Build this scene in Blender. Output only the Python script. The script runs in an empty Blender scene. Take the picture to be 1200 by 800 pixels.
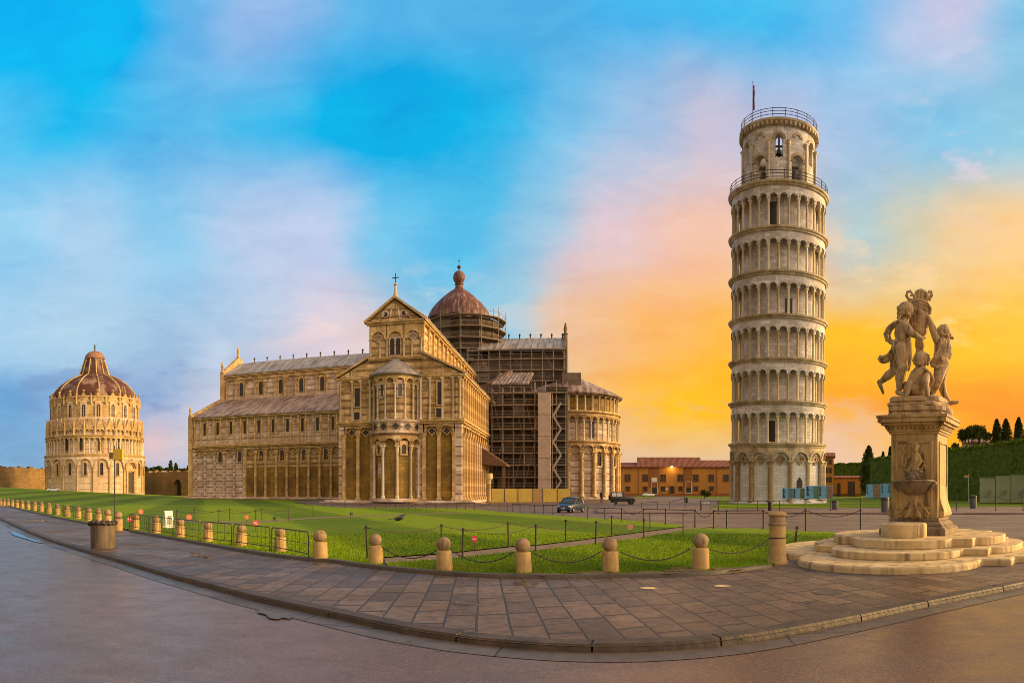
import bpy, bmesh, math, random
import numpy as np
from math import sin, cos, tan, atan2, pi, hypot, radians
from mathutils import Vector, Matrix, noise
random.seed(11)
rng = np.random.default_rng(11)
sc = bpy.context.scene
COL = sc.collection

# ------------------------------------------------------------------ camera
# The photograph is a stitched cylindrical panorama, 1.5 rad wide.
F, HY, EYE = 800.0, 575.0, 1.75
cd = bpy.data.cameras.new('camera')
cam = bpy.data.objects.new('camera', cd)
COL.objects.link(cam)
cam.location = (0, 0, EYE)
cam.rotation_euler = (radians(90), 0, 0)
cd.type = 'PANO'
cd.panorama_type = 'CENTRAL_CYLINDRICAL'
cd.central_cylindrical_range_u_min = -0.75
cd.central_cylindrical_range_u_max = 0.75
cd.central_cylindrical_range_v_min = -(800 - HY) / F
cd.central_cylindrical_range_v_max = HY / F
cd.central_cylindrical_radius = 1.0
cd.clip_start = 0.05
cd.clip_end = 9000
sc.camera = cam
sc.render.resolution_x, sc.render.resolution_y = 1024, 682
sc.view_settings.view_transform = 'Standard'
sc.view_settings.look = 'None'
sc.view_settings.gamma = 1
sc.view_settings.use_curve_mapping = False
sc.view_settings.exposure = 0.35
try:
    sc.cycles.max_bounces = 5
    sc.cycles.diffuse_bounces = 3
    sc.cycles.use_denoising = True
    sc.cycles.filter_width = 0.95
except Exception:
    pass

SUN_AZ, SUN_EL = 84.0, 13.0        # clockwise from +Y, above the horizon


def lin(c):
    r = []
    for v in c[:3]:
        v = v / 255.0
        r.append(v / 12.92 if v <= 0.04045 else ((v + 0.055) / 1.055) ** 2.4)
    return (r[0], r[1], r[2], 1.0)


# ------------------------------------------------------------------ world: dawn sky
w = bpy.data.worlds.new('World')
sc.world = w
w.use_nodes = True
wt = w.node_tree
wt.nodes.clear()
WN = wt.nodes.new
WL = wt.links.new


def wmath(op, a, b=None, c=None, clamp=False):
    n = WN('ShaderNodeMath'); n.operation = op; n.use_clamp = clamp
    for i, q in enumerate((a, b, c)):
        if q is None:
            continue
        if isinstance(q, (int, float)):
            n.inputs[i].default_value = q
        else:
            WL(q, n.inputs[i])
    return n.outputs[0]


tc = WN('ShaderNodeTexCoord')
sx = WN('ShaderNodeSeparateXYZ'); WL(tc.outputs['Generated'], sx.inputs[0])
az = wmath('ARCTAN2', sx.outputs[0], sx.outputs[1])
hor = wmath('SQRT', wmath('ADD', wmath('MULTIPLY', sx.outputs[0], sx.outputs[0]), wmath('MULTIPLY', sx.outputs[1], sx.outputs[1])))
el = wmath('DIVIDE', sx.outputs[2], wmath('MAXIMUM', hor, 0.05))
# wisps: push the sky's colour field around with soft noise
nz = WN('ShaderNodeTexNoise'); nz.inputs['Scale'].default_value = 3.0; nz.inputs['Detail'].default_value = 5; nz.inputs['Roughness'].default_value = 0.55
mp = WN('ShaderNodeMapping'); mp.inputs['Scale'].default_value = (1.0, 1.0, 1.7); WL(tc.outputs['Generated'], mp.inputs[0]); WL(mp.outputs[0], nz.inputs['Vector'])
sn = WN('ShaderNodeSeparateColor'); WL(nz.outputs['Color'], sn.inputs[0])
azw = wmath('ADD', az, wmath('MULTIPLY', wmath('SUBTRACT', sn.outputs[0], 0.5), 0.22))
elw = wmath('ADD', el, wmath('MULTIPLY', wmath('SUBTRACT', sn.outputs[1], 0.5), 0.12))
rampin = wmath('ADD', wmath('DIVIDE', azw, 2 * pi), 0.5)
BACK = (226, 214, 206)
SKY = [
    (0.0, {0: (150, 185, 215), 200: (175, 190, 212), 420: (190, 190, 205), 700: (222, 190, 168), 850: (222, 195, 175), 1000: (226, 195, 172), 1100: (240, 190, 120), 1200: (245, 185, 100)}),
    (0.065, {0: (120, 165, 205), 60: (135, 172, 208), 130: (165, 182, 208), 190: (222, 192, 196), 250: (200, 195, 208), 600: (200, 190, 190), 700: (228, 190, 155), 760: (226, 192, 162), 800: (230, 192, 145), 840: (226, 186, 140), 930: (232, 190, 150), 985: (236, 196, 165), 1020: (240, 192, 140), 1060: (250, 185, 60), 1200: (255, 172, 20)}),
    (0.128, {0: (112, 165, 210), 60: (132, 172, 212), 130: (152, 178, 212), 210: (148, 174, 210), 270: (196, 200, 216), 450: (205, 205, 215), 600: (190, 200, 205), 700: (248, 190, 112), 780: (253, 192, 62), 850: (254, 190, 40), 1000: (255, 176, 12), 1100: (255, 160, 0), 1200: (255, 152, 0)}),
    (0.219, {0: (168, 205, 232), 100: (172, 206, 228), 200: (165, 194, 222), 300: (190, 206, 226), 380: (222, 206, 214), 430: (226, 206, 206), 520: (160, 200, 220), 610: (150, 200, 218), 680: (236, 192, 155), 760: (250, 186, 112), 840: (252, 186, 90), 1000: (255, 190, 48), 1080: (255, 192, 55), 1200: (255, 202, 75)}),
    (0.37, {0: (150, 205, 236), 100: (172, 206, 234), 200: (150, 205, 236), 300: (190, 206, 232), 380: (192, 206, 233), 450: (120, 195, 232), 550: (98, 190, 230), 620: (150, 195, 222), 700: (222, 195, 200), 800: (242, 195, 172), 900: (236, 195, 172), 1000: (184, 206, 208), 1060: (214, 206, 178), 1120: (240, 206, 156), 1200: (252, 206, 142)}),
    (0.53, {0: (92, 190, 236), 100: (60, 185, 236), 250: (98, 182, 230), 330: (70, 180, 230), 420: (30, 174, 230), 470: (0, 168, 226), 560: (60, 178, 228), 650: (122, 190, 230), 750: (168, 196, 226), 830: (204, 196, 214), 920: (192, 196, 220), 1000: (165, 196, 226), 1100: (140, 200, 230), 1200: (150, 201, 222)}),
    (0.70, {0: (20, 180, 240), 120: (0, 176, 238), 230: (110, 180, 230), 300: (150, 185, 230), 420: (98, 180, 230), 600: (95, 176, 226), 750: (85, 184, 235), 900: (85, 190, 236), 1000: (112, 190, 236), 1130: (198, 200, 226), 1200: (130, 190, 226)}),
    (1.25, {0: (170, 165, 165), 600: (190, 172, 155), 1200: (205, 178, 145)}),
]
BACK_ROWS = [(225, 190, 150), (232, 196, 156), (238, 204, 166), (244, 212, 176), (246, 216, 184), (244, 214, 186), (240, 212, 188), (238, 208, 184)]


def sky_row(cols, back, lo, hi):
    """one height of the sky: the painted front, an unseen bright patch added behind to the right as soft key light, dimmer behind to the left"""
    n = WN('ShaderNodeValToRGB')
    n.color_ramp.interpolation = 'EASE'
    els = n.color_ramp.elements
    pos = lambda u: u / (2 * pi) + 0.5
    pts = [(pos((x - 600) / 800.0), lin(c)) for x, c in sorted(cols.items())]
    b = lin(back)
    sc_ = lambda f: tuple(q * f for q in b[:3]) + (1.0,)
    pts = [(0.0, sc_(0.9)), (pos(-2.6), sc_(lo)), (pos(-1.5), sc_(lo))] + pts + [(pos(1.25), sc_(lo + 0.3)), (pos(1.8), sc_(hi)), (pos(2.5), sc_(hi)), (1.0, sc_(0.9))]
    els[0].position, els[0].color = pts[0]
    els[1].position, els[1].color = pts[-1]
    for p, c in pts[1:-1]:
        e = els.new(p); e.color = c
    WL(rampin, n.inputs[0])
    return n.outputs[0]


KEY_PATCH = [1.2, 2.0, 3.2, 4.4, 5.2, 4.2, 2.4, 0.7]  # strength per row of the added out-of-view patch that lights the facades
rows = [sky_row(c, BACK_ROWS[i], 0.62, KEY_PATCH[i]) for i, (v, c) in enumerate(SKY)]
cur = rows[0]
for i in range(1, len(SKY)):
    mr = WN('ShaderNodeMapRange'); mr.interpolation_type = 'SMOOTHSTEP' if i > 2 else 'LINEAR'
    mr.inputs['From Min'].default_value = SKY[i - 1][0]
    mr.inputs['From Max'].default_value = SKY[i][0]
    WL(elw, mr.inputs['Value'])
    mx = WN('ShaderNodeMix'); mx.data_type = 'RGBA'
    WL(mr.outputs[0], mx.inputs[0]); WL(cur, mx.inputs[6]); WL(rows[i], mx.inputs[7])
    cur = mx.outputs[2]
# torn streaks of thin cloud, lighter and darker than the sky round them
def streaks(scale, stretch, rot, lo, hi, fac, detail=9):
    global cur
    n2 = WN('ShaderNodeTexNoise'); n2.inputs['Scale'].default_value = scale; n2.inputs['Detail'].default_value = detail; n2.inputs['Roughness'].default_value = 0.62; n2.inputs['Distortion'].default_value = 0.7
    mp2 = WN('ShaderNodeMapping'); mp2.inputs['Scale'].default_value = stretch; mp2.inputs['Rotation'].default_value = rot
    WL(tc.outputs['Generated'], mp2.inputs[0]); WL(mp2.outputs[0], n2.inputs['Vector'])
    r2 = WN('ShaderNodeMapRange'); r2.inputs['From Min'].default_value = 0.30; r2.inputs['From Max'].default_value = 0.70; r2.inputs['To Min'].default_value = lo; r2.inputs['To Max'].default_value = hi
    WL(n2.outputs[0], r2.inputs['Value'])
    mx = WN('ShaderNodeMix'); mx.data_type = 'RGBA'; mx.blend_type = 'SOFT_LIGHT'; mx.inputs[0].default_value = fac
    cc = WN('ShaderNodeCombineColor'); WL(r2.outputs[0], cc.inputs[0]); WL(wmath('ADD', wmath('MULTIPLY', r2.outputs[0], 0.86), 0.06), cc.inputs[1]); WL(wmath('ADD', wmath('MULTIPLY', r2.outputs[0], 0.80), 0.08), cc.inputs[2])
    WL(cur, mx.inputs[6]); WL(cc.outputs[0], mx.inputs[7])
    cur = mx.outputs[2]


streaks(3.2, (1.0, 1.0, 2.2), (0.2, 0.35, 0.0), 0.22, 0.78, 0.36)
streaks(9.0, (1.0, 1.0, 3.0), (0.25, 0.3, 0.2), 0.22, 0.78, 0.32)
# low cloud banks near the horizon
cn_ = WN('ShaderNodeTexNoise'); cn_.inputs['Scale'].default_value = 8.0; cn_.inputs['Detail'].default_value = 10; cn_.inputs['Roughness'].default_value = 0.58
mp3 = WN('ShaderNodeMapping'); mp3.inputs['Scale'].default_value = (1.0, 1.0, 2.6); mp3.inputs['Location'].default_value = (3.1, 1.7, 0.4); WL(tc.outputs['Generated'], mp3.inputs[0]); WL(mp3.outputs[0], cn_.inputs['Vector'])
for u0, su, v0, sv, colc, thr in ((-0.62, 0.28, 0.135, 0.07, (118, 150, 196), 0.50), (-0.47, 0.12, 0.155, 0.05, (150, 165, 200), 0.50), (0.22, 0.18, 0.085, 0.045, (226, 178, 140), 0.52), (0.48, 0.07, 0.09, 0.045, (232, 190, 160), 0.42), (0.66, 0.16, 0.12, 0.03, (246, 150, 20), 0.50), (0.70, 0.14, 0.255, 0.05, (255, 228, 150), 0.50), (0.52, 0.2, 0.33, 0.05, (255, 214, 160), 0.52), (0.72, 0.12, 0.53, 0.10, (250, 214, 222), 0.53), (-0.2, 0.2, 0.25, 0.06, (240, 216, 214), 0.52)):
    g = wmath('EXPONENT', wmath('MULTIPLY', wmath('ADD', wmath('POWER', wmath('ABSOLUTE', wmath('DIVIDE', wmath('SUBTRACT', az, u0), su)), 2.0), wmath('POWER', wmath('ABSOLUTE', wmath('DIVIDE', wmath('SUBTRACT', el, v0), sv)), 2.0)), -1.0))
    e = WN('ShaderNodeMapRange'); e.interpolation_type = 'SMOOTHSTEP'; e.inputs['From Min'].default_value = thr; e.inputs['From Max'].default_value = thr + 0.13
    WL(cn_.outputs[0], e.inputs['Value'])
    mx = WN('ShaderNodeMix'); mx.data_type = 'RGBA'; WL(wmath('MULTIPLY', wmath('MULTIPLY', g, e.outputs[0]), 0.72, clamp=True), mx.inputs[0]); WL(cur, mx.inputs[6]); mx.inputs[7].default_value = lin(colc)
    cur = mx.outputs[2]
hs = WN('ShaderNodeHueSaturation'); hs.inputs['Saturation'].default_value = 1.05; WL(cur, hs.inputs['Color']); cur = hs.outputs[0]
sky = WN('ShaderNodeTexSky'); sky.sky_type = 'NISHITA'; sky.sun_disc = False
sky.sun_elevation = radians(SUN_EL); sky.sun_rotation = radians(SUN_AZ)
b1 = WN('ShaderNodeBackground'); WL(sky.outputs[0], b1.inputs[0]); b1.inputs[1].default_value = 0.005
b2 = WN('ShaderNodeBackground'); WL(cur, b2.inputs[0]); b2.inputs[1].default_value = 0.80
ad = WN('ShaderNodeAddShader'); WL(b1.outputs[0], ad.inputs[0]); WL(b2.outputs[0], ad.inputs[1])
wo = WN('ShaderNodeOutputWorld'); WL(ad.outputs[0], wo.inputs[0])

# ------------------------------------------------------------------ sun
sl = bpy.data.lights.new('sun', 'SUN')
sl.energy = 4.6
sl.angle = radians(14)
sl.color = (1.0, 0.60, 0.20)
sun = bpy.data.objects.new('sun', sl)
COL.objects.link(sun)
sun.rotation_euler = Vector((-sin(radians(SUN_AZ)) * cos(radians(SUN_EL)), -cos(radians(SUN_AZ)) * cos(radians(SUN_EL)), -sin(radians(SUN_EL)))).to_track_quat('-Z', 'Y').to_euler()
sun.location = (60, -60, 60)


# ------------------------------------------------------------------ helpers
def th_(px):
    return (px - 600) / F


def at(px, D, z=0.0):
    t = th_(px)
    return Vector((D * sin(t), D * cos(t), z))


def gr(px, py, z=0.0):
    """the ground point seen at a place of the photograph"""
    return at(px, (EYE - z) * F / max(py - HY, 0.5), z)


class MB:
    def __init__(s):
        s.v = []; s.f = []

    def add(s, vs, fs):
        o = len(s.v)
        s.v += [tuple(q) for q in vs]
        s.f += [tuple(i + o for i in q) for q in fs]
        return s

    def box(s, x0, x1, y0, y1, z0, z1):
        return s.add([(x0, y0, z0), (x1, y0, z0), (x1, y1, z0), (x0, y1, z0), (x0, y0, z1), (x1, y0, z1), (x1, y1, z1), (x0, y1, z1)],
                     [(3, 2, 1, 0), (4, 5, 6, 7), (0, 1, 5, 4), (1, 2, 6, 5), (2, 3, 7, 6), (3, 0, 4, 7)])

    def cb(s, c, sz, rz=0.0):
        cx, cy, cz = c; a, b, h = sz[0] / 2, sz[1] / 2, sz[2] / 2
        R = Matrix.Rotation(rz, 3, 'Z')
        vs = [Vector(c) + R @ Vector((i * a, j * b, k * h)) for k in (-1, 1) for i, j in ((-1, -1), (1, -1), (1, 1), (-1, 1))]
        return s.add(vs, [(3, 2, 1, 0), (4, 5, 6, 7), (0, 1, 5, 4), (1, 2, 6, 5), (2, 3, 7, 6), (3, 0, 4, 7)])

    def bar(s, p, q, wd, ht=None):
        """square bar from p to q"""
        p, q = Vector(p), Vector(q); d = (q - p).normalized(); ht = ht or wd
        up = Vector((0, 0, 1)) if abs(d.z) < 0.95 else Vector((0, 1, 0))
        a = d.cross(up).normalized() * wd / 2; b = a.cross(d).normalized() * ht / 2
        vs = [e + i * a + j * b for e in (p, q) for i, j in ((-1, -1), (1, -1), (1, 1), (-1, 1))]
        return s.add(vs, [(3, 2, 1, 0), (4, 5, 6, 7), (0, 1, 5, 4), (1, 2, 6, 5), (2, 3, 7, 6), (3, 0, 4, 7)])

    def cyl(s, p, q, r0, r1=None, n=10, caps=True):
        p, q = Vector(p), Vector(q); r1 = r0 if r1 is None else r1
        d = (q - p).normalized()
        up = Vector((0, 0, 1)) if abs(d.z) < 0.95 else Vector((1, 0, 0))
        a = d.cross(up).normalized(); b = d.cross(a)
        vs = [p + r0 * (cos(2 * pi * i / n) * a + sin(2 * pi * i / n) * b) for i in range(n)] + [q + r1 * (cos(2 * pi * i / n) * a + sin(2 * pi * i / n) * b) for i in range(n)]
        fs = [(i, (i + 1) % n, n + (i + 1) % n, n + i) for i in range(n)]
        if caps:
            fs += [tuple(range(n - 1, -1, -1)), tuple(range(n, 2 * n))]
        return s.add(vs, fs)

    def tube(s, pts, r, n=6):
        pts = [Vector(p) for p in pts]; rs = r if isinstance(r, (list, tuple)) else [r] * len(pts)
        vs = []; prev = None
        for i, p in enumerate(pts):
            d = (pts[min(i + 1, len(pts) - 1)] - pts[max(i - 1, 0)]).normalized()
            if prev is None:
                up = Vector((0, 0, 1)) if abs(d.z) < 0.9 else Vector((1, 0, 0))
                a = d.cross(up).normalized()
            else:
                a = (prev - d * prev.dot(d)).normalized()
            prev = a; b = d.cross(a)
            vs += [p + rs[i] * (cos(2 * pi * k / n) * a + sin(2 * pi * k / n) * b) for k in range(n)]
        fs = [(i * n + k, i * n + (k + 1) % n, (i + 1) * n + (k + 1) % n, (i + 1) * n + k) for i in range(len(pts) - 1) for k in range(n)]
        fs += [tuple(range(n - 1, -1, -1)), tuple(range((len(pts) - 1) * n, len(pts) * n))]
        return s.add(vs, fs)

    def lathe(s, prof, n=32, c=(0, 0), a0=0.0, a1=2 * pi, ripple=None):
        full = abs(a1 - a0 - 2 * pi) < 1e-6
        m = n if full else n + 1
        vs = []
        for r, z in prof:
            for i in range(m):
                a = a0 + (a1 - a0) * i / n
                rr = r * (1 + ripple(a, z)) if ripple else r
                vs.append((c[0] + rr * cos(a), c[1] + rr * sin(a), z))
        fs = []
        for j in range(len(prof) - 1):
            for i in range(n):
                k = (i + 1) % m
                fs.append((j * m + i, j * m + k, (j + 1) * m + k, (j + 1) * m + i))
        return s.add(vs, fs)

    def ball(s, c, r, nu=12, nv=8, sq=(1, 1, 1)):
        vs = [(c[0], c[1], c[2] - r * sq[2])]
        for j in range(1, nv):
            t = -pi / 2 + pi * j / nv
            vs += [(c[0] + r * sq[0] * cos(t) * cos(2 * pi * i / nu), c[1] + r * sq[1] * cos(t) * sin(2 * pi * i / nu), c[2] + r * sq[2] * sin(t)) for i in range(nu)]
        vs.append((c[0], c[1], c[2] + r * sq[2]))
        fs = [(0, 1 + (i + 1) % nu, 1 + i) for i in range(nu)]
        for j in range(nv - 2):
            fs += [(1 + j * nu + i, 1 + j * nu + (i + 1) % nu, 1 + (j + 1) * nu + (i + 1) % nu, 1 + (j + 1) * nu + i) for i in range(nu)]
        e = len(vs) - 1; b = 1 + (nv - 2) * nu
        fs += [(b + i, b + (i + 1) % nu, e) for i in range(nu)]
        return s.add(vs, fs)

    def prism(s, poly, z0, z1):
        n = len(poly)
        vs = [(p[0], p[1], z0) for p in poly] + [(p[0], p[1], z1) for p in poly]
        return s.add(vs, [tuple(range(n - 1, -1, -1)), tuple(range(n, 2 * n))] + [(i, (i + 1) % n, n + (i + 1) % n, n + i) for i in range(n)])

    def sheet(s, poly, z=None):
        return s.add([(p[0], p[1], p[2] if z is None else z) for p in poly], [tuple(range(len(poly)))])

    def ext(s, poly, off):
        """a planar 3-D outline pushed along the vector off"""
        n = len(poly); off = Vector(off)
        vs = [Vector(p) for p in poly] + [Vector(p) + off for p in poly]
        return s.add(vs, [tuple(range(n - 1, -1, -1)), tuple(range(n, 2 * n))] + [(i, (i + 1) % n, n + (i + 1) % n, n + i) for i in range(n)])

    def mesh(s, name, mat=None, smooth=None):
        me = bpy.data.meshes.new(name)
        me.from_pydata(s.v, [], s.f)
        bm = bmesh.new(); bm.from_mesh(me)
        bmesh.ops.recalc_face_normals(bm, faces=bm.faces)
        bm.to_mesh(me); bm.free()
        if mat:
            me.materials.append(mat)
        if smooth is not None:
            me.polygons.foreach_set('use_smooth', [True] * len(me.polygons))
            me.set_sharp_from_angle(angle=radians(smooth))
        me.update()
        return me

    def build(s, name, mat=None, parent=None, smooth=None, loc=None, rz=None, bevel=None):
        o = bpy.data.objects.new(name, s.mesh(name, mat, smooth))
        COL.objects.link(o)
        if parent is not None:
            o.parent = parent
        if loc is not None:
            o.location = loc
        if rz is not None:
            o.rotation_euler = (0, 0, rz)
        if bevel:
            m = o.modifiers.new('bevel', 'BEVEL'); m.width = bevel; m.segments = 2; m.limit_method = 'ANGLE'
        return o


def tag(o, label=None, cat=None, group=None, kind=None):
    if label: o['label'] = label
    if cat: o['category'] = cat
    if group: o['group'] = group
    if kind: o['kind'] = kind
    return o


def thing(name, label, cat, loc=(0, 0, 0), rz=0.0, group=None):
    o = bpy.data.objects.new(name, None)
    COL.objects.link(o)
    o.location = loc; o.rotation_euler = (0, 0, rz)
    return tag(o, label, cat, group)


def inst(src, parent=None, loc=None, rz=None, scale=None):
    c = src.copy()
    COL.objects.link(c)
    if parent is not None: c.parent = parent
    if loc is not None: c.location = loc
    if rz is not None: c.rotation_euler = (0, 0, rz)
    if scale is not None: c.scale = (scale,) * 3 if isinstance(scale, (int, float)) else scale
    return c


def put(name, me, parent, loc=(0, 0, 0), rz=0.0, scale=None):
    o = bpy.data.objects.new(name, me)
    COL.objects.link(o)
    o.parent = parent; o.location = loc; o.rotation_euler = (0, 0, rz)
    if scale is not None: o.scale = scale
    return o


def dup(root, loc, rz, label=None, scale=None):
    r = inst(root, None, loc, rz, scale)
    if label: r['label'] = label
    for ch in [q for q in root.children]:
        c = inst(ch, r)
        for g in ch.children:
            inst(g, c)
    return r


ORD = ['first', 'second', 'third', 'fourth', 'fifth', 'sixth', 'seventh', 'eighth', 'ninth', 'tenth', 'eleventh', 'twelfth', 'thirteenth', 'fourteenth', 'fifteenth', 'sixteenth', 'seventeenth', 'eighteenth', 'nineteenth', 'twentieth', 'twenty-first', 'twenty-second', 'twenty-third', 'twenty-fourth']


# ------------------------------------------------------------------ materials
class NT:
    def __init__(s, name):
        s.m = bpy.data.materials.new(name); s.m.use_nodes = True
        s.t = s.m.node_tree; s.t.nodes.clear()
        s.out = s.n('ShaderNodeOutputMaterial'); s.b = s.n('ShaderNodeBsdfPrincipled')
        s.l(s.b.outputs[0], s.out.inputs[0])
        s.tc = s.n('ShaderNodeTexCoord')

    def n(s, k): return s.t.nodes.new(k)
    def l(s, a, b): s.t.links.new(a, b)

    def set(s, sock, v):
        if isinstance(v, bpy.types.NodeSocket): s.l(v, sock)
        elif isinstance(v, (tuple, list)): sock.default_value = tuple(v) if len(v) != 3 or sock.type == 'VECTOR' else tuple(v) + (1,)
        else: sock.default_value = v

    def math(s, op, a, b=None, clamp=False):
        n = s.n('ShaderNodeMath'); n.operation = op; n.use_clamp = clamp
        s.set(n.inputs[0], a)
        if b is not None: s.set(n.inputs[1], b)
        return n.outputs[0]

    def mix(s, f, a, b, mode='MIX'):
        n = s.n('ShaderNodeMix'); n.data_type = 'RGBA'; n.blend_type = mode
        s.set(n.inputs[0], f); s.set(n.inputs[6], a); s.set(n.inputs[7], b)
        return n.outputs[2]

    def noise(s, scale, detail=4, rough=0.55, vec=None, stretch=None, dist=0.0):
        n = s.n('ShaderNodeTexNoise')
        n.inputs['Scale'].default_value = scale; n.inputs['Detail'].default_value = detail; n.inputs['Roughness'].default_value = rough; n.inputs['Distortion'].default_value = dist
        v = vec or s.tc.outputs['Object']
        if stretch:
            mp = s.n('ShaderNodeMapping'); mp.inputs['Scale'].default_value = stretch; s.l(v, mp.inputs[0]); v = mp.outputs[0]
        s.l(v, n.inputs['Vector'])
        return n.outputs[0]

    def rng(s, v, a, b, c=0.0, d=1.0):
        n = s.n('ShaderNodeMapRange'); s.l(v, n.inputs['Value'])
        for k, q in zip(('From Min', 'From Max', 'To Min', 'To Max'), (a, b, c, d)): n.inputs[k].default_value = q
        return n.outputs[0]

    def sep(s, v=None):
        n = s.n('ShaderNodeSeparateXYZ'); s.l(v or s.tc.outputs['Object'], n.inputs[0]); return n.outputs

    def comb(s, x, y, z=0.0):
        n = s.n('ShaderNodeCombineXYZ')
        s.set(n.inputs[0], x); s.set(n.inputs[1], y); s.set(n.inputs[2], z)
        return n.outputs[0]

    def bump(s, h, strength=0.3, dist=0.02):
        n = s.n('ShaderNodeBump'); n.inputs['Strength'].default_value = strength; n.inputs['Distance'].default_value = dist
        s.l(h, n.inputs['Height']); s.l(n.outputs[0], s.b.inputs['Normal'])

    def fin(s, col, rough=0.8, metal=0.0, spec=None):
        s.set(s.b.inputs['Base Color'], col); s.set(s.b.inputs['Roughness'], rough); s.b.inputs['Metallic'].default_value = metal
        if spec is not None: s.b.inputs['Specular IOR Level'].default_value = spec
        return s.m


def plain(name, c1, c2=None, scale=3.0, rough=0.7, metal=0.0, bump=0.0, bscale=None, spec=None, stretch=None, vary=0.0):
    t = NT(name)
    c2 = c2 or tuple(q * 0.7 for q in c1)
    n = t.noise(scale, 5, 0.6, stretch=stretch)
    col = t.mix(t.rng(n, 0.35, 0.65), c1, c2)
    if vary:      # single shafts were renewed at different times: some pale, some brown
        oi = t.n('ShaderNodeObjectInfo')
        col = t.mix(t.rng(oi.outputs['Random'], 0.0, 1.0, 0.0, vary), col, tuple(q * 0.42 for q in c2))
        col = t.mix(t.math('MULTIPLY', t.math('GREATER_THAN', oi.outputs['Random'], 0.8), 0.6), col, tuple(min(0.85, q * 1.3) for q in c1))
    if bump: t.bump(t.noise(bscale or scale * 4, 5, 0.6), bump, 0.03)
    return t.fin(col, rough, metal, spec)


def stone(name, c1, c2, stain=(0.12, 0.07, 0.03), amt=0.5, brick=(1.2, 0.45), R=None, band=None, joint=None, rough=0.75, bump=0.35, streak=True, nscale=0.35, grain=1.0):
    t = NT(name)
    o = t.sep()
    s_ = t.math('MULTIPLY', t.math('ARCTAN2', o[1], o[0]), R) if R else t.math('ADD', o[0], o[1])
    br = t.n('ShaderNodeTexBrick')
    t.l(t.comb(s_, o[2]), br.inputs['Vector'])
    br.inputs['Scale'].default_value = 1.0; br.inputs['Brick Width'].default_value = brick[0]; br.inputs['Row Height'].default_value = brick[1]
    br.inputs['Mortar Size'].default_value = 0.012 * brick[1] / 0.45; br.inputs['Mortar Smooth'].default_value = 0.3; br.inputs['Bias'].default_value = 0.0
    br.inputs['Color1'].default_value = tuple(c1) + (1,); br.inputs['Color2'].default_value = tuple(c2) + (1,)
    br.inputs['Mortar'].default_value = tuple(joint or [q * 0.35 for q in c2]) + (1,)
    col = br.outputs['Color']
    if band:
        per, duty, bc, f = band
        m = t.math('LESS_THAN', t.math('FRACT', t.math('DIVIDE', o[2], per)), duty)
        # a stripe course here and there is missing or pale
        keep = t.rng(t.noise(0.5, 2), 0.3, 0.55, 0.25, 1.0)
        col = t.mix(t.math('MULTIPLY', t.math('MULTIPLY', m, f), keep), col, bc)
    n1 = t.noise(nscale, 6, 0.62, dist=0.4)
    col = t.mix(t.math('MULTIPLY', t.rng(n1, 0.42, 0.68), amt, True), col, stain)
    if streak:
        n2 = t.noise(1.0, 5, 0.6, stretch=(1.6, 1.6, 0.12))
        col = t.mix(t.math('MULTIPLY', t.rng(n2, 0.5, 0.75), amt * 0.75, True), col, tuple(q * 0.55 for q in stain))
    n3 = t.noise(7 * grain, 4, 0.7)
    col = t.mix(t.rng(n3, 0.4, 0.68, 0.0, 0.5), col, tuple(q * 0.42 for q in c2))
    h = t.math('SUBTRACT', t.math('MULTIPLY', n3, 0.5), br.outputs['Fac'])
    t.bump(h, bump, 0.06)
    return t.fin(col, rough)


M = {}
M['marble_tower'] = stone('tower_marble', (0.86, 0.86, 0.88), (0.54, 0.525, 0.51), (0.24, 0.17, 0.11), 0.62, (1.0, 0.42), R=5.2)
M['marble_base'] = stone('tower_base_marble', (0.82, 0.84, 0.90), (0.64, 0.65, 0.70), (0.40, 0.35, 0.31), 0.35, (1.1, 0.40), R=6.2)
M['marble_trim'] = stone('trim_marble', (0.66, 0.57, 0.42), (0.50, 0.41, 0.27), (0.14, 0.085, 0.03), 0.75, (0.7, 0.5), R=6.5, nscale=0.6)
M['column'] = plain('column_stone', (0.70, 0.60, 0.45), (0.45, 0.35, 0.21), 1.2, 0.6, bump=0.1, vary=0.7)
M['column_brown'] = plain('column_brown_stone', (0.36, 0.25, 0.12), (0.22, 0.14, 0.06), 1.6, 0.6, bump=0.1)
M['cath'] = stone('cathedral_marble', (0.88, 0.66, 0.37), (0.50, 0.32, 0.12), (0.20, 0.095, 0.02), 0.78, (1.3, 0.5), band=(1.0, 0.34, (0.17, 0.092, 0.042), 0.9), joint=(0.12, 0.07, 0.035))
M['cath_light'] = stone('cathedral_pale_marble', (0.88, 0.76, 0.67), (0.54, 0.40, 0.30), (0.27, 0.145, 0.055), 0.68, (2.3, 0.62), band=(1.25, 0.17, (0.15, 0.09, 0.075), 0.95), joint=(0.15, 0.09, 0.06))
M['cath_trim'] = stone('cathedral_trim', (0.84, 0.61, 0.31), (0.58, 0.39, 0.15), (0.18, 0.10, 0.04), 0.6, (0.9, 0.6), nscale=0.6)
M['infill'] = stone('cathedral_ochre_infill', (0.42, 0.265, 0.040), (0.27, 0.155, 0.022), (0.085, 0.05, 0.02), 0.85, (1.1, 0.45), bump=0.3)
M['lead'] = plain('lead_roof', (0.44, 0.42, 0.41), (0.19, 0.165, 0.16), 0.8, 0.55, bump=0.2, stretch=(1.8, 0.25, 0.3))
M['dark'] = plain('dark_opening', (0.02, 0.016, 0.014), (0.03, 0.024, 0.02), 2, 0.4)
M['glass'] = plain('window_glass', (0.025, 0.024, 0.028), (0.04, 0.035, 0.035), 2, 0.15)
M['iron'] = plain('black_iron', (0.018, 0.015, 0.013), (0.04, 0.025, 0.018), 8, 0.5, bump=0.1)
M['steel'] = plain('scaffold_steel', (0.25, 0.22, 0.19), (0.16, 0.13, 0.105), 3, 0.5)
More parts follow.
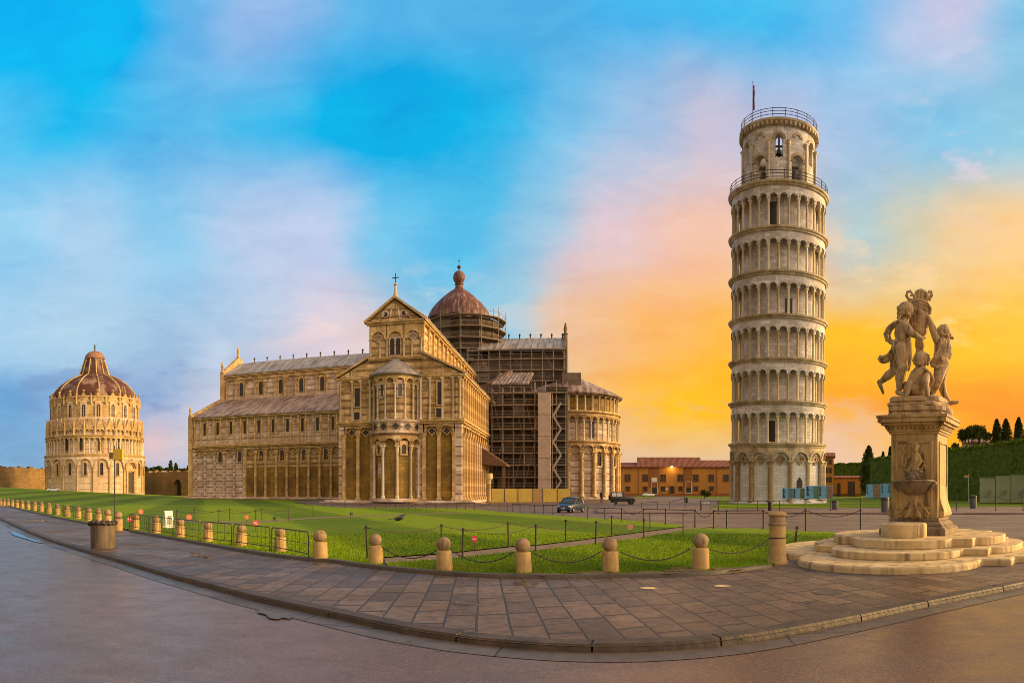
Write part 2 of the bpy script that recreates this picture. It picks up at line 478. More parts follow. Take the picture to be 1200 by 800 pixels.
M['plank'] = plain('scaffold_plank', (0.27, 0.21, 0.16), (0.16, 0.12, 0.09), 2, 0.8, stretch=(1, 6, 1))
M['white_paint'] = plain('white_paint', (0.75, 0.74, 0.72), (0.62, 0.6, 0.57), 4, 0.5)
M['bronze'] = plain('bell_bronze', (0.05, 0.055, 0.05), (0.09, 0.08, 0.055), 5, 0.45, 0.6)
# ------------------------------------------------------------------ ground, road, pavement, lawns
def smoothline(pts, n=140):
    """x/y control points of the photograph -> evenly sampled pixels"""
    xs = np.array([p[0] for p in pts], float); ys = np.array([p[1] for p in pts], float)
    xi = np.linspace(xs[0], xs[-1], n); yi = np.interp(xi, xs, ys)
    k = np.array([1, 2, 3, 2, 1.0]); k /= k.sum()
    yp = np.concatenate([[2 * yi[0] - yi[2], 2 * yi[0] - yi[1]], yi, [2 * yi[-1] - yi[-2], 2 * yi[-1] - yi[-3]]])
    return list(zip(xi, np.convolve(yp, k, 'valid')))


RZ = -0.075       # level of the carriageway
KERB = smoothline([(0, 608), (50, 630), (100, 645), (150, 659), (200, 674), (250, 687), (300, 700), (350, 710.5), (400, 721), (450, 732), (500, 741), (550, 748), (600, 752.5), (650, 756), (700, 757.5), (750, 757), (800, 754.5), (850, 750), (900, 743), (950, 734), (1000, 724.5), (1050, 714), (1100, 704), (1150, 694), (1200, 684)])
kerb = [gr(x, y) for x, y in KERB]
kl = (kerb[0] - kerb[3]).normalized(); kr = (kerb[-1] - kerb[-4]).normalized()
kerb_line = [kerb[0] + kl * d for d in (420, 120, 40, 12)] + kerb + [kerb[-1] + kr * d for d in (4, 12, 40, 150, 400)]


def offset(line, d):
    out = []
    for i, p in enumerate(line):
        t = (line[min(i + 1, len(line) - 1)] - line[max(i - 1, 0)]).normalized()
        out.append(Vector((p.x + t.y * d, p.y - t.x * d, p.z)))
    return out


def strip(name, la, lb, za, zb, mat, kind='structure'):
    m = MB()
    n = len(la)
    m.add([(p.x, p.y, za) for p in la] + [(p.x, p.y, zb) for p in lb], [(i, i + 1, n + i + 1, n + i) for i in range(n - 1)])
    return tag(m.build(name, mat), kind=kind)


# materials of the ground
def paving(name, c1, c2, joint, bw, bh, rot, rough=(0.35, 0.7), offs=0.43, dirt=(0.05, 0.035, 0.028), along=1.0):
    t = NT(name)
    mp = t.n('ShaderNodeMapping'); mp.inputs['Rotation'].default_value = (0, 0, radians(rot)); mp.inputs['Scale'].default_value = (1, along, 1); t.l(t.tc.outputs['Object'], mp.inputs[0])
    wob = t.n('ShaderNodeTexNoise'); wob.inputs['Scale'].default_value = 1.1; wob.inputs['Detail'].default_value = 6; t.l(mp.outputs[0], wob.inputs['Vector'])
    vm = t.n('ShaderNodeVectorMath'); vm.operation = 'SCALE'; t.l(wob.outputs['Color'], vm.inputs[0]); vm.inputs['Scale'].default_value = 0.055
    va = t.n('ShaderNodeVectorMath'); t.l(mp.outputs[0], va.inputs[0]); t.l(vm.outputs[0], va.inputs[1])
    br = t.n('ShaderNodeTexBrick'); t.l(va.outputs[0], br.inputs['Vector'])
    br.offset = offs; br.squash = 1.55; br.squash_frequency = 3; br.offset_frequency = 2
    br.inputs['Scale'].default_value = 1; br.inputs['Brick Width'].default_value = bw; br.inputs['Row Height'].default_value = bh
    br.inputs['Mortar Size'].default_value = 0.02; br.inputs['Mortar Smooth'].default_value = 0.35; br.inputs['Bias'].default_value = -0.1
    br.inputs['Color1'].default_value = tuple(c1) + (1,); br.inputs['Color2'].default_value = tuple(c2) + (1,); br.inputs['Mortar'].default_value = tuple(joint) + (1,)
    n1 = t.noise(0.35, 6, 0.65); n2 = t.noise(5, 5, 0.7); n3 = t.noise(38, 3, 0.6)
    col = t.mix(t.rng(n1, 0.4, 0.7, 0, 0.65), br.outputs['Color'], dirt)
    col = t.mix(t.rng(n2, 0.42, 0.66, 0, 0.7), col, tuple(q * 0.5 for q in c2))
    col = t.mix(t.rng(n3, 0.55, 0.8, 0, 0.35), col, tuple(min(1, q * 1.8) for q in c1))
    h = t.math('ADD', t.math('MULTIPLY', br.outputs['Fac'], -1.0), t.math('ADD', t.math('MULTIPLY', n2, 0.55), t.math('MULTIPLY', n3, 0.12)))
    t.bump(h, 0.55, 0.025)
    r = t.rng(n1, 0.3, 0.7, rough[0], rough[1])
    return t.fin(col, r, spec=0.45)


def asphalt():
    t = NT('road_asphalt')
    n1 = t.noise(0.22, 6, 0.6); n2 = t.noise(1.6, 6, 0.7); n3 = t.noise(60, 3, 0.85); n4 = t.noise(26, 4, 0.75); n5 = t.noise(0.9, 5, 0.65, stretch=(0.12, 1.3, 1), dist=0.5)
    col = t.mix(t.rng(n1, 0.35, 0.65), (0.092, 0.052, 0.044), (0.140, 0.076, 0.048))
    col = t.mix(t.rng(n5, 0.45, 0.68, 0, 0.55), col, (0.075, 0.047, 0.040))
    col = t.mix(t.rng(n2, 0.48, 0.7, 0, 0.55), col, (0.085, 0.052, 0.042))
    col = t.mix(t.rng(n4, 0.50, 0.64, 0, 0.7), col, (0.050, 0.032, 0.026))
    col = t.mix(t.rng(n3, 0.54, 0.64, 0, 0.9), col, (0.36, 0.25, 0.17))
    # cracks
    vo = t.n('ShaderNodeTexVoronoi'); vo.feature = 'DISTANCE_TO_EDGE'; vo.inputs['Scale'].default_value = 0.23
    wv = t.n('ShaderNodeTexNoise'); wv.inputs['Scale'].default_value = 1.3; wv.inputs['Detail'].default_value = 6; t.l(t.tc.outputs['Object'], wv.inputs['Vector'])
    va = t.n('ShaderNodeVectorMath'); va.operation = 'MULTIPLY_ADD'; t.l(wv.outputs['Color'], va.inputs[0]); va.inputs[1].default_value = (1.1, 1.1, 0); t.l(t.tc.outputs['Object'], va.inputs[2]); t.l(va.outputs[0], vo.inputs['Vector'])
    crack = t.math('MULTIPLY', t.math('LESS_THAN', vo.outputs['Distance'], 0.0035), t.rng(n1, 0.45, 0.6))
    col = t.mix(t.math('MULTIPLY', crack, 0.75), col, (0.03, 0.02, 0.016))
    t.bump(t.math('SUBTRACT', t.math('ADD', n3, t.math('MULTIPLY', n4, 1.2)), crack), 0.22, 0.006)
    return t.fin(col, t.rng(n2, 0.3, 0.7, 0.24, 0.44), spec=0.58)


def lawn_mat(name, blades=False):
    """mown turf: broad mowing stripes, dry patches, clumps; the blades carry the same colours"""
    t = NT(name)
    o = t.sep()
    u = t.math('ADD', t.math('ADD', t.math('MULTIPLY', o[0], 0.90), t.math('MULTIPLY', o[1], 0.43)), t.math('MULTIPLY', t.noise(0.25, 3), 1.2))
    stripes = t.rng(t.math('SINE', t.math('MULTIPLY', u, 0.62)), -0.25, 0.25)
    n1 = t.noise(0.12, 5, 0.6); n2 = t.noise(1.7, 6, 0.7); n3 = t.noise(22, 4, 0.75); n4 = t.noise(60, 2, 0.7); n6 = t.noise(0.45, 6, 0.7)
    col = t.mix(stripes, (0.078, 0.170, 0.002), (0.190, 0.320, 0.003))
    col = t.mix(t.rng(n1, 0.38, 0.7, 0, 0.6), col, (0.20, 0.275, 0.008))
    col = t.mix(t.rng(n6, 0.55, 0.72, 0, 0.7), col, (0.21, 0.20, 0.025))
    col = t.mix(t.rng(n2, 0.5, 0.75, 0, 0.55), col, (0.05, 0.105, 0.003))
    col = t.mix(t.rng(n3, 0.45, 0.75, 0, 0.25 if blades else 0.5), col, (0.035, 0.075, 0.004))
    col = t.mix(t.rng(n4, 0.58, 0.8, 0, 0.6 if blades else 0.4), col, (0.28, 0.30, 0.05))
    if not blades: t.bump(t.math('ADD', n3, n4), 0.7, 0.05)
    return t.fin(col, 0.85, spec=0.15)


M['flag'] = paving('pavement_flagstones', (0.205, 0.130, 0.082), (0.072, 0.046, 0.033), (0.013, 0.009, 0.006), 0.44, 0.43, 84, along=0.46)
M['square'] = paving('square_paving', (0.205, 0.150, 0.125), (0.155, 0.112, 0.097), (0.06, 0.042, 0.033), 1.6, 0.8, 20, (0.45, 0.75))
M['gutter'] = paving('gutter_stone', (0.150, 0.118, 0.098), (0.105, 0.082, 0.07), (0.03, 0.022, 0.018), 2.2, 1.2, 10, (0.35, 0.6))
M['asphalt'] = asphalt()
M['lawn'] = lawn_mat('mown_lawn')
M['kerb'] = plain('kerb_stone', (0.072, 0.047, 0.032), (0.028, 0.019, 0.013), 2.2, 0.6, bump=0.5, bscale=9)
M['kerb_dark'] = plain('edging_stone', (0.085, 0.068, 0.055), (0.05, 0.04, 0.033), 2.2, 0.6, bump=0.5, bscale=9)
M['gravel'] = plain('gravel_path', (0.23, 0.175, 0.13), (0.15, 0.11, 0.08), 3, 0.85, bump=0.6, bscale=60)
M['pinkpave'] = paving('sidewalk_pinkish', (0.25, 0.17, 0.145), (0.19, 0.13, 0.11), (0.08, 0.055, 0.045), 0.9, 0.45, 5, (0.5, 0.8))
M['earth'] = plain('distant_ground', (0.07, 0.10, 0.03), (0.12, 0.10, 0.05), 0.02, 0.9)

# the paved ground beyond the kerb, out to the horizon
base_poly = [(p.x, p.y) for p in kerb_line] + [(600, 120), (900, 2500), (-900, 2500), (-900, 700)]
m = MB(); m.sheet(base_poly, 0.0)
tag(m.build('square_paving', M['square']), kind='structure')
m = MB(); m.sheet([(-6000, -6000), (6000, -6000), (6000, 6000), (-6000, 6000)], -0.6)
tag(m.build('ground', M['earth']), kind='structure')
m = MB(); m.sheet([(-500, -300), (700, -300), (700, 150), (-500, 600)], RZ)
tag(m.build('road', M['asphalt']), kind='structure')
# gutter slabs at the foot of the kerb
gut = offset(kerb_line, 0.42)
strip('gutter', kerb_line, gut, RZ + 0.012, RZ + 0.006, M['gutter'])

# kerb: long stones, one after the other
m = MB()
kin = offset(kerb_line, -0.28)
acc = [0.0]
for i in range(1, len(kerb_line)):
    acc.append(acc[-1] + (kerb_line[i] - kerb_line[i - 1]).length)
acc = np.array(acc)
kx = np.array([p.x for p in kerb_line]); ky = np.array([p.y for p in kerb_line]); ix = np.array([p.x for p in kin]); iy = np.array([p.y for p in kin])
s0 = 300.0
while s0 < acc[-1] - 300:
    L = random.uniform(1.5, 2.7)
    near = abs(s0 - acc[len(acc) // 2]) < 60
    ss = np.linspace(s0 + 0.012, s0 + L - 0.012, 5)
    X, Y, U, V = (np.interp(ss, acc, q) for q in (kx, ky, ix, iy))
    dz = random.uniform(-0.008, 0.008)
    c = 0.03
    rowsv = []
    for a, b, u, v in zip(X, Y, U, V):
        d = Vector((u - a, v - b)).normalized()
        rowsv += [(a, b, RZ - 0.02), (a + d.x * 0.006, b + d.y * 0.006, 0.022 + dz - c), (a + d.x * c, b + d.y * c, 0.024 + dz), (u, v, 0.022 + dz), (u, v, -0.03)]
    fs = []
    for k in range(4):
        for j in range(4):
            fs.append((k * 5 + j, (k + 1) * 5 + j, (k + 1) * 5 + j + 1, k * 5 + j + 1))
    fs += [(0, 1, 2, 3, 4), (24, 23, 22, 21, 20)]
    m.add(rowsv, fs)
    s0 += L
tag(m.build('kerb', M['kerb'], smooth=40), kind='structure')

# lawn edge seen in the photograph, right to left
EDGE_A = smoothline([(0, 590.5), (20, 596.5), (40, 601.5), (60, 606), (80, 610), (100, 614), (122, 617.5)], 40)
EDGE_B = smoothline([(153, 624), (190, 630.3), (240, 639.5), (280, 646.5), (320, 653), (360, 657.5), (390, 659.5), (410, 663.5), (452, 668.5), (500, 673), (540, 676), (580, 678), (660, 679), (700, 678.3), (740, 677.6), (800, 676), (840, 674), (880, 669), (905, 666)], 110)
edgeA = [gr(*p) for p in EDGE_A]; edgeB = [gr(*p) for p in EDGE_B]
dA = (edgeA[0] - edgeA[3]).normalized()
edgeA = [edgeA[0] + dA * q for q in (220, 60, 15)] + edgeA

# flagged pavement between kerb and lawn
ins = offset(kerb_line, -0.285)
sel = [p for p in ins if -75 < p.x < 60]
pav = [(p.x, p.y) for p in sel] + [(60, 14.5), (30, 20.0)] + [(q.x, q.y) for q in (gr(1000, 640), gr(905, 664))] + [(p.x, p.y) for p in reversed(edgeB)] + [(q.x, q.y) for q in (gr(150, 610), gr(128, 609))] + [(p.x, p.y) for p in reversed(edgeA[2:])]
m = MB(); m.sheet(pav, 0.012)
tag(m.build('pavement', M['flag']), kind='structure')


def edging(name, line, wdt=0.16, z=0.09, mat='kerb_dark'):
    inn = offset(line, -wdt)
    m = MB(); n = len(line)
    vs = []
    for p, q in zip(line, inn):
        vs += [(p.x, p.y, -0.02), (p.x, p.y, z - 0.02), (p.x * 0.9 + q.x * 0.1, p.y * 0.9 + q.y * 0.1, z), (q.x, q.y, z), (q.x, q.y, -0.02)]
    m.add(vs, [(5 * i + j, 5 * i + 5 + j, 5 * i + 6 + j, 5 * i + 1 + j) for i in range(n - 1) for j in range(4)] + [(0, 1, 2, 3, 4), tuple(5 * (n - 1) + j for j in (4, 3, 2, 1, 0))])
    return tag(m.build(name, M[mat], smooth=40), kind='structure')


edging('lawn_edging', edgeA)
edging('lawn_edging', edgeB)


def rise(x, y):
    """the meadow climbs a little towards the far left wall"""
    D = hypot(x, y); t = atan2(x, y)
    a = min(max((D - 95) / 150, 0), 1); b = min(max((-0.5 - t) / 0.25, 0), 1.2)
    return 3.0 * a * a * (3 - 2 * a) * b


LAWNS = []


def lawn(name, poly, z, step=None, climb=False):
    m = MB(); m.sheet([(p[0], p[1]) for p in poly], z)
    me = m.mesh(name, M['lawn'])
    if climb:
        bm = bmesh.new(); bm.from_mesh(me)
        for axis in ((1, 0, 0), (0, 1, 0)):
            lo, hi = (-260, 30) if axis[0] else (0, 330)
            for k in range(lo, hi, 6):
                geom = bm.verts[:] + bm.edges[:] + bm.faces[:]
                bmesh.ops.bisect_plane(bm, geom=geom, plane_co=Vector(axis) * k, plane_no=axis)
        for v in bm.verts:
            v.co.z += rise(v.co.x, v.co.y)
        bm.to_mesh(me); bm.free()
    o = bpy.data.objects.new(name, me); COL.objects.link(o)
    tag(o, kind='structure')
    LAWNS.append([(p[0], p[1]) for p in poly])
    return o


inA = offset(edgeA, -0.15); inB = offset(edgeB, -0.15)
cutx = [i for i, p in enumerate(EDGE_B) if p[0] > 447][0]
PATH_UP = [(450, 654.5), (512, 650.5), (600, 641.5), (630, 640), (720, 628.5), (800, 618)]
PATH_LO = [(452, 661.5), (512, 658), (540, 655), (604, 648), (630, 646.5), (698, 638.5), (754, 631), (812, 620.3)]
FAR_R = [(805, 616.8), (780, 613.8), (720, 609), (660, 605.3), (600, 601.3), (560, 597.5)]
lawn_a = [p for p in inA] + [gr(124, 616), gr(150, 622)] + inB[:cutx] + [gr(*p) for p in PATH_UP] + [gr(*p) for p in FAR_R] + [gr(540, 596.2), gr(470, 595.6), gr(400, 595.0), gr(345, 590.0), Vector((-35, 122, 0)), Vector((-64, 125, 0)), Vector((-72, 170, 0)), Vector((-120, 330, 0)), Vector((-330, 330, 0)), Vector((-330, 290, 0))]
lawn('lawn', lawn_a, 0.05, climb=True)
lawn_b = inB[cutx:] + [gr(914, 660), gr(926, 650), gr(940, 641.5), gr(962, 634), gr(988, 627)] + [gr(985, 625), gr(940, 623.4), gr(900, 621), (gr(880, 620)), gr(815, 620.2)] + [gr(*p) for p in reversed(PATH_LO)]
lawn('lawn', lawn_b, 0.05)
# gravel path between the two
pth = [gr(*p) for p in PATH_UP] + [gr(830, 613.5), gr(842, 616.5), gr(815, 620.2)] + [gr(*p) for p in reversed(PATH_LO)]
m = MB(); m.sheet([(p.x, p.y) for p in pth], 0.02)
tag(m.build('path', M['gravel']), kind='structure')
# thin cross path on the big lawn
cp_u = [(200, 609), (240, 612), (296, 612), (366, 607.2), (440, 604.6), (500, 602.5), (545, 601)]
cp_l = [(200, 610.4), (240, 614), (296, 614), (366, 608.6), (440, 605.6), (500, 603.4), (545, 601.9)]
m = MB(); m.sheet([gr(*p) for p in cp_u] + [gr(*p) for p in reversed(cp_l)], 0.056)
tag(m.build('path', M['gravel']), kind='structure')
# far sidewalk with its kerb, lawns round the tower
sw = [gr(700, 601.6), gr(900, 601.8), gr(1210, 602.5), gr(1210, 594.5), gr(900, 596), gr(700, 596)]
m = MB(); m.prism([(p.x, p.y) for p in sw], -0.02, 0.10)
tag(m.build('sidewalk', M['pinkpave']), kind='structure')
lawn('lawn', [gr(834, 597.5), gr(900, 596.4), gr(1215, 594.2), gr(1215, 580.5), gr(975, 580.5), gr(972, 577.2), gr(1008, 577.6), gr(1030, 580), gr(965, 580.5), gr(905, 582)][:4] + [gr(1010, 579.2), gr(975, 579.2), gr(905, 581), gr(846, 585)], 0.115)
lawn('lawn', [gr(801, 584), gr(852, 584.5), gr(862, 581.8), gr(803, 581.3)], 0.05)
lawn('lawn', [gr(744, 583.3), gr(765, 583.6), gr(766, 581.7), gr(746, 581.5)], 0.05)

# grass blades near the camera, where single blades can still be told apart
def inside(poly, X, Y):
    P = np.array([(p[0], p[1]) for p in poly]); c = np.zeros(len(X), bool)
    j = len(P) - 1
    for i in range(len(P)):
        cond = ((P[i, 1] > Y) != (P[j, 1] > Y)) & (X < (P[j, 0] - P[i, 0]) * (Y - P[i, 1]) / (P[j, 1] - P[i, 1] + 1e-12) + P[i, 0])
        c ^= cond; j = i
    return c


def grass(n, rmin, rmax, tmin, tmax, polys, h0, h1, wdt):
    u = rng.random(n); R = rmin * (rmax / rmin) ** u; T = tmin + (tmax - tmin) * rng.random(n)
    X, Y = R * np.sin(T), R * np.cos(T)
    keep = np.zeros(n, bool)
    for p in polys: keep |= inside(p, X, Y)
    X, Y, R = X[keep], Y[keep], R[keep]; n = len(X)
    a = rng.random(n) * 2 * pi; h = h0 + (h1 - h0) * rng.random(n) ** 2; l = rng.normal(0, 0.35, (n, 2)) * h[:, None]
    wv = wdt * (0.6 + R / 25.0)
    v = np.zeros((n, 3, 3))
    v[:, 0] = np.stack([X - np.cos(a) * wv, Y - np.sin(a) * wv, np.full(n, 0.045)], 1)
    v[:, 1] = np.stack([X + np.cos(a) * wv, Y + np.sin(a) * wv, np.full(n, 0.045)], 1)
    v[:, 2] = np.stack([X + l[:, 0], Y + l[:, 1], 0.05 + h], 1)
    me = bpy.data.meshes.new('grass')
    me.vertices.add(3 * n); me.vertices.foreach_set('co', v.reshape(-1))
    me.loops.add(3 * n); me.loops.foreach_set('vertex_index', np.arange(3 * n, dtype=np.int32))
    me.polygons.add(n); me.polygons.foreach_set('loop_start', np.arange(0, 3 * n, 3, dtype=np.int32))
    me.update(calc_edges=True)
    me.materials.append(lawn_mat('grass_blade', True))
    o = bpy.data.objects.new('grass', me); COL.objects.link(o)
    return tag(o, 'short green lawn grass behind the row of stone ball bollards', 'grass', kind='stuff')


grass(170000, 12.5, 27, -0.55, 0.55, [LAWNS[0], LAWNS[1]], 0.02, 0.075, 0.006)
# ------------------------------------------------------------------ arcade kit
def flat(x0, y0, dx, dy, nx, ny):
    return lambda s, z, o: (x0 + dx * s + nx * o, y0 + dy * s + ny * o, z)


def cylmap(cx, cy, R, a0, sgn=1):
    return lambda s, z, o: (cx + (R + o) * cos(a0 + sgn * s / R), cy + (R + o) * sin(a0 + sgn * s / R), z)


def mbox(mb, mp, s0, s1, z0, z1, o0, o1, n=1):
    """a block in wall coordinates: along the wall, up, outwards"""
    ss = [s0 + (s1 - s0) * i / n for i in range(n + 1)]
    vs = []
    for s in ss:
        vs += [mp(s, z0, o0), mp(s, z1, o0), mp(s, z1, o1), mp(s, z0, o1)]
    fs = [(4 * i + j, 4 * i + (j + 1) % 4, 4 * i + 4 + (j + 1) % 4, 4 * i + 4 + j) for i in range(n) for j in range(4)]
    fs += [(0, 1, 2, 3), (4 * n + 3, 4 * n + 2, 4 * n + 1, 4 * n)]
    return mb.add(vs, fs)


def arch_bay(mb, mp, sc_, wd, z0, z1, sill, spring, r, o0, o1, n=10, back=False):
    """a bay of wall, wd wide, z0..z1 high, with a round-headed opening"""
    L, Rr = sc_ - wd / 2, sc_ + wd / 2
    open_down = sill <= z0 + 1e-4
    prof = [(sc_ - r, max(sill, z0))] + [(sc_ - r * cos(pi * k / n), spring + r * sin(pi * k / n)) for k in range(n + 1)] + [(sc_ + r, max(sill, z0))]
    if abs(prof[0][1] - prof[1][1]) < 1e-5:
        prof = prof[1:-1]
    vs = []; fs = []
    m_ = len(prof)
    for o in ((o1, o0) if back else (o1,)):
        b = len(vs)
        vs += [mp(s, z, o) for s, z in prof]
        top = len(vs); vs += [mp(s, z1, o) for s, z in prof]
        for i in range(m_ - 1):
            fs.append((b + i, b + i + 1, top + i + 1, top + i))
        e = len(vs)
        vs += [mp(L, z0, o), mp(L, z1, o), mp(Rr, z0, o), mp(Rr, z1, o)]
        fs += [(e, b, top, e + 1), (e + 2, e + 3, top + m_ - 1, b + m_ - 1)]
        if not open_down:
            q = len(vs); vs += [mp(sc_ - r, z0, o), mp(sc_ + r, z0, o)]
            fs += [(e, q, b), (q, q + 1, b + m_ - 1, b), (q + 1, e + 2, b + m_ - 1)]
    b = len(vs)
    vs += [mp(s, z, o1) for s, z in prof] + [mp(s, z, o0) for s, z in prof]
    fs += [(b + i, b + m_ + i, b + m_ + i + 1, b + i + 1) for i in range(m_ - 1)]
    if not open_down:
        fs.append((b, b + m_ - 1, b + 2 * m_ - 1, b + m_))
    return mb.add(vs, fs)


def archivolt(mb, mp, sc_, spring, r0, r1, o0, o1, n=10):
    """raised half-ring over an arch"""
    vs = []
    for k in range(n + 1):
        a = pi * k / n
        for r, o in ((r0, o0), (r0, o1), (r1, o1), (r1, o0)):
            vs.append(mp(sc_ - r * cos(a), spring + r * sin(a), o))
    fs = [(4 * k + j, 4 * k + (j + 1) % 4, 4 * k + 4 + (j + 1) % 4, 4 * k + 4 + j) for k in range(n) for j in range(4)]
    fs += [(0, 1, 2, 3), (4 * n + 3, 4 * n + 2, 4 * n + 1, 4 * n)]
    return mb.add(vs, fs)


def lozenge(mb, mp, sc_, zc, h, o0, o1, wd=0.28):
    """raised diamond frame"""
    for k in range(4):
        a, b = k * pi / 2, (k + 1) * pi / 2
        pa = [(sc_ + h * q * cos(t), zc + h * q * sin(t)) for t in (a, b) for q in (1, 1 - wd)]
        quad = [pa[0], pa[2], pa[3], pa[1]]
        vs = [mp(s, z, o0) for s, z in quad] + [mp(s, z, o1) for s, z in quad]
        mb.add(vs, [(3, 2, 1, 0), (4, 5, 6, 7), (0, 1, 5, 4), (1, 2, 6, 5), (2, 3, 7, 6), (3, 0, 4, 7)])
    return mb


def diamond(mb, mp, sc_, zc, h, o0, o1):
    quad = [(sc_ + h * cos(k * pi / 2), zc + h * sin(k * pi / 2)) for k in range(4)]
    vs = [mp(s, z, o0) for s, z in quad] + [mp(s, z, o1) for s, z in quad]
    return mb.add(vs, [(3, 2, 1, 0), (4, 5, 6, 7), (0, 1, 5, 4), (1, 2, 6, 5), (2, 3, 7, 6), (3, 0, 4, 7)])


def column_mesh(name, h, r, mat, n=10, square_cap=True):
    m = MB()
    m.lathe([(0, 0), (r * 1.5, 0), (r * 1.5, h * 0.02), (r * 1.25, h * 0.045), (r * 1.02, h * 0.06), (r, h * 0.08), (r * 0.9, h * 0.84), (r * 1.05, h * 0.855), (r * 0.95, h * 0.87), (r * 1.45, h * 0.96), (r * 1.5, h * 0.965), (0, h * 0.965)], n)
    if square_cap:
        m.box(-r * 1.65, r * 1.65, -r * 1.65, r * 1.65, h * 0.965, h)
    return m.mesh(name, mat, 40)


# ------------------------------------------------------------------ leaning bell tower
TP = gr(911, 590)
TH = th_(911)
TD = hypot(TP.x, TP.y)
LEAN = radians(2.0)
TR = 6.30
tower = thing('bell_tower', 'tall round white marble bell tower ringed by six open column galleries', 'tower', (TP.x, TP.y, 0.0), -TH)
tower.rotation_euler = (LEAN, radians(0.25), -TH)
DF = TD - 6.75


def tz(py):
    """height on the tower's front face of a row of the photograph"""
    q = (HY - py) / F
    return (q * DF + EYE) / (cos(LEAN) + q * sin(LEAN))


ZC = [tz(y) for y in (516.5, 466.0, 415.4, 364.4, 312.6, 260.6, 207.0)]
# ground storey: blind arcade on fifteen half columns
gm = MB(); gm.lathe([(0, -0.6), (6.75, -0.6), (6.75, 0.35), (6.55, 0.5), (6.12, 0.55), (6.12, ZC[0] - 0.3), (0, ZC[0] - 0.3)], 90)
ground_st = gm.build('ground_storey', M['marble_base'], tower, 30)
NB = 15
pitch = 2 * pi * 6.40 / NB
mp15 = cylmap(0, 0, 6.40, -pi / 2)
spr = ZC[0] - 2.25
ar = MB()
for k in range(NB):
    arch_bay(ar, mp15, (k + 0.5) * pitch - 0.35 * pitch, pitch, spr, ZC[0] - 0.45, spr, spr, pitch * 0.40, -0.28, 0.02, 12)
    archivolt(ar, mp15, (k + 0.5) * pitch - 0.35 * pitch, spr, pitch * 0.40, pitch * 0.495, -0.1, 0.13, 12)
ar.build('blind_arcade', M['marble_trim'], tower, 30)
cm = column_mesh('half_column', spr - 0.5, 0.30, M['column'], 12)
cmb = column_mesh('half_column_brown', spr - 0.5, 0.32, M['column_brown'], 12)
for k in range(NB):
    s = k * pitch - 0.35 * pitch
    p = mp15(s, 0.5, -0.08)
    a = -pi / 2 + s / 6.40
    if sin(a) < 0.35:
        put('half_column', cmb if k in (0, 14, 13) else cm, tower, p, a)
for k in range(NB):
    s = (k + 0.5) * pitch - 0.35 * pitch
    if sin(-pi / 2 + s / 6.4) < 0.2:
        lz = MB(); zc = spr + 0.18
        diamond(lz, mp15, s, zc, 0.74, -0.29, -0.20)
        ob = lz.build('lozenge', M['column_brown'], tower)
        l2 = MB(); lozenge(l2, mp15, s, zc, 0.74, -0.21, -0.02, 0.2); lozenge(l2, mp15, s, zc, 0.42, -0.21, -0.08, 0.3)
        l2.build('lozenge_frame', M['marble_trim'], ob)
# doorway-like niche at the foot
s = 1.5 * pitch - 0.35 * pitch
nm = MB()
nm.add([mp15(s - 0.45, 1.6, -0.26), mp15(s + 0.45, 1.6, -0.26), mp15(s + 0.45, 3.2, -0.26), mp15(s, 3.75, -0.26), mp15(s - 0.45, 3.2, -0.26)], [(0, 1, 2, 3, 4)])
niche = nm.build('niche_window', M['dark'], tower)

# six open galleries
NC = 30
gp = 2 * pi * TR / NC
mpg = cylmap(0, 0, TR, -pi / 2)
gcols = {}
dark_door = {0: (-0.165, 0.2, 2.9), 3: (0.27, 0.1, 2.3), 5: (-0.15, 0.6, 3.5)}
for g in range(6):
    z0, z1 = ZC[g], ZC[g + 1]
    h = z1 - z0
    wall = MB(); wall.lathe([(5.0, z0 - 0.1), (5.0, z1)], 72)
    gal = wall.build('gallery', M['marble_tower'], tower, 30)
    cn = MB()
    cn.lathe([(5.0, z0 - 0.52), (6.50, z0 - 0.52), (6.55, z0 - 0.34), (6.72, z0 - 0.24), (6.78, z0 - 0.06), (6.78, z0 + 0.0), (6.60, z0 + 0.05), (5.0, z0 + 0.05)], 96)
    cn.build('cornice', M['marble_trim'], gal, 30)
    spring = z1 - 2.02
    pl = MB()
    for k in range(NC):
        arch_bay(pl, mpg, (k + 0.5) * gp, gp, spring, z1 - 0.5, spring, spring, gp * 0.385, -0.36, 0.0, 10, back=True)
        archivolt(pl, mpg, (k + 0.5) * gp, spring, gp * 0.385, gp * 0.49, -0.1, 0.10, 10)
    pl.build('arcade', M['marble_tower'], gal, 30)
    ch = spring - z0 - 0.05
    cme = column_mesh('column', ch, 0.155, M['column'], 9)
    rear = MB()
    for k in range(NC):
        a = -pi / 2 + k * gp / TR
        p = mpg(k * gp, z0 + 0.05, -0.17)
        if sin(a) < 0.12:
            put('column', cme, gal, p, a)
        else:
            rear.cyl(p, (p[0], p[1], spring), 0.155, 0.14, 8)
    if g == 0:
        pass
    tag(rear.build('rear_column', M['column'], gal, 40), kind='stuff')
    if g in dark_door:
        da, b0, b1 = dark_door[g]
        mpd = cylmap(0, 0, 5.0, -pi / 2)
        d = MB(); mbox(d, mpd, da * 5 * 1.0 - 0.5, da * 5 + 0.5, z0 + b0, z0 + b1, -0.1, 0.03, 3)
        d.build('doorway', M['dark'], gal)
# terrace and railing under the belfry
ZT = ZC[6]
cn = MB()
cn.lathe([(0, ZT - 0.5), (6.50, ZT - 0.5), (6.55, ZT - 0.34), (6.75, ZT - 0.22), (6.80, ZT - 0.05), (6.80, ZT + 0.02), (6.6, ZT + 0.06), (0, ZT + 0.06)], 96)
cn.build('terrace', M['marble_trim'], tower, 30)


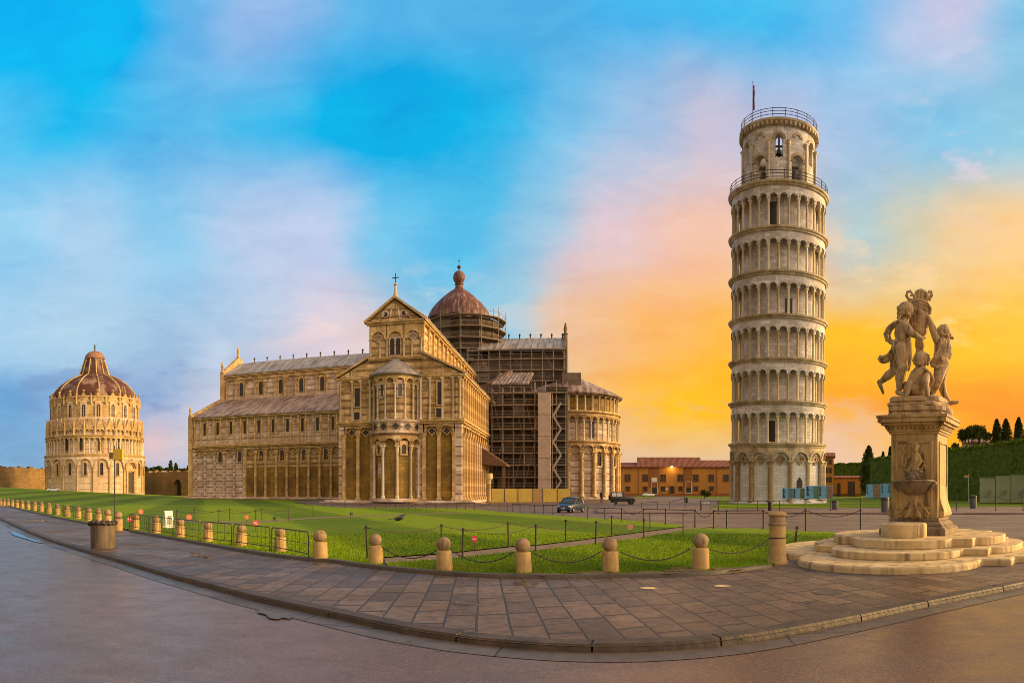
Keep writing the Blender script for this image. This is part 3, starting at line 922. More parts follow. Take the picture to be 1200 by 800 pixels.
def ring_rail(name, R, z, hts, npost, parent, r=0.04):
    m = MB()
    for hh in hts:
        pts = [(R * cos(2 * pi * i / 72), R * sin(2 * pi * i / 72), z + hh) for i in range(73)]
        m.tube(pts, r, 5)
    for k in range(npost):
        a = 2 * pi * (k + 0.5) / npost - pi / 2
        m.cyl((R * cos(a), R * sin(a), z), (R * cos(a), R * sin(a), z + hts[-1] + 0.1), r * 1.2, None, 5)
    return m.build(name, M['iron'], parent)


ring_rail('railing', 6.55, ZT, (0.4, 0.8, 1.2), 28, tower)
# belfry
def tzr(py, r):
    q = (HY - py) / F
    return (q * (TD - r) + EYE) / (cos(LEAN) + q * sin(LEAN))


ZB = tzr(139.0, 5.2)
RB = 4.80
bp = 2 * pi * RB / 12
mpb = cylmap(0, 0, RB, -pi / 2)
bw = MB(); MOULD = []
hb = ZB - ZT
for k in range(12):
    s = k * bp
    if k % 2 == 0:
        arch_bay(bw, mpb, s, bp, ZT, ZB - 0.4, ZT + hb * 0.44, ZT + hb * 0.74, 0.52, -0.9, 0.0, 10, back=True)
        bo = MB(); archivolt(bo, mpb, s, ZT + hb * 0.74, 0.52, 0.85, -0.1, 0.16, 10); MOULD.append((s, bo))
    else:
        arch_bay(bw, mpb, s, bp, ZT, ZB - 0.4, ZT, ZT + hb * 0.40, 0.80, -0.9, 0.0, 12, back=True)
        bo = MB(); archivolt(bo, mpb, s, ZT + hb * 0.40, 0.80, 1.15, -0.1, 0.16, 12); MOULD.append((s, bo)); bo = MB()
        archivolt(bo, mpb, s, ZT + hb * 0.78, 0.35, 0.72, -0.1, 0.14, 10); MOULD.append((s, bo))
belfry = bw.build('belfry', M['marble_tower'], tower, 30)
for s, bo in MOULD:
    if sin(-pi / 2 + s / RB) < 0.2: bo.build('arch_moulding', M['marble_trim'], belfry, 30)
cme = column_mesh('belfry_column', hb * 0.72, 0.16, M['column'], 9)
for k in range(12):
    a = -pi / 2 + (k + 0.5) * bp / RB
    if sin(a) < 0.2:
        put('column', cme, belfry, (5.0 * cos(a), 5.0 * sin(a), ZT + 0.06), a)
bc = MB()
bc.lathe([(3.9, ZB - 0.42), (4.95, ZB - 0.42), (5.0, ZB - 0.15), (5.28, ZB + 0.1), (5.32, ZB + 0.4), (5.15, ZB + 0.46), (3.9, ZB + 0.46), (3.9, ZB - 0.42)], 90)
for k in range(54):
    a = 2 * pi * k / 54
    bc.cb((5.12 * cos(a), 5.12 * sin(a), ZB - 0.22), (0.42, 0.26, 0.42), a)
bc.build('cornice', M['marble_trim'], belfry, 30)
ring_rail('railing', 5.1, ZB + 0.46, (0.4, 0.8, 1.15), 20, belfry)
mbeam = MB(); mbeam.bar((-3.9, -0.2, ZT + hb * 0.52), (3.9, -0.2, ZT + hb * 0.52), 0.3); mbeam.bar((0, -3.9, ZT + hb * 0.9), (0, 3.9, ZT + hb * 0.9), 0.25)
mbeam.build('bell_beam', M['plank'], belfry)
bell = MB(); bell.lathe([(0, 1.25), (0.2, 1.25), (0.34, 1.1), (0.4, 0.6), (0.55, 0.25), (0.72, 0.0), (0.66, 0.0), (0.45, 0.3), (0, 0.9)], 20)
bell.ball((0, 0, 0.05), 0.12, 8, 6)
bme = bell.mesh('bell', M['bronze'], 40)
for a, r_, z, s_ in ((-pi / 2 - 0.52, 3.9, ZT + 0.9, 1.0), (-pi / 2 + 0.52, 3.9, ZT + 0.9, 1.1), (-pi / 2, 4.0, ZT + hb * 0.52, 0.62)):
    b = put('bell', bme, belfry, (r_ * cos(a), r_ * sin(a), z), 0, (s_,) * 3)
    y = MB(); y.bar((r_ * cos(a), r_ * sin(a), z + 1.2 * s_), (r_ * cos(a), r_ * sin(a), z + 1.7 * s_), 0.1); y.bar((r_ * cos(a) - 0.6, r_ * sin(a), z + 1.72 * s_), (r_ * cos(a) + 0.6, r_ * sin(a), z + 1.72 * s_), 0.14)
    y.build('bell_yoke', M['iron'], belfry)
# flagpole with its flag hanging in folds
fx, fy = -29.0 * TD / F, -3.6
fp = MB(); fp.cyl((fx, fy, ZB - 0.3), (fx, fy, ZB + 5.6), 0.06, 0.035, 7); fp.ball((fx, fy, ZB + 5.65), 0.08, 8, 6)
pole = fp.build('flagpole', M['iron'], tower)
fl = MB(); vs = []
for i in range(8):
    for j in range(5):
        vs.append((fx + 0.03 + 0.05 * j + 0.02 * sin(i * 1.7 + j), fy + 0.09 * sin(j * 2.2 + i * 0.5), ZB + 5.2 - 0.45 * i))
fl.add(vs, [(i * 5 + j, i * 5 + j + 1, i * 5 + j + 6, i * 5 + j + 5) for i in range(7) for j in range(4)])
fo = fl.build('flag', plain('flag_red', (0.42, 0.03, 0.03), (0.3, 0.02, 0.03), 4), pole, 60)
fo.modifiers.new('thick', 'SOLIDIFY').thickness = 0.02

# ------------------------------------------------------------------ baptistery
M['bap'] = stone('baptistery_marble', (0.74, 0.60, 0.47), (0.58, 0.45, 0.33), (0.36, 0.20, 0.08), 0.55, (3.0, 0.9), R=17, band=(1.9, 0.13, (0.24, 0.16, 0.12), 0.8), nscale=0.14, grain=0.4)
M['bap_trim'] = stone('baptistery_trim', (0.68, 0.49, 0.26), (0.48, 0.33, 0.15), (0.20, 0.10, 0.028), 0.7, (1.8, 0.9), R=17, nscale=0.25, grain=0.4)


def dome_mat(name, red, grey, scale):
    t = NT(name)
    n1 = t.noise(scale, 6, 0.65, stretch=(1, 1, 0.45), dist=0.8); n2 = t.noise(2.5, 5, 0.7)
    col = t.mix(t.rng(n1, 0.50, 0.60), red, grey)
    col = t.mix(t.rng(n2, 0.4, 0.7, 0, 0.6), col, tuple(q * 0.45 for q in red))
    t.bump(n2, 0.4, 0.15)
    return t.fin(col, 0.75)


BZ = 0.3
BT = at(111, 242)
bapt = thing('baptistery', 'round arcaded marble baptistery with a ribbed half red half grey dome', 'baptistery', (BT.x, BT.y, BZ), -th_(111))


def bz(py): return EYE - BZ + (HY - py) * 230 / F


RA = 17.2
Z1, Z2, Z3, Z4, Z5 = bz(533), bz(512), bz(490), bz(473), bz(465)
w1 = MB(); w1.lathe([(RA + 0.5, -1.5), (RA + 0.5, 0.5), (RA, 0.7), (RA, Z1)], 120)
low = w1.build('lower_wall', M['bap'], bapt, 30)
n1 = 20; p1_ = 2 * pi * RA / n1
mpB = cylmap(0, 0, RA, -pi / 2)
sh = 0.42 * p1_
ar = MB()
for k in range(n1):
    s = k * p1_ + sh
    if sin(-pi / 2 + s / RA) > 0.25: continue
    arch_bay(ar, mpB, s, p1_, Z1 - 4.1, Z1 - 0.6, Z1 - 4.1, Z1 - 3.6, p1_ * 0.38, 0.02, 0.42, 12)
    archivolt(ar, mpB, s, Z1 - 3.6, p1_ * 0.38, p1_ * 0.45, 0.3, 0.62, 12)
ar.build('blind_arcade', M['bap'], low, 30)
cme = column_mesh('bapt_column', Z1 - 4.1 - 0.6, 0.34, M['bap_trim'], 10)
for k in range(n1):
    s = (k + 0.5) * p1_ + sh; a = -pi / 2 + s / RA
    if sin(a) < 0.2: put('half_column', cme, low, (17.35 * cos(a), 17.35 * sin(a), 0.6), a)
# openings of the lower wall
DOORK = 2
for k in range(n1):
    s = k * p1_ + sh; a = -pi / 2 + s / RA
    if sin(a) > 0.0 or k == DOORK: continue
    wm = MB(); arch_bay(wm, mpB, s, 1.7, 6.2, 11.4, 6.6, 10.2, 0.52, 0.02, 0.34, 8)
    fr = wm.build('window', M['bap_trim'], low)
    g = MB(); mbox(g, mpB, s - 0.6, s + 0.6, 6.5, 10.9, -0.1, 0.05); g.build('pane', M['glass'], fr)
s = DOORK * p1_ + sh
dm = MB(); mbox(dm, mpB, s - 1.35, s + 1.35, 0.5, 7.6, -0.1, 0.10, 2)
door = dm.build('door', plain('bapt_door', (0.035, 0.03, 0.025), (0.06, 0.05, 0.035), 2), bapt)
fr = MB()
for q in (-1, 1):
    mbox(fr, mpB, s + q * 1.75 - 0.35, s + q * 1.75 + 0.35, 0.5, 8.0, 0.0, 0.75)
    mbox(fr, mpB, s + q * 2.6 - 0.3, s + q * 2.6 + 0.3, 0.5, 8.6, 0.0, 0.5)
mbox(fr, mpB, s - 2.3, s + 2.3, 8.0, 9.0, 0.0, 0.8, 2)
archivolt(fr, mpB, s, 9.0, 2.0, 2.7, 0.0, 0.9, 14)
archivolt(fr, mpB, s, 9.0, 1.55, 1.8, 0.0, 0.5, 14)
fr.build('door_frame', M['bap_trim'], door, 30)
# cornice, tall column screen
c1 = MB(); c1.lathe([(16.9, Z1 - 0.7), (17.65, Z1 - 0.7), (17.95, Z1 - 0.3), (17.95, Z1 + 0.1), (17.0, Z1 + 0.2)], 120); c1.build('cornice', M['bap_trim'], bapt, 30)
w2 = MB(); w2.lathe([(16.4, Z1), (16.4, Z3)], 120); mid = w2.build('middle_wall', M['bap'], bapt, 30)
n2 = 60; p2_ = 2 * pi * 17.2 / n2
ar = MB()
for k in range(n2):
    s = (k + 0.5) * p2_
    if sin(-pi / 2 + s / RA) > 0.15: continue
    arch_bay(ar, mpB, s, p2_, Z2 - 1.3, Z2, Z2 - 1.3, Z2 - 1.25, p2_ * 0.36, -0.35, 0.05, 8)
    archivolt(ar, mpB, s, Z2 - 1.25, p2_ * 0.36, p2_ * 0.48, -0.1, 0.25, 8)
c2 = MB(); c2.lathe([(16.4, Z2 - 0.1), (17.5, Z2 - 0.1), (17.7, Z2 + 0.25), (17.6, Z2 + 0.4), (16.4, Z2 + 0.4)], 120); c2.build('cornice', M['bap_trim'], bapt, 30)
ar.build('arcade', M['bap_trim'], mid, 30)
cme = column_mesh('bapt_col2', Z2 - 1.3 - Z1 - 0.2, 0.19, M['column'], 8)
for k in range(n2):
    a = -pi / 2 + k * p2_ / RA
    if sin(a) < 0.1: put('column', cme, mid, (17.05 * cos(a), 17.05 * sin(a), Z1 + 0.2), a)
mpM = cylmap(0, 0, 16.4, -pi / 2)
for s in (-9.8, -4.6, 1.6, 8.6):
    wm = MB(); arch_bay(wm, mpM, s, 2.2, Z1 + 1.0, Z2 - 0.1, Z1 + 1.3, Z2 - 1.2, 0.62, 0.0, 0.25, 8)
    fr = wm.build('window', M['bap_trim'], mid)
    g = MB(); mbox(g, mpM, s - 0.7, s + 0.7, Z1 + 1.2, Z2 - 0.4, -0.1, 0.04); g.build('pane', M['dark'], fr)
# gabled arcade with pinnacles
ng = 30; pg_ = 2 * pi * 16.9 / ng
mpG = cylmap(0, 0, 16.9, -pi / 2)
for k in range(ng):
    s = (k + 0.5) * pg_; a = -pi / 2 + s / 16.9
    if sin(a) > 0.1: continue
    gb = MB()
    vs = [mpG(s + q * pg_ * 0.42, Z2 + 2.2, o) for o in (-0.3, 0.15) for q in (-1, 1)] + [mpG(s, Z3 - 0.2, o) for o in (-0.3, 0.15)]
    gb.add(vs, [(0, 1, 4), (2, 5, 3), (0, 2, 3, 1), (1, 3, 5, 4), (4, 5, 2, 0)])
    archivolt(gb, mpG, s - pg_ * 0.2, Z2 + 1.7, pg_ * 0.13, pg_ * 0.2, -0.3, 0.25, 6); archivolt(gb, mpG, s + pg_ * 0.2, Z2 + 1.7, pg_ * 0.13, pg_ * 0.2, -0.3, 0.25, 6)
    for q in (-0.4, 0, 0.4):
        x, y, z = mpG(s + q * pg_, Z2 + 0.4, 0.0); gb.cyl((x, y, z), (x, y, z + 1.9), 0.15, None, 6)
    gb.build('gable', M['bap_trim'], bapt)
pin = MB(); pin.lathe([(0.42, 0), (0.42, 2.6), (0.55, 2.7), (0.3, 3.0), (0.33, 3.9), (0.02, 6.2)], 6); pin.lathe([(0, 6.0), (0.15, 6.2), (0, 6.4)], 6)
pme = pin.mesh('pinnacle', M['bap_trim'], 40)
for k in range(ng):
    a = -pi / 2 + k * pg_ / 16.9
    if sin(a) < 0.05: put('pinnacle', pme, bapt, (17.0 * cos(a), 17.0 * sin(a), Z2 + 0.4), a)
# upper storey
RU = 15.6
w3 = MB(); w3.lathe([(16.4, Z3 - 1.0), (RU, Z3 - 0.6), (RU, Z5 - 0.8), (RU + 0.5, Z5 - 0.4), (RU + 0.5, Z5), (14.0, Z5 + 0.2)], 120)
up = w3.build('upper_wall', M['bap_trim'], bapt, 30)
nu_ = 20; pu = 2 * pi * RU / nu_
mpU = cylmap(0, 0, RU, -pi / 2)
for k in range(nu_):
    s = (k + 0.25) * pu; a = -pi / 2 + s / RU
    if sin(a) > 0.05: continue
    wm = MB(); arch_bay(wm, mpU, s, 2.3, Z3 - 0.2, Z4 + 0.6, Z3 + 0.1, Z4 - 1.2, 0.62, 0.0, 0.3, 8); mbox(wm, mpU, s - 0.08, s + 0.08, Z3 + 0.1, Z4 - 1.0, 0.05, 0.2)
    fr = wm.build('window', M['bap'], up)
    g = MB(); mbox(g, mpU, s - 0.7, s + 0.7, Z3, Z4 - 0.4, -0.1, 0.04); g.build('pane', M['dark'], fr)
    gb = MB()
    vs = [mpU(s + q * pu * 0.46, Z4 + 0.2, o) for o in (0.0, 0.45) for q in (-1, 1)] + [mpU(s, Z5 + 1.3, o) for o in (0.0, 0.45)]
    gb.add(vs, [(0, 1, 4), (2, 5, 3), (0, 2, 3, 1), (1, 3, 5, 4), (4, 5, 2, 0)])
    x, y, z = mpU(s, Z5 + 1.2, 0.2); gb.ball((x, y, z + 0.5), 0.4, 8, 6)
    gb.build('gable', M['bap_trim'], up)
p3m = MB(); p3m.lathe([(0.36, 0), (0.36, 2.2), (0.46, 2.3), (0.22, 2.5), (0.24, 3.0), (0.02, 4.0)], 6)
p3e = p3m.mesh('pinnacle', M['bap_trim'], 40)
for k in range(nu_):
    a = -pi / 2 + (k + 0.75) * pu / RU
    if sin(a) < 0.05: put('pinnacle', p3e, up, (15.95 * cos(a), 15.95 * sin(a), Z4 - 0.5), a)
# dome, ribs, lantern cone
ZD = Z5 + 0.1; ZDT = bz(434); HD = ZDT - ZD
tt_ = np.linspace(0, 1, 17)
rr_ = np.interp(tt_, [0, 0.1, 0.2, 0.35, 0.5, 0.62, 0.75, 0.87, 0.95, 1.0], [1.0, 1.005, 1.0, 0.96, 0.885, 0.80, 0.69, 0.57, 0.455, 0.375])
prof = [(14.6 * float(r), ZD + HD * float(t)) for r, t in zip(rr_, tt_)]
dm = MB(); dm.lathe(prof, 120, ripple=lambda a, z: 0.004 * sin(a * 60))
dome = dm.build('dome', dome_mat('bapt_dome_tiles', (0.075, 0.024, 0.018), (0.27, 0.19, 0.16), 0.22), bapt, 40)
for k in range(12):
    a = -pi / 2 + 2 * pi * (k + 0.2) / 12
    if sin(a) < 0.3:
        r = MB(); r.tube([((q + 0.12) * cos(a), (q + 0.12) * sin(a), z) for q, z in prof], 0.26, 6); r.build('rib', M['bap_trim'], dome, 60)
ZL = bz(414)
lc = MB(); lc.lathe([(5.5, ZDT - 0.3), (5.5, ZDT + 0.1), (5.2, ZDT + 0.3), (3.5, ZL), (3.6, ZL + 0.1), (3.6, ZL + 0.4), (0, ZL + 0.5)], 12)
lant = lc.build('lantern_cone', dome_mat('bapt_cone_tiles', (0.075, 0.03, 0.022), (0.24, 0.17, 0.14), 0.35), bapt)
for k in range(12):
    a = -pi / 2 + 2 * pi * (k + 0.2) / 12
    if sin(a) < 0.3:
        r = MB(); r.tube([(5.35 * cos(a), 5.35 * sin(a), ZDT + 0.2), (3.6 * cos(a), 3.6 * sin(a), ZL)], 0.22, 6); r.build('rib', M['bap_trim'], lant)
ZK = bz(402.8)
cp = MB(); cp.lathe([(3.7, ZL + 0.3)] + [(3.6 * cos(pi / 2 * i / 8), ZL + 0.4 + (ZK - ZL - 0.4) * sin(pi / 2 * i / 8)) for i in range(9)], 36, ripple=lambda a, z: 0.01 * sin(a * 18))
cp.build('cap_dome', plain('cap_tiles', (0.34, 0.17, 0.12), (0.16, 0.09, 0.07), 1.2, 0.7, bump=0.3), bapt, 40)
st = MB(); st.lathe([(0.35, ZK - 0.1), (0.35, ZK + 0.3), (0.12, ZK + 0.5), (0.35, ZK + 1.0), (0.3, ZK + 1.6), (0.16, ZK + 1.9), (0.24, ZK + 2.2), (0.0, ZK + 2.45)], 8); st.bar((0.3, 0, ZK + 1.5), (0.55, 0, ZK + 2.6), 0.1)
st.build('statue', plain('green_bronze', (0.10, 0.16, 0.12), (0.06, 0.09, 0.07), 3, 0.6, 0.3), bapt, 40)
# ------------------------------------------------------------------ cathedral
CX, CY = -6.63, 89.75
PHI = radians(5.5)
CB = Vector((CX, CY, 0)); CU = Vector((cos(PHI), -sin(PHI), 0)); CDV = Vector((sin(PHI), cos(PHI), 0))
cath = thing('cathedral', 'long striped marble cathedral with domed crossing, gabled transept and round apses', 'cathedral', (CX, CY, 0), -PHI)


def ca(px, b):
    """how far along the church a column of the photograph meets the plane b"""
    t = tan(th_(px))
    return (t * (CB.y + CDV.y * b) - CB.x - CDV.x * b) / (CU.x - t * CU.y)


def cz(py, a, b):
    p = CB + CU * a + CDV * b
    return EYE + (HY - py) * hypot(p.x, p.y) / F


M['cath_lower'] = M['cath']
WT = -17.15          # west corner of the transept front
G0, G1 = -12.76, -5.31   # clerestory block
ZM, ZA, ZTOP = 11.2, 17.2, 24.6
frontm = flat(0, 0, 1, 0, 0, -1)
flankm = flat(0, 0, 0, 1, 1, 0)


def pil_mesh(name, h, wd, dp, mat):
    m = MB()
    m.box(-wd * 0.75, wd * 0.75, -dp * 1.4, dp * 0.2, 0, 0.28)
    m.box(-wd / 2, wd / 2, -dp, dp * 0.2, 0.28, h - 0.55)
    m.add([(-wd / 2, -dp, h - 0.55), (wd / 2, -dp, h - 0.55), (wd / 2, dp * 0.2, h - 0.55), (-wd / 2, dp * 0.2, h - 0.55), (-wd * 0.75, -dp * 1.35, h - 0.12), (wd * 0.75, -dp * 1.35, h - 0.12), (wd * 0.75, dp * 0.2, h - 0.12), (-wd * 0.75, dp * 0.2, h - 0.12)], [(0, 1, 5, 4), (1, 2, 6, 5), (2, 3, 7, 6), (3, 0, 4, 7)])
    m.box(-wd * 0.8, wd * 0.8, -dp * 1.45, dp * 0.2, h - 0.12, h)
    return m.mesh(name, mat)


def cornice(name, mp, s0, s1, z, parent, dep=0.5, h=0.5, n=1, mat=None):
    m = MB()
    mbox(m, mp, s0, s1, z - h, z - h * 0.45, -0.1, dep * 0.55, n)
    mbox(m, mp, s0 - 0.02, s1 + 0.02, z - h * 0.45, z, -0.1, dep, n)
    return m.build(name, mat or M['cath_trim'], parent)


def blind_tier(parent, mp, s0, s1, nb, z0, z1, rz, over=2.3, pil=True, infill='infill', loz=True, wins=(), ring=True, dark_loz=(), pil_w=0.42, pil_m='cath_trim', edge=False):
    """one storey of blind arches: infill, spandrels, mouldings, pilasters, lozenges, windows"""
    pt = (s1 - s0) / nb
    r = pt * 0.37
    spring = z1 - 0.55 - r - 0.28
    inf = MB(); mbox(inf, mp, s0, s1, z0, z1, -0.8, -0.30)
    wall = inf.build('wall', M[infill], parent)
    ar = MB()
    for k in range(nb):
        arch_bay(ar, mp, s0 + (k + 0.5) * pt, pt, spring - 0.1, z1 - 0.4, spring - 0.1, spring, r, -0.32, 0.0, 10)
        if ring: archivolt(ar, mp, s0 + (k + 0.5) * pt, spring, r, r * 1.3, -0.1, 0.13, 10)
    ar.build('blind_arcade', M['cath'], wall, 30)
    if pil:
        pm = pil_mesh('pilaster', spring - 0.1 - z0, pil_w, 0.34, M[pil_m])
        for k in range(nb + 1):
            if not edge and k in (0, nb): pass
            p = mp(s0 + k * pt, z0, -0.05)
            put('pilaster', pm, wall, p, rz)
    for k in range(nb):
        s = s0 + (k + 0.5) * pt
        if k in wins:
            wm = MB(); arch_bay(wm, mp, s, r * 1.5, spring - 1.9, spring + r * 0.85, spring - 1.7, spring + r * 0.1, r * 0.5, -0.31, -0.12, 8)
            fr = wm.build('window', M['cath_trim'], parent)
            g = MB(); mbox(g, mp, s - r * 0.55, s + r * 0.55, spring - 1.75, spring + r * 0.7, -0.40, -0.285); g.build('pane', M['glass'], fr)
        elif loz:
            l1 = MB(); diamond(l1, mp, s, spring + r * 0.12, r * 0.82, -0.31, -0.25)
            ob = l1.build('lozenge', M['dark'] if k in dark_loz else M['column_brown'], wall)
            l2 = MB(); lozenge(l2, mp, s, spring + r * 0.12, r * 0.86, -0.3, -0.08, 0.22); l2.build('lozenge_frame', M['cath_trim'], ob)
    return wall


def slit(parent, mp, s, z0, z1, wd, mat='cath_trim', off=0.0):
    """tall rectangular window with a projecting stone frame"""
    f = MB()
    for q in (-1, 1): mbox(f, mp, s + q * (wd / 2 + 0.09) - 0.09, s + q * (wd / 2 + 0.09) + 0.09, z0, z1, off - 0.1, off + 0.12)
    mbox(f, mp, s - wd / 2 - 0.22, s + wd / 2 + 0.22, z1, z1 + 0.2, off - 0.1, off + 0.16)
    mbox(f, mp, s - wd / 2 - 0.22, s + wd / 2 + 0.22, z0 - 0.16, z0, off - 0.1, off + 0.16)
    fr = f.build('window', M[mat], parent)
    g = MB(); mbox(g, mp, s - wd / 2, s + wd / 2, z0, z1, off - 0.1, off + 0.02); g.build('pane', M['dark'], fr)


def colset(parent, mp, ss, z0, z1, r=0.13, off=0.1, mat='column', name='half_column'):
    me = column_mesh(name, z1 - z0, r, M[mat], 8)
    for s in ss:
        put(name, me, parent, mp(s, z0, off))


# ---- body of the transept
core = MB()
core.box(WT + 0.75, -0.75, 0.75, 36, -0.5, ZA - 0.02)
core.box(G0 + 0.05, G1 - 0.05, 0.35, 47, ZA - 0.1, ZTOP)
tbody = core.build('transept_body', M['cath'], cath)
base = MB()
for i, (d, z) in enumerate(((2.6, 0.16), (2.1, 0.32), (1.6, 0.48))):
    base.box(WT - d, d, -d, 30, -0.5 + 0.003 * i, z)
tag(base.build('stepped_base', M['cath_light'], cath), None)
# ---- transept front, lower tier: two bays each side of the apse
pt = 1.86
for s0, dk in ((WT + 0.85, (0, 1)), (-5.35 + 0.3, (0, 1))):
    blind_tier(cath, frontm, s0, s0 + 2 * pt + 0.3, 2, 0.5, ZM, 0, dark_loz=dk)
# corner piers and the wall beside the apse
for a0, a1 in ((WT, WT + 0.75), (-0.9, 0.0)):
    cp = MB(); mbox(cp, frontm, a0, a1, 0.5, ZM - 0.4, -0.9, 0.04); cp.build('corner_pier', M['cath_light'], cath)
for a0, a1 in ((WT + 0.85 + 2 * pt + 0.42, -11.5), (-6.6, -5.25)):
    cp = MB(); mbox(cp, frontm, a0, a1, 0.5, ZM - 0.4, -0.8, 0.02); cp.build('pier', M['cath_light'], cath)
cornice('cornice', frontm, WT - 0.15, 0.42, ZM, cath, 0.55, 0.5)
# upper tier
for a0, a1 in ((WT, -11.4), (-6.7, 0.0)):
    u = MB(); mbox(u, frontm, a0, a1, ZM, ZA - 0.35, -0.8, -0.12); u.build('upper_wall', M['cath'], cath)
colset(cath, frontm, [WT + 0.25, WT + 1.95, WT + 3.2, WT + 4.5, -5.55, -4.3, -2.6, -1.2, -0.25], ZM + 0.05, ZA - 0.4, 0.15, 0.02)
slit(cath, frontm, ca(418.6, 0), 13.3, 15.8, 0.75, off=-0.12); slit(cath, frontm, ca(418, 0), 11.5, 12.5, 0.8, off=-0.12)
slit(cath, frontm, ca(515.8, 0), 13.2, 16.2, 0.75, off=-0.12); slit(cath, frontm, ca(515, 0), 11.5, 12.7, 0.9, off=-0.12)
for px in (407.5, 428, 500, 527.5):
    l1 = MB(); diamond(l1, frontm, ca(px, 0), 15.75, 0.5, -0.13, -0.09); ob = l1.build('lozenge', M['column_brown'], cath)
    l2 = MB(); lozenge(l2, frontm, ca(px, 0), 15.75, 0.55, -0.12, 0.0, 0.2); l2.build('lozenge_frame', M['cath_trim'], ob)
# half-gables of the aisle roofs
for pts in ([(WT - 0.1, ZA - 0.35), (G0, ZA - 0.35), (G0, 19.6), (WT - 0.1, ZA + 0.05)], [(G1, ZA - 0.35), (0.1, ZA - 0.35), (0.1, ZA + 0.05), (G1, 20.0)]):
    g = MB(); g.ext([(a, 0.0, z) for a, z in pts], (0, 0.7, 0)); g.build('aisle_gable', M['cath'], cath)
for a0, z0, a1, z1 in ((WT - 0.35, ZA + 0.05, G0, 19.75), (G1, 20.15, 0.4, ZA + 0.05)):
    g = MB(); g.ext([(a0, -0.45, z0), (a1, -0.45, z1), (a1, -0.45, z1 + 0.28), (a0, -0.45, z0 + 0.28)], (0, 0.8, 0)); g.build('raking_cornice', M['cath_trim'], cath)
cornice('cornice', frontm, WT - 0.2, 0.45, ZA - 0.02, cath, 0.4, 0.4)
colset(cath, frontm, [ca(519, 0), ca(448 - 36, 0)], ZA - 0.02, 18.2, 0.12, 0.02)
M['roof'] = plain('aisle_lead_roof', (0.42, 0.34, 0.31), (0.12, 0.07, 0.062), 0.9, 0.6, bump=0.3, stretch=(1.8, 0.22, 0.22))


def ribs_roof(name, p0, p1, p2, p3, parent, mat, n=0, th=0.22):
    """a sloping roof slab p0..p3 (eave, eave, ridge, ridge) with n standing seams"""
    P = [Vector(p) for p in (p0, p1, p2, p3)]
    nrm = (P[1] - P[0]).cross(P[3] - P[0]).normalized()
    if nrm.z < 0: nrm = -nrm
    m = MB(); m.ext([P[0], P[1], P[2], P[3]], nrm * th)
    for i in range(n):
        t = (i + 0.5) / n
        a = P[0].lerp(P[1], t); b = P[3].lerp(P[2], t)
        m.bar(a + nrm * (th + 0.03), b + nrm * (th + 0.03), 0.14, 0.12)
    return m.build(name, mat, parent)


ribs_roof('aisle_roof', (0.5, -0.4, ZA + 0.0), (0.5, 34, ZA + 0.0), (G1, 34, 20.0), (G1, -0.4, 20.0), cath, M['roof'], 16)
ribs_roof('aisle_roof', (WT - 0.5, -0.4, ZA), (WT - 0.5, 37, ZA), (G0, 37, 19.7), (G0, -0.4, 19.7), cath, M['roof'], 16)
# ---- apse of the transept
ac = ca(464, 0)
AR = 3.12
mpa = cylmap(ac, 0, AR, -pi / 2)
half = pi * AR / 2
aw = MB()
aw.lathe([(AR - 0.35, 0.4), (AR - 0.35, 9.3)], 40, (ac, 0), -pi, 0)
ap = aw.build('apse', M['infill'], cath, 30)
ab = MB(); ab.lathe([(AR + 0.5, 0.3), (AR + 0.5, 0.62), (AR + 0.2, 0.75), (AR - 0.4, 0.76)], 40, (ac, 0), -pi, 0); ab.build('apse_plinth', M['cath_light'], ap)
nb = 5; pa = 2 * half / nb
ar = MB(); spr = 9.15 - 0.55 - pa * 0.38
for k in range(nb):
    s = -half + (k + 0.5) * pa
    arch_bay(ar, mpa, s, pa, spr - 0.1, 9.2, spr - 0.1, spr, pa * 0.37, -0.36, 0.0, 12)
    archivolt(ar, mpa, s, spr, pa * 0.37, pa * 0.49, -0.1, 0.14, 12)
ar.build('blind_arcade', M['cath'], ap, 30)
cme = column_mesh('apse_column', spr - 0.1 - 0.75, 0.2, M['column'], 10)
for k in range(nb + 1):
    s = -half + k * pa; put('half_column', cme, ap, mpa(s, 0.75, -0.02), -pi / 2 + s / AR)
for k in (1, 3):
    s = -half + (k + 0.5) * pa
    wm = MB(); arch_bay(wm, mpa, s, 1.2, 6.4, 8.3, 6.6, 7.5, 0.3, -0.36, -0.12, 8); fr = wm.build('window', M['cath_trim'], ap)
    g = MB(); mbox(g, mpa, s - 0.34, s + 0.34, 6.5, 7.95, -0.5, -0.32); g.build('pane', M['glass'], fr)
g = MB(); mbox(g, mpa, -half + 1.5 * pa - 0.35, -half + 1.5 * pa + 0.35, 3.6, 5.4, -0.5, -0.3); g.build('plaque', M['cath_light'], ap)
# band with diamonds
bd = MB(); bd.lathe([(AR + 0.1, 9.2), (AR + 0.3, 9.3), (AR + 0.3, 9.5), (AR + 0.08, 9.55), (AR + 0.08, 10.75), (AR + 0.3, 10.8), (AR + 0.38, 11.05), (AR + 0.1, 11.15), (AR - 0.4, 11.15)], 48, (ac, 0), -pi, 0)
band = bd.build('diamond_band', M['cath_light'], ap, 30)
for k in range(6):
    s = -half + (k + 0.5) * 2 * half / 6
    q = MB(); mbox(q, mpa, s - 0.52, s + 0.52, 9.68, 10.66, 0.06, 0.10, 3); fr = q.build('panel', M['column_brown'], band)
    l2 = MB(); diamond(l2, mpa, s, 10.17, 0.46, 0.09, 0.15); l2.build('lozenge', M['dark'], fr)
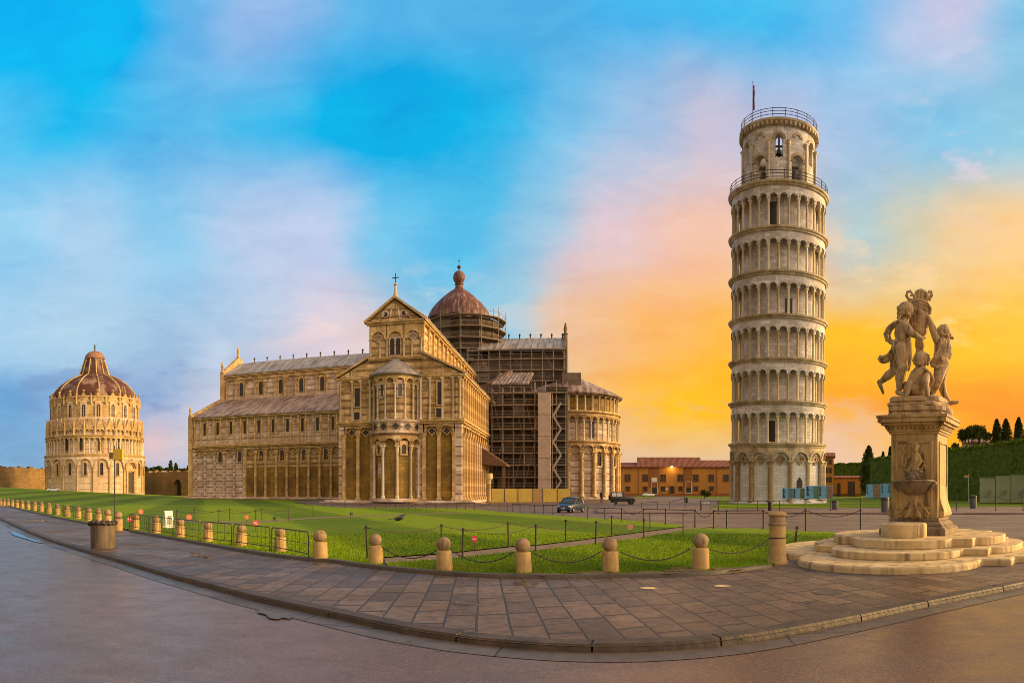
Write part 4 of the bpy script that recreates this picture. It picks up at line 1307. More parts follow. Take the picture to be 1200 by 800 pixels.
# upper tier
au = MB(); au.lathe([(AR - 0.45, 11.1), (AR - 0.45, 17.1)], 40, (ac, 0), -pi, 0); upr = au.build('apse_upper_wall', M['cath'], ap, 30)
nb = 7; pa = 2 * half / nb; ar = MB(); spr = 16.0
for k in range(nb):
    s = -half + (k + 0.5) * pa
    arch_bay(ar, mpa, s, pa, spr - 0.1, 17.0, spr - 0.1, spr, pa * 0.36, -0.46, -0.05, 10)
    archivolt(ar, mpa, s, spr, pa * 0.36, pa * 0.48, -0.2, 0.06, 10)
ar.build('arcade', M['cath_trim'], upr, 30)
cme = column_mesh('apse_column2', spr - 0.1 - 11.15, 0.14, M['column'], 9)
for k in range(nb + 1):
    s = -half + k * pa; put('column', cme, upr, mpa(s, 11.15, -0.12), -pi / 2 + s / AR)
for k in (2, 4):
    s = -half + (k + 0.5) * pa
    wm = MB(); arch_bay(wm, mpa, s, 0.95, 13.9, 16.3, 14.1, 15.5, 0.26, -0.46, -0.22, 8); fr = wm.build('window', M['cath_light'], upr)
    g = MB(); mbox(g, mpa, s - 0.3, s + 0.3, 14.0, 15.9, -0.6, -0.42); g.build('pane', M['glass'], fr)
rf = MB(); rf.lathe([(AR + 0.05, 16.95), (AR + 0.5, 17.0), (AR + 0.55, 17.18), (AR * 0.55, 18.6), (0.05, 19.7)], 40, (ac, 0), -pi, 0)
rf.build('apse_roof', plain('apse_lead', (0.36, 0.36, 0.38), (0.22, 0.2, 0.2), 1.2, 0.5, bump=0.2), ap, 40)
# ---- gabled clerestory front
gw = MB(); mbox(gw, frontm, G0, G1, ZA - 0.3, ZTOP, -0.6, -0.15); gf = gw.build('clerestory_front', M['cath'], cath)
gm_ = (G0 + G1) / 2
for s, w_ in ((gm_ - 2.45, 0), (gm_ - 0.05, 1), (gm_ + 2.4, 0)):
    rr = 0.92
    am = MB(); arch_bay(am, frontm, s, 2.3, 22.2, 24.2, 22.2, 22.3, rr, -0.16, 0.0, 12); archivolt(am, frontm, s, 22.3, rr, rr * 1.25, -0.05, 0.12, 12); am.build('blind_arch', M['cath_trim'], gf, 30)
    if w_:
        wm = MB()
        for q in (-0.42, 0.42): arch_bay(wm, frontm, s + q, 0.84, 19.9, 22.6, 20.1, 22.0, 0.31, -0.16, -0.02, 8)
        fr = wm.build('window', M['cath_light'], gf); g = MB(); mbox(g, frontm, s - 0.78, s + 0.78, 20.05, 22.4, -0.3, -0.13); g.build('pane', M['dark'], fr)
    else:
        l1 = MB(); diamond(l1, frontm, s, 22.45, 0.62, -0.16, -0.1); ob = l1.build('lozenge', M['column_brown'], gf)
        l2 = MB(); lozenge(l2, frontm, s, 22.45, 0.68, -0.15, 0.02, 0.22); lozenge(l2, frontm, s, 22.45, 0.36, -0.15, -0.04, 0.3); l2.build('lozenge_frame', M['cath_light'], ob)
colset(gf, frontm, [G0 + 0.2, G0 + 1.5, gm_ - 1.2, gm_ + 1.15, G1 - 1.45, G1 - 0.2], 19.7, 22.25, 0.14, -0.05)
cornice('cornice', frontm, G0 - 0.3, G1 + 0.3, ZTOP + 0.05, gf, 0.5, 0.45)
cornice('cornice', frontm, G0 - 0.1, G1 + 0.1, 19.75, gf, 0.35, 0.35)
AP = 27.7
pd = MB(); pd.ext([(G0, -0.1, ZTOP), (G1, -0.1, ZTOP), (gm_, -0.1, AP - 0.2)], (0, 0.7, 0)); ped = pd.build('pediment', M['cath'], cath)
for sg in (-1, 1):
    e = G0 if sg < 0 else G1
    g = MB(); g.ext([(e + sg * 0.55, -0.6, ZTOP - 0.15), (gm_, -0.6, AP - 0.05), (gm_, -0.6, AP + 0.3), (e + sg * 0.55, -0.6, ZTOP + 0.18)], (0, 0.9, 0)); g.build('raking_cornice', M['cath_trim'], ped)
for q in (-1.35, 1.25):
    d = MB(); d.cyl((gm_ + q, -0.2, ZTOP + 0.95), (gm_ + q, -0.13, ZTOP + 0.95), 0.33, None, 14); ob = d.build('rosette', M['dark'], ped)
    d = MB(); d.lathe([(0.33, 0), (0.5, 0), (0.5, 0.12), (0.33, 0.12)], 16); d.v = [(gm_ + q + x, -0.24 + z, ZTOP + 0.95 + y) for x, y, z in d.v]; d.build('rosette_ring', M['cath_light'], ob, 30)
d = MB()
for q in (-2.4, -0.75, 0.7, 2.35): d.bar((gm_ + q, -0.18, ZTOP + 0.1), (gm_ + q * 0.6, -0.18, ZTOP + 1.1 + (2.4 - abs(q)) * 0.4), 0.2)
d.build('pediment_relief', M['cath_light'], ped)
d = MB(); d.lathe([(0.4, AP), (0.3, AP + 0.5), (0.16, AP + 0.7), (0.15, AP + 1.7), (0.28, AP + 1.8), (0.0, AP + 2.1)], 8, (gm_, 0))
fin = d.build('finial', M['cath_trim'], cath, 30)
d = MB(); d.bar((gm_, 0, AP + 2.0), (gm_, 0, AP + 3.3), 0.1); d.bar((gm_ - 0.45, 0, AP + 2.75), (gm_ + 0.45, 0, AP + 2.75), 0.1); d.build('cross', M['iron'], fin)
# transept roof
ribs_roof('transept_roof', (G1 + 0.6, -0.3, ZTOP + 0.05), (G1 + 0.6, 48, ZTOP + 0.05), (gm_, 48, AP), (gm_, -0.3, AP), cath, M['lead'], 14)
ribs_roof('transept_roof', (G0 - 0.6, -0.3, ZTOP + 0.05), (G0 - 0.6, 48, ZTOP + 0.05), (gm_, 48, AP), (gm_, -0.3, AP), cath, M['lead'], 14)
# ---- east flank of the transept
FL = 26.0
blind_tier(cath, flankm, 0.9, FL, 11, 0.5, ZM, pi / 2, loz=False, wins=(6, 9), infill='cath')
cornice('cornice', flankm, -0.3, FL, ZM, cath, 0.5, 0.5)
u = MB(); mbox(u, flankm, 0.0, FL, ZM, ZA - 0.3, -0.8, -0.14); fu = u.build('upper_wall', M['cath'], cath)
pm = pil_mesh('pilaster', ZA - 0.35 - ZM, 0.34, 0.28, M['cath_trim'])
for k in range(14):
    put('pilaster', pm, fu, (0.02 - 0.1, 0.35 + k * (FL - 0.6) / 13, ZM), pi / 2)
for k in (2, 5, 8, 11):
    slit(fu.parent, flankm, 0.35 + (k + 0.5) * (FL - 0.6) / 13, 13.4, 15.6, 0.6, off=-0.14)
cornice('cornice', flankm, -0.3, FL, ZA - 0.02, cath, 0.5, 0.4)
cl = MB(); clm = flat(G1, 0, 0, 1, 1, 0); mbox(cl, clm, 0.2, 46, 19.6, ZTOP - 0.2, -0.5, -0.12); cw = cl.build('clerestory_wall', M['cath'], cath)
pm = pil_mesh('pilaster', ZTOP - 0.3 - 20.0, 0.36, 0.28, M['cath_trim'])
for k in range(15): put('pilaster', pm, cw, (G1 - 0.08, 0.4 + k * 3.2, 20.0), pi / 2)
for k in range(1, 14, 2): slit(cath, clm, 0.4 + (k + 0.5) * 3.2, 20.6, 23.4, 0.9, off=-0.12)
cornice('cornice', clm, -0.3, 47, ZTOP + 0.02, cath, 0.6, 0.4)
M['ped_brown'] = plain('chute_boards', (0.15, 0.085, 0.05), (0.09, 0.05, 0.03), 2)
# dark canopy roof over the side door
cpm = MB(); cpm.ext([(0.1, 18.0, 5.9), (4.0, 18.0, 5.7), (4.0, 18.0, 5.95), (0.1, 18.0, 8.6)], (0, 7.0, 0)); cpm.bar((3.7, 18.3, 0), (3.7, 18.3, 5.75), 0.22); cpm.bar((3.7, 24.7, 0), (3.7, 24.7, 5.75), 0.22)
cpm.build('porch_roof', M['ped_brown'], cath)
dr = MB(); mbox(dr, flankm, 21.2, 24.2, 0.5, 5.0, -0.3, 0.06); dr.build('door', M['dark'], cath)

# ---- nave
NA, NB_ = -63.5, 36.0      # west end, aisle wall plane
NC_ = 50.0                 # clerestory plane
NZ, NR = 28.4, 32.4
nav = MB()
nav.box(NA + 0.6, -2, NB_ + 0.75, 78, -0.5, ZA)
nav.box(NA + 0.6, 12, NC_ + 0.45, 64, ZA - 0.5, NZ)
nav.build('nave_body', M['cath_light'], cath)
navem = flat(0, NB_, 1, 0, 0, -1)
ptn = 2.36
nwest = 5
blind_tier(cath, navem, NA + 0.7, NA + 0.7 + nwest * ptn, nwest, 0.5, ZM, 0, infill='cath_light', wins=(2, 4), pil_m='cath_light', pil_w=0.34)
blind_tier(cath, navem, NA + 0.7 + nwest * ptn + 0.25, NA + 0.7 + 14 * ptn + 0.25, 9, 0.5, ZM, 0, wins=(1, 3, 5, 7), infill='infill')
cpn = MB(); mbox(cpn, navem, NA, NA + 0.55, 0.5, ZM, -0.9, 0.05); cpn.build('corner_pier', M['cath_light'], cath)
cpn = MB(); mbox(cpn, navem, NA + 0.75 + nwest * ptn - 0.2, NA + 0.75 + nwest * ptn + 0.35, 0.5, ZM - 0.4, -0.3, 0.04)
cpn.build('pier', M['cath_light'], cath)
# pale upper half of the ochre bays
ub = MB(); mbox(ub, navem, NA + 0.7 + nwest * ptn + 0.3, NA + 0.7 + 14 * ptn, 6.6, 9.0, -0.4, -0.285); ub.build('striped_courses', M['cath'], cath)
cornice('cornice', navem, NA - 0.35, -17, ZM + 0.1, cath, 0.6, 0.5)
u = MB(); mbox(u, navem, NA, -17, ZM, ZA - 0.3, -0.8, -0.14); nu = u.build('upper_wall', M['cath_light'], cath)
pm = pil_mesh('pilaster', ZA - 0.35 - ZM, 0.26, 0.24, M['cath_trim'])
PU = 1.62
for k in range(22): put('pilaster', pm, nu, (NA + 0.4 + k * PU, NB_ - 0.06 + 0.1, ZM + 0.1), 0)
for k in range(11): slit(cath, navem, NA + 0.4 + (2 * k + 1.5) * PU, 13.6, 16.2, 0.62, off=-0.14)
for k in range(10):
    l1 = MB(); s = NA + 0.4 + (2 * k + 2.5) * PU
    diamond(l1, navem, s, 15.7, 0.42, -0.15, -0.1); l1.build('lozenge', M['column_brown'], nu)
cornice('cornice', navem, NA - 0.4, -17, ZA + 0.02, cath, 0.6, 0.42)
ribs_roof('aisle_roof', (NA - 0.3, NB_ - 0.7, ZA + 0.02), (-13, NB_ - 0.7, ZA + 0.02), (-13, NC_, 22.6), (NA - 0.3, NC_, 22.6), cath, M['roof'], 30)
cleM = flat(0, NC_, 1, 0, 0, -1)
PC = 2.5
c_ = MB(); mbox(c_, cleM, NA, -9, 22.0, NZ - 0.3, -0.6, -0.2); nc = c_.build('clerestory_wall', M['cath_light'], cath)
ar = MB(); spr = NZ - 1.9
for k in range(20):
    s = NA + 0.5 + (k + 0.5) * PC
    arch_bay(ar, cleM, s, PC, spr - 0.1, NZ - 0.3, spr - 0.1, spr, 0.86, -0.22, 0.0, 10); archivolt(ar, cleM, s, spr, 0.86, 1.1, -0.1, 0.12, 10)
ar.build('blind_arcade', M['cath'], nc, 30)
pm = pil_mesh('pilaster', spr - 0.1 - 22.5, 0.34, 0.26, M['cath_trim'])
for k in range(20): put('pilaster', pm, nc, (NA + 0.5 + k * PC, NC_ - 0.02, 22.5), 0)
for k in range(1, 20, 2):
    s = NA + 0.5 + (k + 0.5) * PC
    wm = MB(); arch_bay(wm, cleM, s, 1.5, 23.4, 27.2, 23.6, 26.2, 0.5, -0.21, -0.05, 8); fr = wm.build('window', M['cath_trim'], cath)
    g = MB(); mbox(g, cleM, s - 0.55, s + 0.55, 23.5, 26.8, -0.3, -0.185); g.build('pane', M['glass'], fr)
cornice('cornice', cleM, NA - 0.3, -9, NZ + 0.05, cath, 0.5, 0.45)
NMID = NC_ + 7.2
ribs_roof('nave_roof', (NA - 0.2, NC_ - 0.6, NZ + 0.05), (-6, NC_ - 0.6, NZ + 0.05), (-6, NMID, NR), (NA - 0.2, NMID, NR), cath, M['lead'], 26)
ribs_roof('nave_roof', (NA - 0.2, 65, NZ + 0.05), (-6, 65, NZ + 0.05), (-6, NMID, NR), (NA - 0.2, NMID, NR), cath, M['lead'])
kn = MB(); kn.lathe([(0.16, 0), (0.16, 0.7), (0.28, 0.8), (0.0, 1.2)], 6); kme = kn.mesh('ridge_knob', M['iron'])
for k in range(14): put('ridge_knob', kme, cath, (NA + 4 + k * 3.4, NMID, NR + 0.15))
# west front seen on edge
wf = MB(); wf.ext([(NA - 0.9, NC_ - 0.8, ZA), (NA - 0.9, NC_ - 0.8, NZ + 0.9), (NA - 0.9, NMID, NR + 1.8), (NA - 0.9, 65.2, NZ + 0.9), (NA - 0.9, 65.2, ZA)], (0.9, 0, 0))
wf.ext([(NA - 0.85, NB_ - 0.7, 0), (NA - 0.85, NB_ - 0.7, ZA + 0.6), (NA - 0.85, NC_ - 0.8, 23.2), (NA - 0.85, NC_ - 0.8, 0)], (0.8, 0, 0))
wfo = wf.build('west_front', M['cath_trim'], cath)
sm = MB(); sm.lathe([(0.4, 0), (0.4, 0.5), (0.22, 0.6), (0.36, 1.2), (0.3, 1.8), (0.14, 2.0), (0.2, 2.3), (0, 2.55)], 8); sme = sm.mesh('statue', M['cath_trim'], 40)
put('statue', sme, wfo, (NA - 0.45, NMID, NR + 1.8)); put('statue', sme, wfo, (NA - 0.45, NC_ - 0.6, NZ + 0.9)); put('statue', sme, wfo, (NA - 0.45, NB_ - 0.5, ZA + 0.7), 0, (0.8,) * 3)
# stone platform before the nave
pf = MB()
for i, (d, z) in enumerate(((2.4, 0.16), (1.9, 0.32), (1.4, 0.49))):
    pf.box(NA - d, WT - 2.6, NB_ - d, NB_ + 3, -0.5 + 0.003 * i, z)
pf.build('stepped_base', M['cath_light'], cath)
ps = [(ca(345, 9), 9), (WT - 2.5, -5.5), (4.5, -5.5), (4.5, -2.5), (WT - 2.5, 30), (ca(345, 9) - 3, 30)]
m = MB(); m.prism([tuple((CB + CU * a + CDV * b).xy) for a, b in ps], -0.05, 0.10)
tag(m.build('terrace', M['pinkpave']), kind='structure')

# ---- choir behind the scaffolding
M['choir'] = stone('choir_wall', (0.24, 0.185, 0.14), (0.17, 0.13, 0.095), (0.07, 0.05, 0.035), 0.5, (1.2, 0.5))
ch = MB(); ch.box(0.9, 11.8, 33, 76, -0.5, 19.0); ch.box(-3, 12.2, NC_, 65, 18, 30.2)
ch.build('choir_body', M['choir'], cath)
ribs_roof('choir_roof', (-5, NC_ - 2.4, 30.0), (12.6, NC_ - 2.4, 30.0), (12.6, NMID, 34.2), (-5, NMID, 34.2), cath, M['lead'], 12)
ribs_roof('choir_aisle_roof', (0.4, 28.0, 20.0), (6.8, 28.0, 20.0), (6.8, 42, 24.2), (0.4, 42, 24.2), cath, M['roof'], 10)
for k in range(6): put('ridge_knob', kme, cath, (0.5 + k * 2.3, NMID, 34.3))
eg = MB(); eg.ext([(12.3, NC_ - 2.0, 24), (12.3, NC_ - 2.0, 30.6), (12.3, NMID, 35.4), (12.3, 66, 30.6), (12.3, 66, 24)], (0.8, 0, 0)); ego = eg.build('east_gable', M['choir'], cath)
pz = MB(); pz.lathe([(0.42, 0), (0.42, 1.6), (0.6, 1.7), (0.3, 2.0), (0.42, 2.6), (0.3, 3.3), (0.18, 3.5), (0.24, 3.8), (0, 4.05)], 8, (12.7, NMID - 4.2)); pz.v = [(x, y, z + 32.6) for x, y, z in pz.v]
pz.build('statue', M['choir'], cath, 40)

# ---- main apse at the east end
EA, EBY = ca(667, 52.0), 52.0
ER = 10.3
mpe = cylmap(EA, EBY, ER, -pi / 2)
E1, E2, E3 = 11.2, 16.9, 20.6
ew = MB(); ew.lathe([(ER + 0.3, -0.3), (ER + 0.3, 0.5), (ER - 0.35, 0.7), (ER - 0.35, E1)], 72, (EA, EBY)); ew.lathe([(ER - 0.9, E1), (ER - 0.9, E3)], 72, (EA, EBY))
es = ew.build('main_apse', M['cath_light'], cath, 30)
s_end = ER * 1.75
n1 = 7; w1_ = s_end / n1; ar = MB(); spr = E1 - 0.6 - w1_ * 0.4
for k in range(-3, n1):
    s = (k + 0.5) * w1_
    arch_bay(ar, mpe, s, w1_, spr - 0.1, E1 - 0.1, spr - 0.1, spr, w1_ * 0.38, -0.38, 0.0, 12); archivolt(ar, mpe, s, spr, w1_ * 0.38, w1_ * 0.49, -0.1, 0.18, 12)
ar.build('blind_arcade', M['cath'], es, 30)
cme = column_mesh('apse_col3', spr - 0.7, 0.36, M['cath_trim'], 12)
for k in range(-3, n1 + 1): put('half_column', cme, es, mpe(k * w1_, 0.6, -0.05), -pi / 2 + k * w1_ / ER)
for k in range(-3, n1):
    s = (k + 0.5) * w1_
    if k in (2, 4):
        wm = MB(); arch_bay(wm, mpe, s, 1.7, 6.3, 9.9, 6.6, 8.9, 0.5, -0.36, -0.1, 8); fr = wm.build('window', M['cath_trim'], es)
        g = MB(); mbox(g, mpe, s - 0.55, s + 0.55, 6.5, 9.5, -0.6, -0.32); g.build('pane', M['glass'], fr)
    else:
        l1 = MB(); diamond(l1, mpe, s, spr + 0.2, 0.72, -0.37, -0.3); ob = l1.build('lozenge', M['column_brown'], es)
        l2 = MB(); lozenge(l2, mpe, s, spr + 0.2, 0.78, -0.36, -0.12, 0.22); l2.build('lozenge_frame', M['cath_light'], ob)
for zt in (E1, E2):
    c2 = MB(); c2.lathe([(ER - 0.9, zt - 0.15), (ER + 0.25, zt - 0.15), (ER + 0.45, zt + 0.05), (ER + 0.45, zt + 0.28), (ER - 0.9, zt + 0.32)], 72, (EA, EBY)); c2.build('cornice', M['cath_trim'], es, 30)
n2 = 12; w2_ = s_end / n2; ar = MB(); spr = E2 - 1.45
for k in range(-4, n2):
    s = (k + 0.5) * w2_
    arch_bay(ar, mpe, s, w2_, spr - 0.1, E2 - 0.1, spr - 0.1, spr, w2_ * 0.37, -0.4, 0.0, 10, back=True); archivolt(ar, mpe, s, spr, w2_ * 0.37, w2_ * 0.49, -0.1, 0.12, 10)
ar.build('arcade', M['cath'], es, 30)
cme = column_mesh('apse_col4', spr - 0.1 - E1 - 0.3, 0.17, M['column'], 9)
for k in range(-4, n2 + 1): put('column', cme, es, mpe(k * w2_, E1 + 0.3, -0.2), -pi / 2 + k * w2_ / ER)
mpi = cylmap(EA, EBY, ER - 0.9, -pi / 2)
for s, z0, z1 in ((2.9 * 1.6, 12.0, 15.2), (9.4, 12.4, 15.4)):
    g = MB(); mbox(g, mpi, s - 0.6, s + 0.6, z0, z1, -0.2, 0.03); g.build('window', M['dark'], es)
n3 = 11; w3_ = s_end / n3
cme = column_mesh('apse_col5', E3 - E2 - 0.75, 0.19, M['column'], 9)
for k in range(-4, n3 + 1): put('column', cme, es, mpe(k * w3_, E2 + 0.32, -0.3), -pi / 2 + k * w3_ / ER)
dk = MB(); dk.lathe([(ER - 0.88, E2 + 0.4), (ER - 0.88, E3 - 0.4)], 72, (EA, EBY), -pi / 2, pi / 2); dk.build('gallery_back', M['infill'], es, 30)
rf = MB(); rf.lathe([(ER - 0.9, E3 - 0.45), (ER + 0.1, E3 - 0.45), (ER + 0.7, E3 - 0.1), (ER + 0.75, E3 + 0.12), (ER * 0.5, E3 + 3.0), (0.3, E3 + 5.0)], 72, (EA, EBY)); rf.build('apse_roof', M['roof'], es, 40)
pr = MB(); pr.box(EA - 1.3, EA + 2.4, EBY - 7.5, EBY + 6, E3 + 0.5, E3 + 4.2); pr.build('apse_attic', M['choir'], es)

# ---- dome over the crossing
DA, DB_ = ca(538, 57.0), 57.0
ZD0 = cz(366.5, DA, DB_ - 7.0); ZD1 = cz(335, DA, DB_)
RD = 6.75
dr = MB(); dr.lathe([(RD + 0.2, 24), (RD + 0.2, ZD0 - 0.4), (RD + 0.5, ZD0 - 0.3), (RD + 0.5, ZD0)], 8, (DA, DB_), pi / 8, pi / 8 + 2 * pi)
drum = dr.build('drum', M['choir'], cath)
dt = NT('dome_lead')
o = dt.sep()
vv = dt.comb(dt.math('MULTIPLY', dt.math('ARCTAN2', dt.math('SUBTRACT', o[1], DB_), dt.math('SUBTRACT', o[0], DA)), 9.0), dt.math('MULTIPLY', o[2], 0.35))
nA = dt.noise(1.3, 6, 0.65, vec=vv); nB = dt.noise(1.1, 4, 0.6)
colr = dt.mix(dt.rng(nA, 0.50, 0.60), (0.085, 0.027, 0.026), (0.31, 0.21, 0.20))
colr = dt.mix(dt.rng(nB, 0.4, 0.7, 0, 0.5), colr, (0.09, 0.04, 0.03))
dt.bump(nA, 0.4, 0.1)
M['dome'] = dt.fin(colr, 0.6)
dm = MB()
prof = [(RD + 0.35, ZD0 - 0.02)] + [(RD * (1 - (i / 14) ** 1.75), ZD0 + (ZD1 - ZD0) * i / 14) for i in range(14)] + [(0.5, ZD1 + 0.1)]
dm.lathe(prof, 144, (DA, DB_), ripple=lambda a, z: 0.022 * max(0, cos(a * 20)) ** 4)
dome = dm.build('dome', M['dome'], cath, 50)
zb = cz(333, DA, DB_); zt = cz(317, DA, DB_); rb = 1.28
lb = MB(); lb.lathe([(0.9, zb - 0.9), (0.75, zb - 0.2), (1.0, zb), (0.8, zb + 0.15)] + [(rb * sin(pi * (0.2 + 0.8 * i / 12)), (zb + zt) / 2 - (zt - zb) / 2 * cos(pi * (0.2 + 0.8 * i / 12)) * 1.0) for i in range(12)] + [(0.12, zt), (0.14, zt + 0.5)], 24, (DA, DB_), ripple=lambda a, z: 0.03 * cos(a * 12))
lb.build('lantern_ball', M['dome'], dome, 50)
fn = MB(); fn.ball((DA, DB_, zt + 0.75), 0.42, 12, 8); fn.cyl((DA, DB_, zt + 1.0), (DA, DB_, zt + 2.6), 0.06, None, 6); fn.bar((DA - 0.3, DB_, zt + 2.1), (DA + 0.3, DB_, zt + 2.1), 0.07)
fn.build('finial_cross', M['iron'], dome, 40)

# ------------------------------------------------------------------ scaffolding
scaf = thing('scaffolding', 'tall brown scaffolding with plank decks covering the choir wall of the cathedral', 'scaffolding', (CX, CY, 0), -PHI)
SB = 27.0
SA0, SA1 = 0.6, ca(664.5, SB)
pole = MB(); pole.cyl((0, 0, 0), (0, 0, 1), 0.07, None, 6); pol = pole.mesh('pole', M['steel'])
xs = [SA0 + (SA1 - SA0) * i / 7 for i in range(8)]
lev = [2.0 + 2.05 * i for i in range(9)]
ztop = 20.3
for x in xs:
    for y in (SB, SB + 1.3):
        put('pole', pol, scaf, (x, y, 0), 0, (1, 1, ztop if x > 6.6 else 19.4))
for z in lev:
    m = MB(); m.box(SA0 - 0.2, SA1 + 0.2, SB - 0.1, SB + 1.4, z - 0.06, z); m.box(SA0 - 0.2, SA1 + 0.2, SB - 0.14, SB - 0.10, z - 0.1, z + 0.16); m.build('platform', M['plank'], scaf)
    m = MB(); m.bar((SA0 - 0.3, SB - 0.05, z + 1.0), (SA1 + 0.3, SB - 0.05, z + 1.0), 0.06); m.bar((SA0 - 0.3, SB - 0.05, z + 0.55), (SA1 + 0.3, SB - 0.05, z + 0.55), 0.05); m.build('guard_rail', M['steel'], scaf)
# upper stage against the clerestory
UB = NC_ - 3.2
UA0, UA1 = ca(548, UB), ca(661, UB)
xs2 = [UA0 + (UA1 - UA0) * i / 9 for i in range(10)]
for x in xs2:
    for y in (UB, UB + 1.3): put('pole', pol, scaf, (x, y, 20), 0, (1, 1, 10.6 if y > UB else 10.2))
for z in (21.4, 23.6, 25.8, 28.0, 29.9):
    m = MB(); m.box(UA0 - 0.2, UA1 + 0.4, UB - 0.1, UB + 1.4, z - 0.06, z); m.box(UA0 - 0.2, UA1 + 0.4, UB - 0.14, UB - 0.10, z - 0.1, z + 0.16); m.build('platform', M['plank'], scaf)
    if z < 29:
        m = MB(); m.bar((UA0 - 0.3, UB - 0.05, z + 1.0), (UA1 + 0.3, UB - 0.05, z + 1.0), 0.06); m.bar((UA0, UB - 0.05, z + 0.5), (UA1, UB - 0.05, z + 0.5), 0.05); m.build('guard_rail', M['steel'], scaf)
for i in (2, 5, 8):
    m = MB(); m.bar((xs2[i], UB - 0.08, 21.4), (xs2[min(i + 1, 9)], UB - 0.08, 25.8), 0.06); m.bar((xs2[i], UB - 0.08, 25.8), (xs2[max(i - 1, 0)], UB - 0.08, 29.9), 0.06); m.build('brace', M['steel'], scaf)
for i in (0, 2, 3):
    m = MB(); m.bar((xs[i], SB - 0.08, 2.0), (xs[i + 1], SB - 0.08, 10.2), 0.06); m.bar((xs[i + 1], SB - 0.08, 10.2), (xs[i], SB - 0.08, 18.4), 0.06); m.build('brace', M['steel'], scaf)
# brown debris netting hung behind the decks, in panels
nett = NT('debris_netting')
nn = nett.noise(1.2, 5, 0.6); n9 = nett.noise(9, 3, 0.6)
colr = nett.mix(nett.rng(nn, 0.35, 0.65), (0.135, 0.105, 0.08), (0.075, 0.058, 0.045)); colr = nett.mix(nett.rng(n9, 0.4, 0.7, 0, 0.5), colr, (0.045, 0.032, 0.025))
nett.bump(nn, 0.5, 0.2)
M['net'] = nett.fin(colr, 0.95, spec=0.1)
for i in range(7):
    for j, z in enumerate(lev[:-1]):
        if (i * 5 + j * 3) % 7 == 0 or i == 6: continue
        m = MB(); n = 6; yy = SB + 1.36 + 0.1 * ((i + j) % 3)
        vs = []
        for k in range(n + 1):
            x = xs[i] + (xs[i + 1] - xs[i]) * k / n; sag = 0.07 * sin(k * 2.1 + i + j)
            vs += [(x, yy + sag, z + 0.02), (x, yy - sag, z + 1.95)]
        m.add(vs, [(2 * k, 2 * k + 2, 2 * k + 3, 2 * k + 1) for k in range(n)])
        o = m.build('netting', M['net'], scaf, 60); o.modifiers.new('thick', 'SOLIDIFY').thickness = 0.015
# pale boxed hoist shaft and its stair tower
hx0, hx1 = ca(630.5, SB - 1.3), ca(645.5, SB - 1.3)
hz1 = cz(460.5, hx0, SB - 1.3)
hs = MB(); hs.box(hx0, hx1, SB - 1.6, SB - 0.2, 0.1, hz1)
shaft = hs.build('hoist_shaft', plain('hoist_panels', (0.50, 0.41, 0.37), (0.40, 0.32, 0.28), 0.9, 0.7), scaf, bevel=0.03)
for k in range(1, 5):
    sm_ = MB(); sm_.box(hx0 - 0.02, hx1 + 0.02, SB - 1.63, SB - 0.18, k * hz1 / 5 - 0.05, k * hz1 / 5 + 0.05); sm_.build('shaft_band', M['plank'], shaft)
sx0, sx1 = hx1 + 0.35, SA1 - 0.2
st_n = 7
for k in range(st_n):
    z0, z1 = 1.2 + k * 2.2, 1.2 + (k + 1) * 2.2
    a, b = ((sx0, z0), (sx1 - 0.8, z1)) if k % 2 == 0 else ((sx1 - 0.8, z0), (sx0, z1))
    m = MB(); m.bar((a[0], SB - 0.9, a[1]), (b[0], SB - 0.9, b[1]), 0.16, 0.3)
    m.bar((a[0], SB - 0.25, a[1]), (b[0], SB - 0.25, b[1]), 0.16, 0.3)
    for q in range(9):
        t = (q + 0.5) / 9; m.cb((a[0] + (b[0] - a[0]) * t, SB - 0.57, a[1] + (b[1] - a[1]) * t), (0.26, 0.6, 0.04))
    m.build('stair_flight', plain('stair_metal', (0.40, 0.38, 0.36), (0.3, 0.28, 0.26), 3, 0.5) if k == 0 else bpy.data.materials['stair_metal'], scaf)
for x in (sx0 - 0.1, sx1):
    put('pole', pol, scaf, (x, SB - 1.0, 0), 0, (1, 1, 18))
bk = MB(); bk.box(SA1 - 3.6, SA1 + 0.15, SB + 0.9, SB + 1.05, 0.2, 19.5); bk.build('dark_sheeting', plain('dark_sheet', (0.05, 0.04, 0.03), (0.03, 0.025, 0.02), 1), scaf)
# slanted prop of boards leaning on the aisle roof
pp = MB(); pp.bar((-0.2, 29, 20.3), (2.2, 44, 25.2), 0.8, 0.3); pp.build('rubbish_chute', M['ped_brown'], scaf)

scd = thing('scaffolding', 'ring of scaffold decks wrapped round the drum below the reddish dome', 'scaffolding', (CX, CY, 0), -PHI)
SX, SY = ca(547, 57.0), 57.0
RS = 8.5
dl = [27.0 + 2.3 * i for i in range(7)]
top = cz(367, SX, SY - RS)
dl = [top - 2.35 * i for i in range(7)]
for z in dl:
    m = MB(); m.lathe([(RS - 1.4, z - 0.08), (RS + 0.1, z - 0.08), (RS + 0.1, z + 0.1), (RS - 1.4, z)], 12, (SX, SY)); m.build('platform', M['plank'], scd)
    m = MB(); m.tube([(SX + RS * cos(2 * pi * i / 12), SY + RS * sin(2 * pi * i / 12), z + 1.0) for i in range(13)], 0.05, 5); m.build('guard_rail', M['steel'], scd)
for k in range(12):
    a = 2 * pi * k / 12
    for rr in (RS, RS - 1.3):
        put('pole', pol, scd, (SX + rr * cos(a), SY + rr * sin(a), 22), 0, (1, 1, top - 22 + (0.3 if k in (3, 2, 10) else (2.1 if k in (0, 1, 11, 6) else 1.1))))
nt = MB(); nt.lathe([(RS - 1.45, 22), (RS - 1.45, top - 0.2)], 12, (SX, SY)); nt.build('netting', M['net'], scd)
